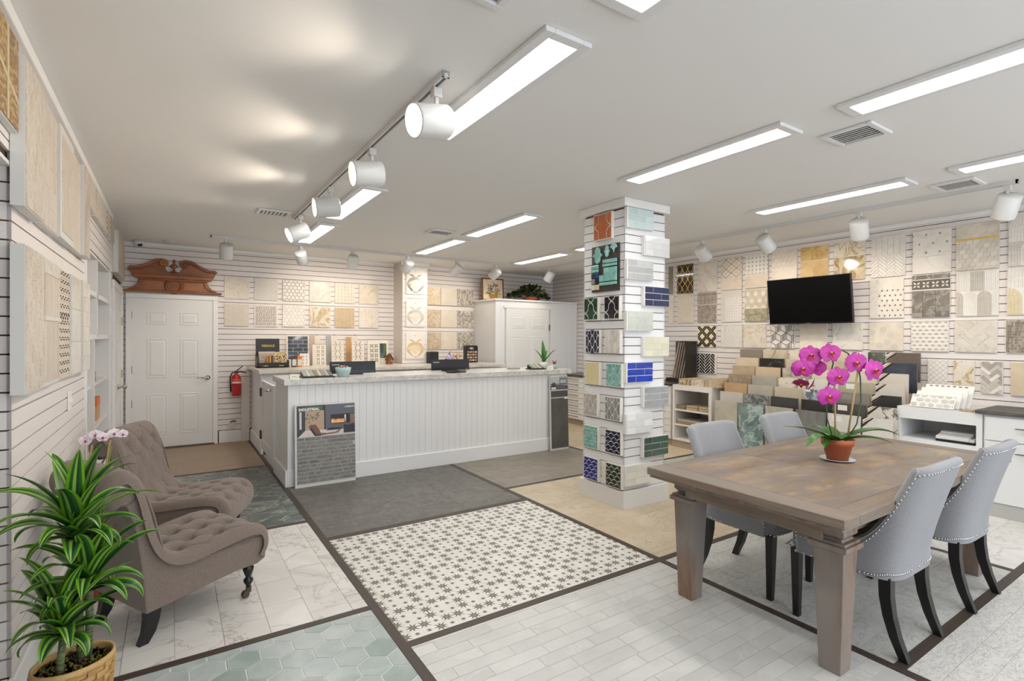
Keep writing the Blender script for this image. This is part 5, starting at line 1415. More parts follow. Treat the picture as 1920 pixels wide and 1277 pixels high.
for k in range(6): b.tube([(0, 0, .05), (.03 * math.cos(k), .03 * math.sin(k), .10 + .01 * (k % 3))], [.012, .004], 6)
b.build('red_bits', flat('#A2384A', .5), o)

# ---------------------------------------------------------------- on top of the tall cupboard
o = thing('framed_picture', 'wood framed tile picture of a flower basket on the tall cupboard', 'picture', (4.70, 8.15, TZ + .031), 0, None, -.06)
FRM = timber('#6B3F1C', '#82502A', None, (2, 2, 2))
for a in (rect(0, 0, .46, .022), rect(0, .388, .46, .41), rect(0, .022, .022, .388), rect(.438, .022, .46, .388)): MB().plate(a, .02, -.008).build('frame_rail', FRM, o, bevel=.003)
CRT = stone('#D8C3A2', '#E2D2B6', 6, vary=.02)
for i in range(4):
    for j in range(4): MB().box(.023 + .1037 * i, .0, .023 + .0912 * j, .1255 + .1037 * i, .012, .113 + .0912 * j).build('picture_tile', CRT, o)
b = MB(); b.plate([(.16, .03), (.32, .03), (.345, .12), (.135, .12)], 0, -.0016, 0)
random.seed(4)
for k in range(60):
    a = random.random() * PI; r_ = random.uniform(.05, .15); x, z = .235 + r_ * math.cos(a), .12 + r_ * math.sin(a) * .55
    t_ = random.random() * PI
    b.plate([(x - .02 * math.cos(t_), z - .02 * math.sin(t_)), (x + .006 * math.sin(t_), z - .006 * math.cos(t_)), (x + .02 * math.cos(t_), z + .02 * math.sin(t_)), (x - .006 * math.sin(t_), z + .006 * math.cos(t_))], 0, -.0018, 1)
for k in range(34):
    a = random.uniform(.1, PI - .1); r_ = random.uniform(.06, .20); x, z = .235 + r_ * math.cos(a) * .75, .17 + r_ * math.sin(a) * .8
    b.plate(star_pts(x, z, .017, .011, 5, random.random()), 0, -.0022 - .0002 * (k % 3), 2 + k % 2)
b.build('painted_flowers', [flat('#C98A3A', .5), flat('#5E7A35', .5), flat('#6E4F58', .5), flat('#A98A8F', .5)], o)
o = thing('potted_ivy', 'bushy ivy spreading from a terracotta bowl on the tall cupboard', 'plant', (5.62, 7.95, TZ + .031))
MB().lathe([(.0001, 0), (.10, 0), (.15, .07), (.14, .07), (.09, .015), (.0001, .015)], n=24).build('bowl', flat('#B5551F', .6), o)
random.seed(9); b = MB()
for k in range(330):
    a = random.random() * 2 * PI; r_ = random.random() ** .6
    x = math.cos(a) * r_ * .50 - .06; y = math.sin(a) * r_ * .16
    hz = .05 + .27 * (1 - min(1, abs(x + .02) / .5) ** 1.3) * random.random() ** .55
    s = random.uniform(.03, .05); rr = Matrix.Translation((x, y, hz)) @ Matrix.Rotation(random.random() * 6.3, 4, 'Z') @ Matrix.Rotation(random.uniform(-1.1, .9), 4, 'X')
    P = [(0, -s), (s * .9, -s * .45), (s * .45, s * .15), (s * .5, s * .6), (0, s), (-s * .5, s * .6), (-s * .45, s * .15), (-s * .9, -s * .45)]
    b.add([tuple(rr @ Vector((u, v, .004 * abs(u) / s))) for u, v in P], [tuple(range(8))], random.choice((0, 0, 1, 2)))
b.build('foliage', [flat('#23331A', .5), flat('#3A5226', .5), flat('#6F7A3A', .5)], o, kind='stuff')
b = MB()
for k in range(9):
    a = k * .7; b.tube([(0, 0, .05), (.15 * math.cos(a), .06 * math.sin(a), .16), (.40 * math.cos(a) - .06, .12 * math.sin(a), .09)], .004, 5)
b.build('stems', flat('#4A3B22', .7), o)

# ---------------------------------------------------------------- large boards leaning on the counter front
def lean(P, lb, loc, w, h, ang):
    o = thing('display_panel', lb, 'display panel', loc, 0, 'large display panels leaning on the counter', ang)
    MB().box(0, 0, 0, w, .028, h).build('panel_core', flat('#DAD8D3', .5), o)
    return o
o = lean(None, 'tall display panel of grey bricks under a printed living room photo', (1.033, 5.497, .001), .60, .825, -.045)
o.rotation_euler = (-.06, 0, 0)
INK = flat('#2A2D36', .3)
b = MB(); y = -.002
def q(u0, v0, u1, v1, m, d=0): b.box(u0, -.0022 - d, v0, u1, -.002 - d, v1, m)
cols = ['#2A2D36', '#B5997C', '#5C5E66', '#D5CCC4', '#7A4A34', '#E88A3A', '#C9B9A5', '#1C1B1F', '#8C6B55', '#4E5A4A', '#FFD9A0', '#6D6F78']
b.box(0.02, -.0021, .50, .60, 0, .815, 0)
q(.10, .56, .285, .76, 1, .0002); q(.10, .76, .27, .805, 9, .0002)
for j in range(11): q(.10, .57 + .0175 * j, .285, .572 + .0175 * j, 6, .0004)
q(.045, .58, .065, .755, 3, .0003); q(.30, .50, .60, .815, 2, .0002)
for j in range(14):
    for i in range(6): q(.302 + .05 * i + .02 * (j % 2), .503 + .0222 * j, .345 + .05 * i + .02 * (j % 2), .505 + .0222 * j, 11, .0004)
q(.285, .54, .295, .815, 7, .0005); q(.35, .615, .60, .71, 7, .0006); q(.355, .62, .50, .66, 5, .0008); q(.55, .61, .60, .705, 8, .0008); q(.49, .63, .508, .70, 3, .0008)
random.seed(2)
for k in range(9): b.plate([(.36 + .014 * k, .625), (.372 + .014 * k, .625), (.365 + .014 * k, .645 + .03 * random.random())], -.0028, -.0032, 10)
b.plate([(.03, .50), (.60, .50), (.60, .545), (.36, .56), (.10, .565)], -.0022, -.003, 3)
b.plate([(.13, .60), (.15, .62), (.20, .62), (.235, .565), (.25, .53), (.30, .525), (.31, .515), (.21, .51), (.17, .55)], -.003, -.0036, 4)
b.plate([(.14, .58), (.16, .59), (.205, .52), (.26, .51), (.255, .502), (.19, .503)], -.0036, -.004, 7)
b.plate([(.25, .52), (.40, .53), (.45, .56), (.46, .55), (.42, .515), (.26, .505)], -.003, -.0036, 8)
b.plate([(.48, .51), (.485, .60), (.52, .59), (.60, .60), (.60, .51)], -.003, -.0036, 0)
b.plate([(.30, .55), (.34, .575), (.46, .57), (.45, .55)], -.003, -.0034, 7)
for k in range(26): 
    x, z = random.uniform(.10, .23), random.uniform(.64, .74); b.plate(star_pts(x, z, .011, .004, 4, k), -.003, -.0034, 9)
b.build('printed_photo', [flat(c, .3) for c in cols], o)
text('lettering', 'INDUSTRIAL', .036, flat('#F0EEEA', .5), o, (.038, -.0045, .765), bold=.0014)
text('lettering', 'CARBON', .024, flat('#F0EEEA', .5), o, (.495, -.0045, .775), bold=.0004)
MB().plate(star_pts(.325, .79, .01, .006, 4), 0, -.0045).build('red_mark', flat('#B23A3A', .5), o)
BRK = stone('#716F6B', '#8E8B87', 14, '#9F9C98', 9, .03, .7, .10)
random.seed(21)
MB().box(.02, -.003, .035, .60, 0, .498).build('mortar', flat('#C2BFB9', .9), o)
z = .04; hb = .0385
for r_ in range(12):
    x = .02 - random.uniform(0, .15)
    while x < .60:
        L = random.choice((.12, .16, .20, .23)); a, c = max(x, .022), min(x + L - .009, .598)
        if c - a > .02: MB().box(0, -.009, 0, c - a, -.003, hb - .009).build('brick', BRK, o, (a, 0, z))
        x += L
    z += hb
o = lean(None, 'slim dark display panel with a printed room photo at the right counter end', (4.255, 5.515, .001), .30, 1.0, -.05)
o.rotation_euler = (-.035, 0, .0)
MB().box(.008, -.008, .03, .292, 0, .70).build('dark_slab', stone('#4A4845', '#5C5A56', 5, rough=.5, vary=.01), o)
b = MB(); b.box(.008, -.006, .715, .292, 0, .80, 0)
for i in range(12): b.box(.012 + .0235 * i, -.008, .718, .032 + .0235 * i, -.006, .757, 1); b.box(.012 + .0235 * i, -.008, .759, .032 + .0235 * i, -.006, .797, 1)
b.build('mosaic', [flat('#3E3D3B', .6), flat('#54524F', .5)], o, kind='stuff')
b = MB(); cols2 = ['#8F9194', '#5F5F62', '#B9BABB', '#37373A', '#4A3540', '#CFCFCF']
b.box(.0, -.004, .815, .30, 0, .99, 0); b.plate([(0, .815), (.30, .815), (.30, .86), (.17, .885), (0, .87)], -.004, -.0044, 1); b.box(.0, -.0046, .90, .15, -.004, .99, 2)
b.box(.16, -.0046, .89, .27, -.004, .96, 3)
for i in range(3): b.box(.17 + .033 * i, -.005, .90, .195 + .033 * i, -.0046, .95, 5)
b.plate(star_pts(.055, .875, .05, .03, 9), -.0046, -.005, 4); b.box(.02, -.0052, .82, .09, -.005, .85, 5); b.box(.26, -.0048, .83, .28, -.0046, .86, 3)
b.build('printed_photo', [flat(c, .4) for c in cols2], o)
text('lettering', 'ICON', .030, flat('#E9E7E4', .5), o, (.012, -.0055, .825), bold=.0008)
MB().box(.23, -.009, .685, .29, -.0075, .715).build('label', flat('#E5E3DE', .6), o)
# ================================================================ right side: cabinets, stepped rack, television
CAB = flat('#E4DFD8', .45)
XF = 5.90
# drawer run behind the pillar
for i, (y0, y1) in enumerate(((4.90, 5.72), (5.73, 6.55), (6.56, 7.40))):
    o = thing('drawer_cabinet', ('cream cabinet of shallow drawers nearest the open shelf unit', 'cream cabinet of shallow drawers hidden behind the pillar', 'cream cabinet of shallow drawers visible beside the right counter end')[i], 'cabinet', (XF, y1, 0), -PI / 2, 'cream drawer cabinets along the right wall')
    W = y1 - y0
    MB().box(0, .012, .10, W, XR - XF - .01, .845).build('carcass', CAB, o); MB().box(0, .03, 0, W, .6, .10).build('plinth', flat('#A8947C', .6), o)
    for k in range(8):
        d = MB().box(.006, -.006, .105 + .092 * k, W - .006, .012, .105 + .092 * k + .087).build('drawer', CAB, o, bevel=.002)
        MB().box(W * .25, -.03, .15 + .092 * k, W * .62, -.022, .158 + .092 * k).build('bar_handle', flat('#6E6A64', .3, .9), d)
        b = MB()
        for u in (W * .28, W * .59): b.box(u, -.024, .15 + .092 * k, u + .006, -.005, .158 + .092 * k)
        b.build('handle_post', flat('#6E6A64', .3, .9), d)
o = thing('dark_worktop', 'dark stone worktop on the cream drawer cabinets behind the pillar', 'worktop', (XF - .03, 7.40, .846), -PI / 2)
MB().box(0, 0, 0, 2.5, XR - XF + .02, .03).build('slab', stone('#3A332E', '#4A423B', 8, rough=.3), o, bevel=.003)
# dark strip rack and brick panel on that worktop
o = thing('strip_rack', 'dark rack of leaning long mosaic strips beside the pillar', 'display rack', (6.25, 5.285, .877), -PI / 2, None)
o.scale = (.92, 1, 1)
MB().box(.0, .22, 0, .40, .25, .60).build('back_panel', stone('#3A3B3F', '#4C4D52', 10, vary=.02), o)
b = MB()
for j in range(9):
    for i in range(3): MB().box(.004 + .133 * i, .214, .01 + .065 * j, .13 + .133 * i, .221, .069 + .065 * j).build('brick', stone('#34353A', '#50525A', 12, vary=.15), o)
MB().box(-.0, 0, 0, .40, .22, .05).build('tray', flat('#241C17', .5), o)
MB().box(.372, -.0, .0, .40, .22, .59).build('side_panel', flat('#2E251F', .5), o); MB().box(.12, .19, .58, .40, .225, .60).build('top_rail', flat('#2E251F', .5), o)
for k in range(7):
    MB().box(-.013, -.006, 0, .013, .006, .54).tf(Matrix.Translation((.11 + .036 * k, .03 + .012 * k, .05)) @ Matrix.Rotation(-.16, 4, 'X') @ Matrix.Rotation(.10, 4, 'Y')).build('strip', stone('#8A7767', '#B09C88', 30, stretch=(8, 8, 1.5), vary=.2), o)
    MB().box(-.004, -.0062, 0, .004, -.0058, .54).tf(Matrix.Translation((.11 + .036 * k + .017, .026 + .012 * k, .05)) @ Matrix.Rotation(-.16, 4, 'X') @ Matrix.Rotation(.10, 4, 'Y')).build('dark_edge', flat('#1F1814', .5), o)
# open shelf unit
SU = thing('open_shelf_unit', 'white three-compartment open shelf unit stacked with tiles, right of the pillar', 'shelf unit', (XF, 4.87, 0), -PI / 2)
W = .63; D = XR - XF - .02
for a in ((0, 0, .10, .03, D, .872), (W - .045, 0, .10, W, D, .872), (.03, 0, .10, W - .045, D, .125), (.03, 0, .80, W - .045, D, .872)): MB().box(*a).build('frame_board', CAB, SU)
MB().box(.03, .01, .306, W - .045, D - .03, .326).build('shelf', CAB, SU); MB().box(.03, .01, .512, W - .045, D - .03, .532).build('shelf', CAB, SU)
MB().box(.03, D - .03, .12, W - .045, D - .01, .81).build('back', CAB, SU); MB().box(-.02, .02, 0, W, .5, .10).build('plinth', flat('#A8967F', .6), SU)
def pile(x, z, w, d, cols, lb, h=.0105, yo=.03):
    for k, c in enumerate(cols):
        o = thing('stacked_tile', lb % ('lowest of' if k == 0 else 'topmost of' if k == len(cols) - 1 else ['second in', 'third in', 'fourth in', 'fifth in', 'sixth in'][k - 1]), 'tile', (XF + yo, 4.87 - x, z + .0005 + k * (h + .0006)), -PI / 2, 'flat tiles piled in the open shelf unit')
        MB().box(0, 0, 0, w, d, h).build('slab', stone(c, c, 8, vary=.12), o, bevel=.0015)
pile(.05, .5325, .14, .25, ['#8A7A68', '#7E6E5E', '#94846F', '#8A7862'], 'brown grey tile, %s the left pile on the upper shelf', .014)
pile(.21, .5325, .18, .22, ['#B89C7C', '#C9B59A', '#A98A68', '#C2AA8A'], 'tan and cream tile, %s the middle pile on the upper shelf', .015)
pile(.41, .5325, .16, .22, ['#B79A78', '#C6AE90', '#AA8C6C', '#C9B698'], 'tan tile, %s the right pile on the upper shelf', .015)
pile(.06, .3265, .38, .34, ['#A98C6C', '#8E7258', '#B49A7C', '#9A7E62', '#C1B2A0', '#A9A29A'], 'large flat tile, %s the pile on the middle shelf', .011)
pile(.47, .3265, .10, .2, ['#C9BCA6', '#D6CBB8'], 'small cream tile, %s the short pile on the middle shelf', .011)
# mosaic books standing on the shelf unit
GM = 'mosaic sheets filed on top of the open shelf unit'
def book(y, w, m, lb, hgt=.085, pat=None):
    o = thing('mosaic_sheet', lb, 'tile sheet', (XF + .02, y, .8735), -PI / 2, GM)
    MB().box(0, 0, 0, w, .45, hgt).build('sheet', m, o)
    if pat: lay(o, pat(w, hgt), [flat('#B79A5E', .3, .4), flat('#D8CDB8', .4)], (0, 0, w, hgt), 0, .002)
random.seed(31)
book(4.78, .19, flat('#C9B48A', .5), 'gold woven mosaic block at the left end of the sheets on the shelf unit', .085, lambda w, h: p_hex(w, h, .011, (0, 1)))
book(4.575, .20, stone('#D6C6B4', '#E0D5C8', 14, '#C29A86', 9, .05), 'pink cream pebble mosaic block beside the gold one', .085)
ords = ('first', 'second', 'third', 'fourth', 'fifth', 'sixth', 'seventh', 'eighth', 'ninth', 'tenth', 'eleventh', 'twelfth')
for k in range(12):
    book(4.362 - .0182 * k, .016, stone(random.choice(('#B59C7A', '#C4AE8E', '#A48A68', '#D0BD9E')), '#CDB997', 20, vary=.12), 'thin mosaic sheet edge, %s to the right of the pebble block' % ords[k], .10 + .003 * (k % 3))

# stepped rack with rows of standing sample tiles
RK = thing('stepped_rack', 'stepped rack rising to the right wall, filled with standing sample tiles', 'display rack', (5.70, 4.14, 0), -PI / 2)
Xk = lambda k: 5.75 + .112 * k
Zk = lambda k: .742 + .1055 * k
WR_ = 1.965
steps = []
b = MB()
for k in range(1, 7): b.box(0, Xk(k) - 5.70 - .02, .0, WR_, XR - 5.70 - .01 if k == 6 else Xk(k + 1) - 5.70 - .02, Zk(k) - .308)
b.box(0, .0, 0, WR_, Xk(1) - 5.70 - .02, .125)
b.build('steps', flat('#C9BBA8', .6), RK)
GT_ = 'sample tiles standing in the stepped rack'
def sw(c1, c2, sc=5, **k): return stone(c1, c2, sc, vary=.0, **k)
TIL = [
 # column, k, material, label
 (3.93, [('pale greige veined', sw('#B4AA98', '#BFB6A5', 5, vein='#A39A88', vs=3, vw=.02)), ('pale grey white', sw('#C6BFB6', '#D2CCC4', 4)), ('light timber look', timber('#B4916A', '#C4A47D', None, (1, 10, 2))), ('brown speckled', sw('#93816A', '#A8967E', 16)), ('tan cloudy', sw('#AE9A7E', '#BFAC90', 6)), ('creamy travertine', sw('#CDBC9E', '#D8CAAF', 5)), ('brown grey linen', sw('#85796C', '#94887B', 40, stretch=(6, 1, 1)))]),
 (3.60, [('sea green marble', sw('#5F7470', '#869793', 3, vein='#B7C2BC', vs=2.2, vw=.035, dist=1.4)), ('dark green flecked marble', sw('#4C534E', '#7E827A', 22, vein='#B0AFA6', vs=9, vw=.05)), ('plain warm grey', sw('#B2A999', '#BBB2A3', 7)), ('silver grey', sw('#A4A093', '#AFAB9F', 9)), ('ivory beige', sw('#C9B595', '#D1BF9F', 6)), ('black veined', sw('#211C19', '#2C2622', 4, vein='#6E655B', vs=1.5, vw=.012)), ('cream and taupe marble', sw('#D2C4AB', '#B7A78F', 2, vein='#A08B6C', vs=1.6, vw=.02))]),
 (3.26, [('grey beige striated', sw('#A8A08D', '#BAB2A0', 12, stretch=(1, 3, 1))), ('charcoal', sw('#3F3E3E', '#484746', 8)), ('plain sand', sw('#C1B39C', '#CABDA7', 6)), ('white marble with dark streaks', sw('#D6CBB9', '#DDD3C3', 4, vein='#6F675B', vs=1.5, vw=.03)), ('cloudy grey marble', sw('#B3AA98', '#C4BCAC', 7, vein='#7C7567', vs=4, vw=.035)), ('pale mottled', sw('#B9AF9C', '#C9C0AF', 7)), ('plain off-white', sw('#D8CCBA', '#DED3C3', 6))]),
 (2.91, [('mid grey concrete', sw('#6E6C67', '#807E79', 5, stretch=(4, 1, 1))), ('black slate', sw('#302D2B', '#3B3835', 9)), ('blue black waved marble', sw('#3C434C', '#767C85', 2.5, vein='#C6CBD0', vs=1.8, vw=.03)), ('white paper-fronted', sw('#D6D0C5', '#DDD8CE', 6)), ('pale cream', sw('#CFC4B2', '#D8CEBE', 6)), ('tan plain', sw('#B7A78E', '#C4B59D', 6)), ('light sand', sw('#CDBFA9', '#D6C9B5', 6))]),
 (2.58, [('white labelled', sw('#CFCAC1', '#D6D1C9', 6)), ('dark taupe', sw('#4C4945', '#585550', 6)), ('mid taupe', sw('#807A6F', '#8C867B', 6)), ('weathered timber look', timber('#9C927F', '#B0A692', None, (1, 10, 2))), ('ivory tall', sw('#CBC2B0', '#D4CCBC', 5)), ('cream', sw('#D0C7B5', '#D9D1C1', 6)), ('dark green grey marble', sw('#4E5048', '#6E6F65', 4, vein='#8E8E82', vs=3, vw=.03))]),
 (2.25, [('plain white', sw('#D2CCC3', '#DAD5CD', 6)), ('white marble with black streak', sw('#CCC4B5', '#D8D1C5', 4, vein='#3E382F', vs=1.2, vw=.02)), ('near black', sw('#2C2927', '#373431', 6)), ('white plank', timber('#CDC6BB', '#D9D3C9', None, (1, 10, 2))), ('pale plank', timber('#C6BEB1', '#D2CABE', None, (1, 10, 2))), ('blue black clouded', sw('#2E3440', '#4A505C', 4)), ('dark brown plank', timber('#5E5247', '#74685C', None, (1, 10, 2)))])]
cn = ('first (leftmost)', 'second', 'third', 'fourth', 'fifth', 'last')
rn = ('front', 'second', 'third', 'fourth', 'fifth', 'sixth', 'rear')
for ci, (yc, col) in enumerate(TIL):
    for k, (nm, m) in enumerate(col):
        yy = yc + .018 * max(0, k - 1) * (1 if ci < 4 else .6); hh_ = .60 if k == 0 else .30
        o = thing('standing_tile', '%s sample tile, %s step of the %s rack column' % (nm, rn[k], cn[ci]), 'sample tile', (Xk(k), yy + .155, Zk(k) - hh_), -PI / 2, GT_)
        if ci == 5:
            h0 = hh_ - .10
            wk = .255 if k < 5 else .30
            MB().plate([(0, 0), (wk, 0), (wk, hh_), (.10, hh_), (0, h0)], .022, 0).build('slab', m, o)
            for q_ in range(4):
                c = ('#2A2320', '#D6B9A8', '#E4DED6', '#3A302B')[q_]
                MB().plate([(0 - .0, h0 + .004 + .024 * q_), (.0, h0 + .026 + .024 * q_), (.10 - .024 * q_ * 1.02 if q_ < 4 else 0, hh_), (.10 - .024 * q_ - .02 if q_ < 4 else 0, hh_)] if False else [(-.0 + .0, h0 + .012 + .022 * q_), (.0, h0 + .030 + .022 * q_), (.085 - .022 * q_, hh_ + .0), (.10 - .022 * q_, hh_)], .012, .002).build('edge_strip', flat(c, .6), o)
        else:
            MB().box(0, 0, 0, .31, .020, hh_).build('slab', m, o)
        if ci == 4 and k < 4: MB().box(.05, -.001, hh_ - .075, .14, 0, hh_ - .02).build('paper_label', flat('#E2DFDA' if k != 2 else '#938D82', .7), o)
        if ci == 3 and k == 2: MB().box(.0, -.001, hh_ - .028, .06, 0, hh_ - .004).build('paper_label', flat('#E2DFDA', .7), o)
o = thing('paper_swatch', 'small white gridded paper swatch on the top step behind the orchid', 'paper', (Xk(6) - .03, 2.735, Zk(6) - .12), -PI / 2)
MB().box(0, 0, 0, .11, .004, .12).build('sheet', flat('#DEDAD4', .7), o); lay(o, p_bond(.10, .11, .05, .022, (0,)), [flat('#D2CEC8', .7)], (.005, .005, .105, .115), 0, .002)

# low open cubby with worktop and white drawers at the right edge
CB = thing('open_cubby', 'white open cubby cabinet between the stepped rack and the white drawers', 'cabinet', (XF, 2.165, 0), -PI / 2)
WB_ = flat('#E1E1E0', .45); W = .635; D = XR - XF - .01
for a in ((0, 0, .10, .022, D, .872), (W - .042, 0, .10, W, D, .872), (.022, 0, .762, W - .042, D, .872), (.022, 0, .50, W - .042, D, .578), (.022, .0, .10, W - .042, .02, .50)): MB().box(*a).build('frame_board', WB_, CB)
MB().box(.022, D - .03, .578, W - .042, D - .01, .762).build('back', WB_, CB); MB().box(0, .01, 0, W, D, .10).build('plinth', flat('#B9B7B3', .6), CB)
o = thing('moulding_sample', 'white carved moulding sample on a black tray inside the cubby', 'sample', (XF + .03, 1.87, .579), -PI / 2)
MB().box(0, 0, 0, .28, .22, .022).build('tray', BLACKP, o)
b = MB()
b.prism([(.0, .022), (.0, .045), (.02, .055), (.05, .05), (.07, .065), (.11, .062), (.12, .08), (.18, .085), (.20, .022)], lambda u, v, w: (w, u + .005, v), .0, .24)
b.build('profile', flat('#DCDBD8', .5), o, bevel=.002); MB().box(.243, .005, .0225, .278, .12, .05).build('end_piece', flat('#D6D2C8', .5), o)
for k in range(4):
    o = thing('fan_sheet', ('pebble patterned white sheet at the front of the sheets on the cubby', 'second white sheet behind the pebble patterned one', 'third white sheet behind the pebble patterned one', 'rear white sheet edged with small black dashes on the cubby')[k], 'tile sheet', (XF + .03 + .065 * k, 2.075 - .008 * k, .8825), -PI / 2, 'white sheets leaning on the cubby', -.62)
    Wk = .335 + .012 * k; Hk = .135 + .035 * k
    MB().box(0, 0, 0, Wk, .012, Hk).build('sheet', flat('#E1DFDB', .5), o)
    if k == 0:
        random.seed(14); ce = []
        for j in range(3):
            for i in range(6): ce.append((.03 + .062 * i + .03 * (j % 2) + random.uniform(-.006, .006), .02 + .05 * j))
        pg = []
        for cx, cy in ce:
            a0 = random.random(); pg.append(([(cx + random.uniform(.024, .031) * math.cos(a0 + q_ * PI / 3.5), cy + random.uniform(.019, .024) * math.sin(a0 + q_ * PI / 3.5)) for q_ in range(7)], 0))
        lay(o, pg, [stone('#B7B2AA', '#C4BFB8', 8, vary=.06)], (.006, .006, Wk - .006, Hk - .004), 0, .001, sep=True, name='pebble')
    if k == 3:
        for i in range(7): MB().box(.03 + .045 * i, -.001, Hk - .02, .055 + .045 * i, 0, Hk - .011).build('dash', BLACKP, o)
o = thing('tile_chips', 'flat pink and tan tile chips lying between the sheets and the slate top', 'tile', (XF + .02, 1.70, .8735), -PI / 2)
MB().box(0, 0, 0, .10, .09, .008).build('tan_chip', flat('#A99884', .6), o); MB().box(.02, .03, .0085, .09, .11, .014).build('pink_chip', flat('#CBA795', .6), o)
o = thing('slate_worktop', 'rough-edged dark slate worktop at the right picture edge', 'worktop', (XF - .025, 1.575, .8735), -PI / 2)
b = MB(); random.seed(6)
n_ = 40
b.grid(lambda u, v: (u * 1.7, (0.0 + random.uniform(-.004, .004)) if v > .01 and v < .99 else .002, .03 * v), n_, 4, sm=False)
b.box(.0, .004, 0, 1.7, .60, .03); b.build('slab', stone('#4A4845', '#5E5C58', 12, rough=.55, vary=0), o)
o = thing('base_cabinet', 'white drawer cabinet under the dark slate worktop at the right edge', 'cabinet', (XF, 1.525, 0), -PI / 2)
MB().box(0, .012, .10, 1.65, .60, .872).build('carcass', WB_, o)
for k in range(2):
    u = .012 + .82 * k
    for z0, z1 in ((.655, .855), (.125, .645)):
        d = MB().box(u, -.006, z0, u + .81, .014, z1).build('drawer_front', WB_, o, bevel=.002)
        MB().box(u + .2, -.034, z1 - .085, u + .60, -.025, z1 - .077).build('bar_handle', flat('#A59A86', .3, .9), d)
        MB().box(u + .24, -.028, z1 - .084, u + .248, -.005, z1 - .078).build('handle_post', flat('#A59A86', .3, .9), d)
MB().box(0, .004, 0, 1.65, .02, .115).build('plinth', flat('#B5B3AF', .6), o)

# television on its bracket
TV = thing('television', 'black flat television tilted forward on the right tile wall', 'television', (6.315, 3.70, 1.697), -PI / 2, None)
TV.rotation_euler = (.135, 0, -PI / 2)
MB().box(0, 0, 0, .958, .045, .552).build('housing', flat('#0C0C0D', .35), TV, bevel=.004)
MB().box(.01, -.0012, .016, .948, 0, .544).build('screen', flat('#020203', .55, spec=.1), TV)
MB().box(.455, -.002, .004, .503, 0, .010).build('badge', flat('#7C7C7E', .4), TV)
MB().box(.38, .045, .14, .58, .215, .34).build('wall_bracket', flat('#1C1C1E', .5), TV)
# ================================================================ dining table
TBW = timber('#5F5047', '#94806C', '#82796F', (.6, 7, 7), 2.2, .42)
TBY = timber('#5F5047', '#94806C', '#82796F', (7, .6, 7), 2.2, .42)
TBZ = timber('#59483E', '#9C7F66', '#857C76', (6, 6, .6), 2.4, .45)
TPL = stone('#6C5A4C', '#A58D70', 2.3, '#7C736D', 1.5, .09, .33, .05, (1.0, 2.4, 1), dist=.35, lo=.36, hi=.62)
DT = thing('dining_table', 'large weathered brown wooden dining table with square tapered legs', 'table', (3.45, 1.575, 0))
x0, x1, y0, y1, zt = -1.115, 1.125, -.535, .535, .76
bw = .14
for k in range(3):   # three wide leaf boards between the breadboard rails
    a = x0 + bw + (x1 - x0 - 2 * bw) * k / 3; c = x0 + bw + (x1 - x0 - 2 * bw) * (k + 1) / 3
    MB().box(a + .0008, y0 + .10, zt - .035, c - .0008, y1 - .10, zt).build('tabletop_leaf', TPL, DT, bevel=.0015)
for a, c in ((y0, y0 + .099), (y1 - .099, y1)): MB().box(x0 + bw, a, zt - .042, x1 - bw, c, zt).build('side_rail', TBW, DT, bevel=.003)
for a, c in ((x0, x0 + bw - .001), (x1 - bw + .001, x1)): MB().box(a, y0, zt - .042, c, y1, zt).build('end_rail', TBY, DT, bevel=.003)
b = MB(); e = .012
b.box(x0 + e, y0 + e, zt - .058, x1 - e, y1 - e, zt - .043); b.build('under_edge', TBW, DT, bevel=.003)
for sx in (-1, 1):
    xx = (x0 + .155) if sx < 0 else (x1 - .155)
    MB().box(xx - .012, y0 + .16, zt - .16, xx + .012, y1 - .16, zt - .058).build('apron', TBY, DT, bevel=.002)
for sy in (-1, 1):
    yy = sy * .395
    MB().box(x0 + .2, yy - .012, zt - .16, x1 - .2, yy + .012, zt - .058).build('apron', TBW, DT, bevel=.002)
for sx in (-1, 1):
    for sy in (-1, 1):
        cx = (x0 + .220) if sx < 0 else (x1 - .220); cy = sy * .398
        def sq(r, z): return [(cx - r, cy - r, z), (cx + r, cy - r, z), (cx + r, cy + r, z), (cx - r, cy + r, z)]
        b = MB()
        for (ra, za), (rb, zb) in (((.047, 0), (.066, .565)), ((.084, .565), (.084, .59)), ((.074, .59), (.074, .603)), ((.056, .603), (.05, .615)), ((.05, .615), (.064, .63)), ((.066, .63), (.066, zt - .058))):
            b.hexa(sq(ra, za), sq(rb, zb))
        b.build('leg', TBZ, DT, bevel=.003)

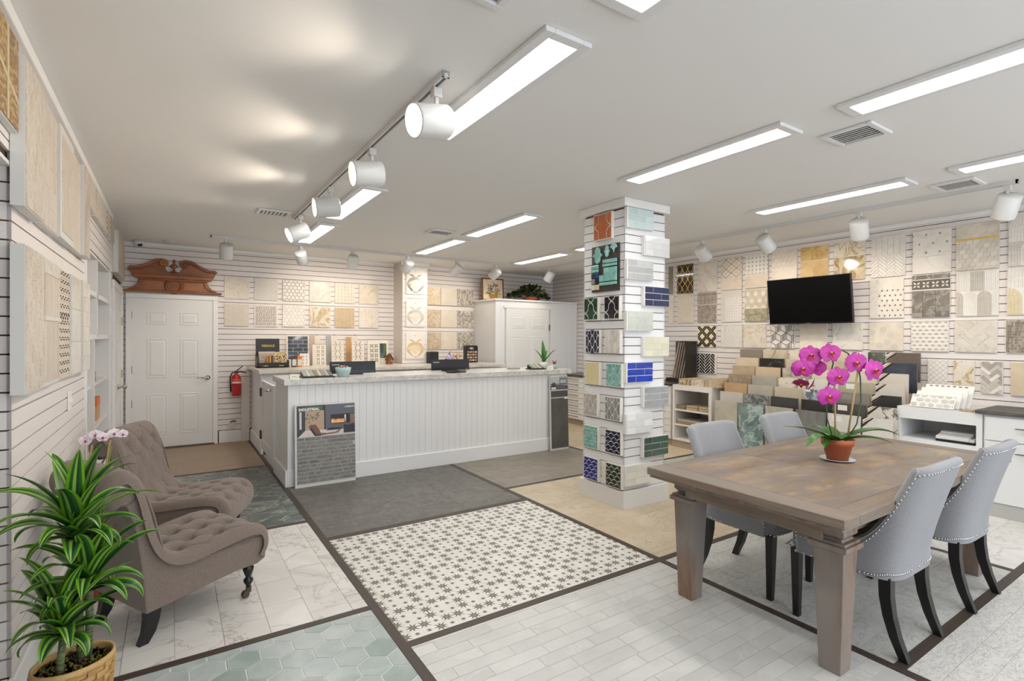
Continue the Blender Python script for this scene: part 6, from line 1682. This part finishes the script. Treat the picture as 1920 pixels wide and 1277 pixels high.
# ================================================================ dining chairs
LIN = cloth('#868688', '#A0A0A3', 420)
NAIL = flat('#C8C8CA', .22, 1)
def make_chair():
    t = thing('dining_chair', 'grey linen dining chair', 'chair', (0, 0, 0), 0, 'grey scoop-back dining chairs')
    # seat cushion, front at +y
    def seat(u, v):
        a = 2 * PI * u
        e = lambda c: math.copysign(abs(c) ** .35, c)
        x = .247 * e(math.cos(a)); y = .018 + .245 * e(math.sin(a))
        prof = [(0.0, .375), (.94, .372), (1.0, .385), (1.0, .445), (.97, .470), (.90, .484), (.6, .497), (0.0, .502)]
        r_, z = prof[int(round(v * (len(prof) - 1)))]
        return (x * r_, .018 + (y - .018) * r_, z)
    MB().grid(seat, 56, 8, cu=True).build('seat', LIN, t)
    A0 = math.radians(108)
    def plan(s):           # outer face in plan: squarish wrap at the back, then straight arms
        a = s * A0
        if abs(a) <= PI / 2:
            p = .42
            return (.262 * math.copysign(abs(math.sin(a)) ** p, a), -.262 * abs(math.cos(a)) ** p)
        k = (abs(a) - PI / 2) / (A0 - PI / 2)
        return (math.copysign(.262, a), .20 * k)
    def ztop(s):
        a = abs(s * A0)
        a1 = math.radians(50)
        zc = .935 - .012 * min(1, a / a1) ** 2
        if a <= a1: return zc
        k = min(1, (a - a1) / (A0 - a1))
        return .485 + (.923 - .485) * ((1 - k) ** 2.2) 
    def skew(x, y, z):
        k = max(0, (z - .44) / .5)
        return (x * (1 + .10 * k), y - .135 * k ** 1.25 - .0, z)
    # finer parameter near the corner
    def outer(s, h, off=0.0):
        x, y = plan(s); zt_ = ztop(s); z = .366 + (zt_ - .366) * h
        n = Vector((x, y if abs(s * A0) <= PI / 2 else 0, 0)); n = n.normalized() if n.length > 0 else Vector((0, -1, 0))
        return skew(x + n.x * off, y + n.y * off, z)
    TH = .052
    def shell(u, v):
        s = 2 * u - 1
        zt_ = ztop(s)
        # v: 0 outer bottom .. outer top .. rounded .. inner bottom
        N = 24; i = v * N
        if i <= 12: return outer(s, i / 12 * (1 - .02 / max(.12, zt_ - .366)), 0)
        if i <= 16:
            k = (i - 12) / 4 * PI
            p = outer(s, 1 - .02 / max(.12, zt_ - .366), -TH / 2 + TH / 2 * math.cos(k))
            return (p[0], p[1], p[2] + .022 * math.sin(k))
        h = 1 - (i - 16) / 8
        zlo = .0
        return outer(s, (1 - .02 / max(.12, zt_ - .366)) * h, -TH)
    b = MB().grid(shell, 145, 25)
    for e in (0, 144):      # close the front ends of the arms
        idx = [e * 25 + j for j in range(25)]
        b.f.append(idx if e else idx[::-1]); b.m.append(0); b.s.append(False)
    b.build('scoop_back', LIN, t)
    # welts along the shell edge
    for sg in (-1, 1):
        MB().tube([outer(sg * s, .985, .001) for s in [.46 + .54 * k / 30 for k in range(31)]], .0035, 6).build('edge_welt', LIN, t)
    nb = MB()
    def nail(p):
        nb.ball(p, .0062, 6, 4)
    for k in range(61): nail(outer(-1 + 2 * k / 60, .05, .001))
    L = 0; prev = None
    for k in range(600):
        s = -1 + 2 * k / 599
        p = Vector(outer(s, 1 - .032 / max(.14, ztop(s) - .366), .001))
        if prev is None or (p - prev).length >= .021:
            nail(p); prev = p
    for sg in (-1, 1):
        for k in range(1, 5): nail((sg * .263, .20, .385 + .022 * k))
    for k in range(18): nail((-.235 + .47 * k / 17, .268 - .012 * (abs(2 * k / 17 - 1) ** 6), .388))
    for sg in (-1, 1):
        for k in range(3): nail((sg * .252, .215 + .02 * k, .388))
    nb.build('nailheads', NAIL, t, kind='stuff')
    for sx in (-1, 1):
        def q4(x, y, z, r): return [(x - r, y - r, z), (x + r, y - r, z), (x + r, y + r, z), (x - r, y + r, z)]
        b = MB(); b.hexa(q4(sx * .215, .215, 0, .016), q4(sx * .215, .218, .375, .024)); b.build('leg', BLACKW, t, bevel=.003)
        b = MB(); pts = [(-.205, .375, .026), (-.207, .28, .025), (-.220, .19, .023), (-.245, .10, .021), (-.285, 0, .018)]
        for (ya, za, ra), (yb, zb, rb) in zip(pts, pts[1:]): b.hexa(q4(sx * .205, yb, zb, rb), q4(sx * .205, ya, za, ra))
        b.build('leg', BLACKW, t)
    return t
CH0 = make_chair()
CH0.location = (3.085, 1.300, 0)
CH0['label'] = 'grey linen scoop-back chair with nailheads at the near table corner, back to the viewer'
for loc, rz, lb in (((3.93, 1.285, 0), 0, 'grey linen scoop-back chair on the near table side, closest to the white drawers'),
                    ((3.125, 1.905, 0), PI, 'grey linen chair across the table, nearer the pillar'), ((3.98, 1.915, 0), PI, 'grey linen chair across the table, nearer the stepped tile rack')):
    c = copy_tree(CH0); c.location = loc; c.rotation_euler = (0, 0, rz); c['label'] = lb

# ================================================================ orchid on the table
OR = thing('potted_orchid', 'magenta orchid in a terracotta pot standing on the dining table', 'plant', (3.47, 1.59, .768))
TER = stone('#A5532F', '#B8643D', 5, rough=.7, vary=0)
MB().lathe([(.0001, 0), (.058, 0), (.080, .088), (.088, .09), (.092, .128), (.084, .128), (.08, .10), (.0001, .10)], n=36).build('pot', TER, OR)
SCR = tag(MB().lathe([(.0001, 0), (.06, 0), (.098, .012), (.096, .014), (.058, .006), (.0001, .006)], n=36).build('saucer', flat('#C4CBD8', .15, coat=.5), None, (3.47, 1.59, .7605)), 'small blue and white saucer under the orchid pot', 'saucer')
random.seed(41); b = MB()
for k in range(130):
    a = random.random() * 6.28; r_ = random.random() ** .5 * .076
    b.ball((r_ * math.cos(a), r_ * math.sin(a), .103 + random.random() * .014), random.uniform(.006, .011), 6, 4, random.randrange(3))
b.build('bark_and_moss', [flat('#7E6A3A', .9), flat('#8F8A42', .9), flat('#5E4A2C', .9)], OR, kind='stuff')
OLF = stone('#2F5A22', '#477A30', 4, rough=.3)
# view-facing frame: r = right of the viewer, t = towards the viewer
vr = Vector((.836, -.548, 0)); vt = Vector((-.548, -.836, 0))
def az_of(a, c): v = vr * a + vt * c; return math.atan2(v.y, v.x)
for a, c, L, W, lf, dr in ((-1, .45, .30, .085, .35, 1.35), (-.7, .5, .19, .07, .2, 1.1), (-1, -.2, .33, .06, .42, .6), (1, .25, .36, .075, .48, 1.15), (1, .5, .30, .05, .3, .95), (.2, -1, .22, .07, .5, .8), (-.3, -.8, .2, .07, .6, .9)):
    leaf(MB(), (0, 0, .11), az_of(a, c), L, W, lf, dr, 12, 0, .22).build('leaf', OLF, OR)
def vp(a, z, c=0): v = vr * a + vt * c; return (v.x, v.y, z)
BAM = flat('#B08F5F', .6); STG = flat('#33502A', .5)
MB().tube([vp(-.012, .10), vp(-.022, .52)], .0055, 8).build('bamboo_stake', BAM, OR)
MB().tube([vp(.058, .10), vp(.125, .56)], .0055, 8).build('bamboo_stake', BAM, OR)
MB().tube([vp(-.02, .10), vp(-.065, .25), vp(-.075, .38), vp(-.045, .53), vp(-.03, .60), vp(-.06, .66), vp(-.14, .66)], .0042, 8).build('flower_stem', STG, OR)
MB().tube([vp(.045, .10), vp(.12, .22), vp(.145, .37), vp(.14, .50), vp(.125, .585), vp(.06, .66), vp(-.02, .70)], .0042, 8).build('flower_stem', STG, OR)
MB().ball(vp(.125, .56, .008), .011, 6, 4).build('green_clip', flat('#3EA04A', .5), OR)
PET = stone('#A81F86', '#C437A4', 9, '#8E1670', 12, .02, .5, .06); PETD = stone('#7E1248', '#9A1C5E', 9, rough=.5, vary=.06); LIPM = flat('#A3122F', .4); YEL = flat('#D9A53A', .5)
def petal(mb, M, L, W, mi, cup=.25, n=6):
    vs = []
    for i in range(n + 1):
        t_ = i / n; w = W * math.sin(PI * (.10 + .86 * t_)) ** .65
        for k in (-1, -.5, 0, .5, 1): vs.append(tuple(M @ Vector((w * k / 2, L * t_, cup * L * (t_ * t_ * .5) - abs(k) ** 2 * W * .08))))
    mb.add(vs, [(5 * i + k, 5 * i + k + 1, 5 * i + 5 + k + 1, 5 * i + 5 + k) for i in range(n) for k in range(4)], mi, True)
def flower(parent, pos, face, s=1, mats=(PET, LIPM, YEL), roll=0):
    z = Vector(face).normalized(); up = Vector((0, 0, 1)); x = up.cross(z).normalized(); y = z.cross(x)
    M = Matrix((x, y, z)).transposed().to_4x4(); M.translation = Vector(pos); M = M @ Matrix.Rotation(roll, 4, 'Z') @ Matrix.Scale(s, 4)
    b = MB()
    for a in (PI / 2 + .0, -PI * .28, PI + PI * .28): petal(b, M @ Matrix.Translation((0, 0, -.003)) @ Matrix.Rotation(a - PI / 2, 4, 'Z'), .047, .040, 0, -.1)
    for a in (.18, PI - .18): petal(b, M @ Matrix.Rotation(a - PI / 2, 4, 'Z'), .052, .066, 0, .12)
    f = b.build('flower', list(mats), parent)
    b = MB(); petal(b, M @ Matrix.Translation((0, -.002, .004)) @ Matrix.Rotation(PI, 4, 'Z') @ Matrix.Rotation(.5, 4, 'X'), .026, .022, 1, .4)
    for a in (.6, PI - .6): petal(b, M @ Matrix.Translation((0, -.003, .005)) @ Matrix.Rotation(a - PI / 2, 4, 'Z') @ Matrix.Rotation(.9, 4, 'X'), .014, .012, 1, .3)
    b.ball(tuple(M @ Vector((0, .002, .009))), .005 * s, 6, 4, 2)
    b.build('lip', list(mats), f, label='dark red lip with a yellow centre')
V = vt
for a, z, c, s, fr in ((-.235, .565, .03, 1.1, (-.2, 1, -.15)), (-.175, .645, .01, 1.12, (-.15, 1, .1)), (-.065, .66, .03, 1.1, (.05, 1, .1)), (-.03, .515, .05, 1.12, (0, 1, -.05)), (-.085, .395, .05, 1.12, (-.05, 1, -.1)),
                      (.085, .60, .04, 1.15, (.1, 1, .05)), (.205, .555, .03, 1.25, (.35, 1, .05)), (.15, .61, .0, 1.0, (.5, .8, .2)), (-.13, .57, -.02, 1.0, (-.5, .6, .3))):
    f_ = vr * fr[0] + vt * fr[1] + Vector((0, 0, fr[2]))
    flower(OR, vp(a, z, c), f_, s * 1.22, roll=random.uniform(-.12, .12))
for a, z, c, s, fr in ((-.235, .47, .01, .9, (-.4, .5, -.8)), (-.16, .46, .0, .9, (.7, .4, -.4)), (-.14, .60, -.03, .9, (.2, -.8, .2))):
    f_ = vr * fr[0] + vt * fr[1] + Vector((0, 0, fr[2])); flower(OR, vp(a, z, c), f_, s, (PETD, LIPM, YEL))
# ================================================================ tufted slipper chairs
TW = cloth('#6C5F57', '#887A70', 380)
def make_slipper(label):
    t = thing('slipper_chair', label, 'armchair', (0, 0, 0), 0, 'brown tufted slipper chairs')
    # upholstery profile, y forward: nose, seat, reclined back, rolled top
    P = [(.085, .215), (.115, .27), (.118, .325), (.100, .375), (.055, .410), (-.03, .422), (-.15, .412), (-.27, .398), (-.36, .395), (-.42, .415), (-.47, .47), (-.505, .56), (-.53, .67), (-.555, .77), (-.59, .84), (-.635, .872), (-.685, .865), (-.728, .825), (-.738, .77), (-.718, .72), (-.68, .70)]
    pts = [Vector((0, y, z)) for y, z in P]
    # resample with a Catmull-Rom curve
    S = []
    for i in range(len(pts) - 1):
        p0, p1, p2, p3 = pts[max(i - 1, 0)], pts[i], pts[i + 1], pts[min(i + 2, len(pts) - 1)]
        for k in range(8):
            u = k / 8
            S.append(.5 * ((2 * p1) + (p2 - p0) * u + (2 * p0 - 5 * p1 + 4 * p2 - p3) * u * u + (3 * p1 - p0 - 3 * p2 + p3) * u ** 3))
    S.append(pts[-1])
    D = [0]
    for a, c in zip(S, S[1:]): D.append(D[-1] + (c - a).length)
    TL = D[-1]; N = 190; Q = []; j = 0
    for i in range(N):
        d = TL * i / (N - 1)
        while j < len(D) - 2 and D[j + 1] < d: j += 1
        Q.append(S[j].lerp(S[j + 1], (d - D[j]) / max(1e-9, D[j + 1] - D[j])))
    HW = .285; du, dv = .18, .165
    u_lo, u_hi = .20, TL - .33
    btn = []
    r_ = 0; u = u_lo
    while u <= u_hi + .01:
        cs = (-1, 0, 1) if r_ % 2 == 0 else (-.5, .5)
        for c in cs: btn.append((u, c * dv * .98))
        u += du * .62; r_ += 1
    def disp(u, x):
        if u < u_lo - .12 or u > u_hi + .14: return 0
        d = 0
        for bu, bx in btn:
            a, c = u - bu, x - bx
            if abs(a) < .12 and abs(c) < .12:
                d -= .030 * math.exp(-((a * a + c * c) / .0009))
                d -= .008 * math.exp(-((a * a + c * c) / .006))
        # creases along the diagonals between buttons
        hu, hv = du * .62, dv * .49
        p = ((u - u_lo) / hu + x / hv) / 2; q = ((u - u_lo) / hu - x / hv) / 2
        for w in (p, q):
            f = abs(w - round(w)) * 2 * min(hu, hv)
            d -= .007 * math.exp(-(f / .007) ** 2)
        k = min(1, max(0, (u - (u_lo - .12)) / .08)) * min(1, max(0, (u_hi + .14 - u) / .08)) * min(1, max(0, (.262 - abs(x)) / .03))
        return d * k
    def surf(a, c):
        i = int(round(a * (N - 1))); p = Q[i]
        n0 = Q[max(0, i - 1)]; n1 = Q[min(N - 1, i + 1)]; tg = (n1 - n0).normalized()
        nr = Vector((0, tg.z, -tg.y)); nr = -nr if nr.z < 0 and i < N * .3 else nr
        # outward normal: left of travel (nose -> roll) in the y-z plane
        nr = Vector((0, -tg.z, tg.y)); nr = -nr
        x = (2 * c - 1)
        e = abs(x); ed = 0
        if e > .84: ed = -.05 * (1 - math.sqrt(max(0, 1 - ((e - .84) / .16) ** 2)))
        X = x * HW
        d = disp(TL * i / (N - 1), X)
        puff = .012 * (1 - e ** 4)
        q = p + nr * (ed + d + puff)
        return (X, q.y, q.z)
    MB().grid(surf, N, 81).build('tufted_cushion', TW, t)
    for k, (bu, bx) in enumerate(btn):
        i = min(N - 2, max(1, int(bu / TL * (N - 1)))); p = Vector(surf(i / (N - 1), (bx / HW + 1) / 2))
        MB().ball(tuple(p), .008, 8, 5).build('button', TW, t)
    # body under the cushion
    body = [(.095, .205), (.045, .185), (-.08, .190), (-.24, .182), (-.40, .168), (-.55, .160), (-.57, .40), (-.595, .58), (-.63, .70), (-.67, .75), (-.70, .78), (-.695, .82), (-.64, .845), (-.595, .815), (-.555, .74), (-.525, .65), (-.50, .545), (-.465, .455), (-.42, .40), (-.36, .372), (-.15, .385), (.03, .392), (.085, .35), (.105, .30)]
    MB().prism(body, lambda u, v, w: (w, u, v), -.262, .262).build('body', TW, t, bevel=.008)
    for sx in (-1, 1):
        pip = [(.10, .30), (.085, .335), (-.03, .345), (-.20, .340), (-.36, .338), (-.42, .36), (-.465, .42), (-.495, .53), (-.52, .64), (-.55, .735), (-.585, .79), (-.635, .81), (-.675, .785), (-.68, .75), (-.66, .725), (-.635, .735)]
        MB().tube([(sx * .266, y, z) for y, z in pip], .005, 6).build('piping', TW, t)
        # rolled end disc
        b = MB().lathe([(.0001, .008), (.05, .007), (.075, 0)], n=24).tf(Matrix.Translation((sx * .262, -.655, .785)) @ Matrix.Rotation(sx * PI / 2, 4, 'Y')); b.build('roll_end', TW, t)
        leg = MB().lathe([(.012, .055), (.014, .07), (.024, .085), (.026, .10), (.015, .112), (.014, .118), (.022, .135), (.030, .16), (.030, .172), (.020, .182), (.026, .19), (.030, .20)], (sx * .225, .01, 0), 20)
        lg = leg.build('leg', BLACKW, t, label='turned black front leg with a caster')
        b = MB().box(-.006, -.012, .022, .006, .016, .058); b.tube([(-.012, -.018, .02), (.012, -.018, .02)], .02, 14); b.tf(Matrix.Translation((sx * .225, .01, 0))); b.build('caster', flat('#5C5046', .4, .6), lg)
        b = MB(); pt = [(-.50, .17, .033), (-.505, .11, .030), (-.518, .05, .026), (-.545, 0, .021)]
        def q4(y, z, r): return [(sx * .215 - r * .8, y - r, z), (sx * .215 + r * .8, y - r, z), (sx * .215 + r * .8, y + r, z), (sx * .215 - r * .8, y + r, z)]
        for (ya, za, ra), (yb, zb, rb) in zip(pt, pt[1:]): b.hexa(q4(yb, zb, rb), q4(ya, za, ra))
        b.build('leg', BLACKW, t)
    return t
SC1 = make_slipper('brown tufted slipper chair nearest the viewer, its side turned to the striped plant')
SC1.location = (.262, 3.561, 0); SC1.rotation_euler = (0, 0, math.radians(28 - 90))
SC2 = copy_tree(SC1); SC2.location = (.325, 4.30, 0); SC2.rotation_euler = (0, 0, math.radians(-24 - 90))
SC2['label'] = 'brown tufted slipper chair farther back, turned towards the white door side of the counter'

# white orchid between the two chair backs
WO = thing('white_orchid', 'white and pink orchid rising between the two brown chair backs', 'plant', (-.385, 3.86, 0))
MB().lathe([(.0001, 0), (.06, 0), (.082, .15), (.09, .16), (.09, .18), (.08, .18), (.0001, .16)], n=28).build('pot', TER, WO)
MB().tube([(-.01, 0, .16), (-.01, 0, .80), (.0, 0, .88)], .005, 6).build('bamboo_stake', BAM, WO)
MB().tube([(.03, 0, .16), (.045, 0, .60), (.085, -.01, .90)], .006, 6).build('bamboo_stake', BAM, WO)
MB().tube([(.03, 0, .16), (.055, -.01, .62), (.09, -.01, .86), (.05, -.01, .91), (-.02, 0, .905)], .004, 6).build('flower_stem', flat('#6E8A3A', .5), WO)
for a, L in ((.5, .2), (1.3, .16), (-1.2, .18)): leaf(MB(), (0, 0, .17), a, L, .06, .5, 1.2).build('leaf', OLF, WO)
WP = (stone('#E3DCDD', '#EFE9E8', 20, '#C98FB4', 14, .03, .5), flat('#B0448E', .5), YEL)
for dx, z, dy, s in ((-.045, .915, 0, .62), (.0, .945, -.01, .62), (.035, .93, -.02, .62), (.085, .945, 0, .62), (.125, .935, .01, .55)):
    flower(WO, (dx + .02, -.04 + dy, z), (.1 + dx, -1, .1), s, WP)

# ================================================================ striped dracaena in a basket
DR = thing('potted_dracaena', 'striped green and yellow dracaena in a woven basket at the lower left', 'plant', (-.305, 2.525, 0), .35)
BSK = [timber('#B58F55', '#CBA670', None, (6, 6, 6)), timber('#9E7840', '#B8935A', None, (6, 6, 6))]
a_, b_ = .122, .102
b = MB(); rows, cols_ = 12, 26
for j in range(rows):
    z0 = .018 + j * .0222; k_ = .82 + .18 * (j / (rows - 1)); k2 = .82 + .18 * ((j + 1) / (rows - 1))
    for i in range(cols_):
        p = .006 if (i + j) % 2 else -.001
        t0, t1 = 2 * PI * i / cols_, 2 * PI * (i + .96) / cols_
        f = lambda t_, kk, off: ((a_ * kk + off) * math.cos(t_), (b_ * kk + off) * math.sin(t_))
        A = [(*f(t0, k_, -.006), z0), (*f(t1, k_, -.006), z0), (*f(t1, k_, p), z0), (*f(t0, k_, p), z0)]
        B = [(*f(t0, k2, -.006), z0 + .021), (*f(t1, k2, -.006), z0 + .021), (*f(t1, k2, p), z0 + .021), (*f(t0, k2, p), z0 + .021)]
        if math.sin((t0 + t1) / 2 + .35) < .35 or math.cos((t0 + t1) / 2 + .35) > .3:
            MB().hexa(A, B).build('basket_weave', random.choice(BSK), DR)
        else: b.hexa(A, B)
b.build('basket_back', BSK[1], DR, kind='stuff')
MB().lathe([(.97, .275), (1.03, .275), (1.045, .29), (1.03, .303), (.97, .303), (.955, .29), (.97, .275)], n=48, sx=a_, sy=b_).build('rim', BSK[0], DR)
MB().lathe([(.0001, .0), (.80, .0), (.96, .275), (.0001, .265)], n=40, sx=a_, sy=b_).build('liner', flat('#4A3B2A', .9), DR)
random.seed(51); b = MB()
def ground(u, v):
    r_ = u * .95; a = 2 * PI * v
    return (a_ * r_ * math.cos(a), b_ * r_ * math.sin(a), .268 + .012 * math.sin(9 * u + 5 * a) * u + random.uniform(-.006, .006))
b.grid(ground, 14, 60, cv=True)
for k in range(420):
    a = random.random() * 6.28; r_ = random.random() ** .5 * .92
    b.ball((a_ * r_ * math.cos(a), b_ * r_ * math.sin(a), .268 + random.random() * .016), random.uniform(.003, .007), 5, 3, random.randrange(1, 4))
b.build('moss', [flat('#4A3A1E', .95), flat('#5E4A22', .95), flat('#6E6A2A', .95), flat('#3E2E18', .95)], DR, kind='stuff')
CANE = stone('#39512C', '#5E7140', 18, '#8C8A68', 14, .06, .6, stretch=(1, 1, 3.5))
RZ = Matrix.Rotation(-.35, 3, 'Z')
def lp(x, y, z): v = RZ @ Vector((x + .305, y - 2.525, 0)); return (v.x, v.y, z)
for pts, r_ in (([lp(-.340, 2.475, .25), lp(-.335, 2.478, .34), lp(-.33, 2.485, .41)], .012), ([lp(-.268, 2.562, .25), lp(-.262, 2.56, .42), lp(-.262, 2.55, .54)], .013), ([lp(-.285, 2.555, .25), lp(-.30, 2.56, .6), lp(-.305, 2.55, .75)], .013)):
    MB().tube(pts, r_, 12).build('cane', CANE, DR)
LM = [flat('#6FA326', .35), flat('#2C5C26', .35), flat('#1D4226', .35), flat('#8FB54A', .35)]
MIX = [0, 1, 3, 2, 1, 0]
random.seed(77)
def rosette(base, n, L, W, up):
    for k in range(n):
        az = k * 2.39996 + random.uniform(-.2, .2); t_ = k / n
        lf = 1.45 - 1.25 * t_ ** .8 + random.uniform(-.12, .12)
        dr = .7 + 1.5 * t_ + random.uniform(-.3, .45)
        l_ = L * (.72 + .4 * math.sin(PI * min(1, t_ + .25))) * random.uniform(.85, 1.1)
        z = base[2] + .07 * (1 - t_)
        m = leaf(MB(), (base[0], base[1], z), az, l_, W * random.uniform(.85, 1.1), lf, dr, 12, MIX, .16, 6, random.uniform(-.35, .35))
        # keep the blades off the slatted wall
        wv = []
        for p in m.v:
            q = RZ.transposed() @ Vector(p); xw = q.x - .305; yw = q.y + 2.525
            if yw > CORN - .02 and xw < XL + .02:
                d = XL + .02 - xw; q.x += d
            p2 = RZ @ Vector((q.x, q.y, 0)); wv.append((p2.x, p2.y, max(p[2], .02)))
        m.v = wv
        m.build('leaf', LM, DR)
rosette(lp(-.305, 2.545, .735), 30, .29, .064, 1)
rosette(lp(-.262, 2.545, .53), 28, .28, .060, 1)
rosette(lp(-.333, 2.487, .40), 24, .26, .056, 1)
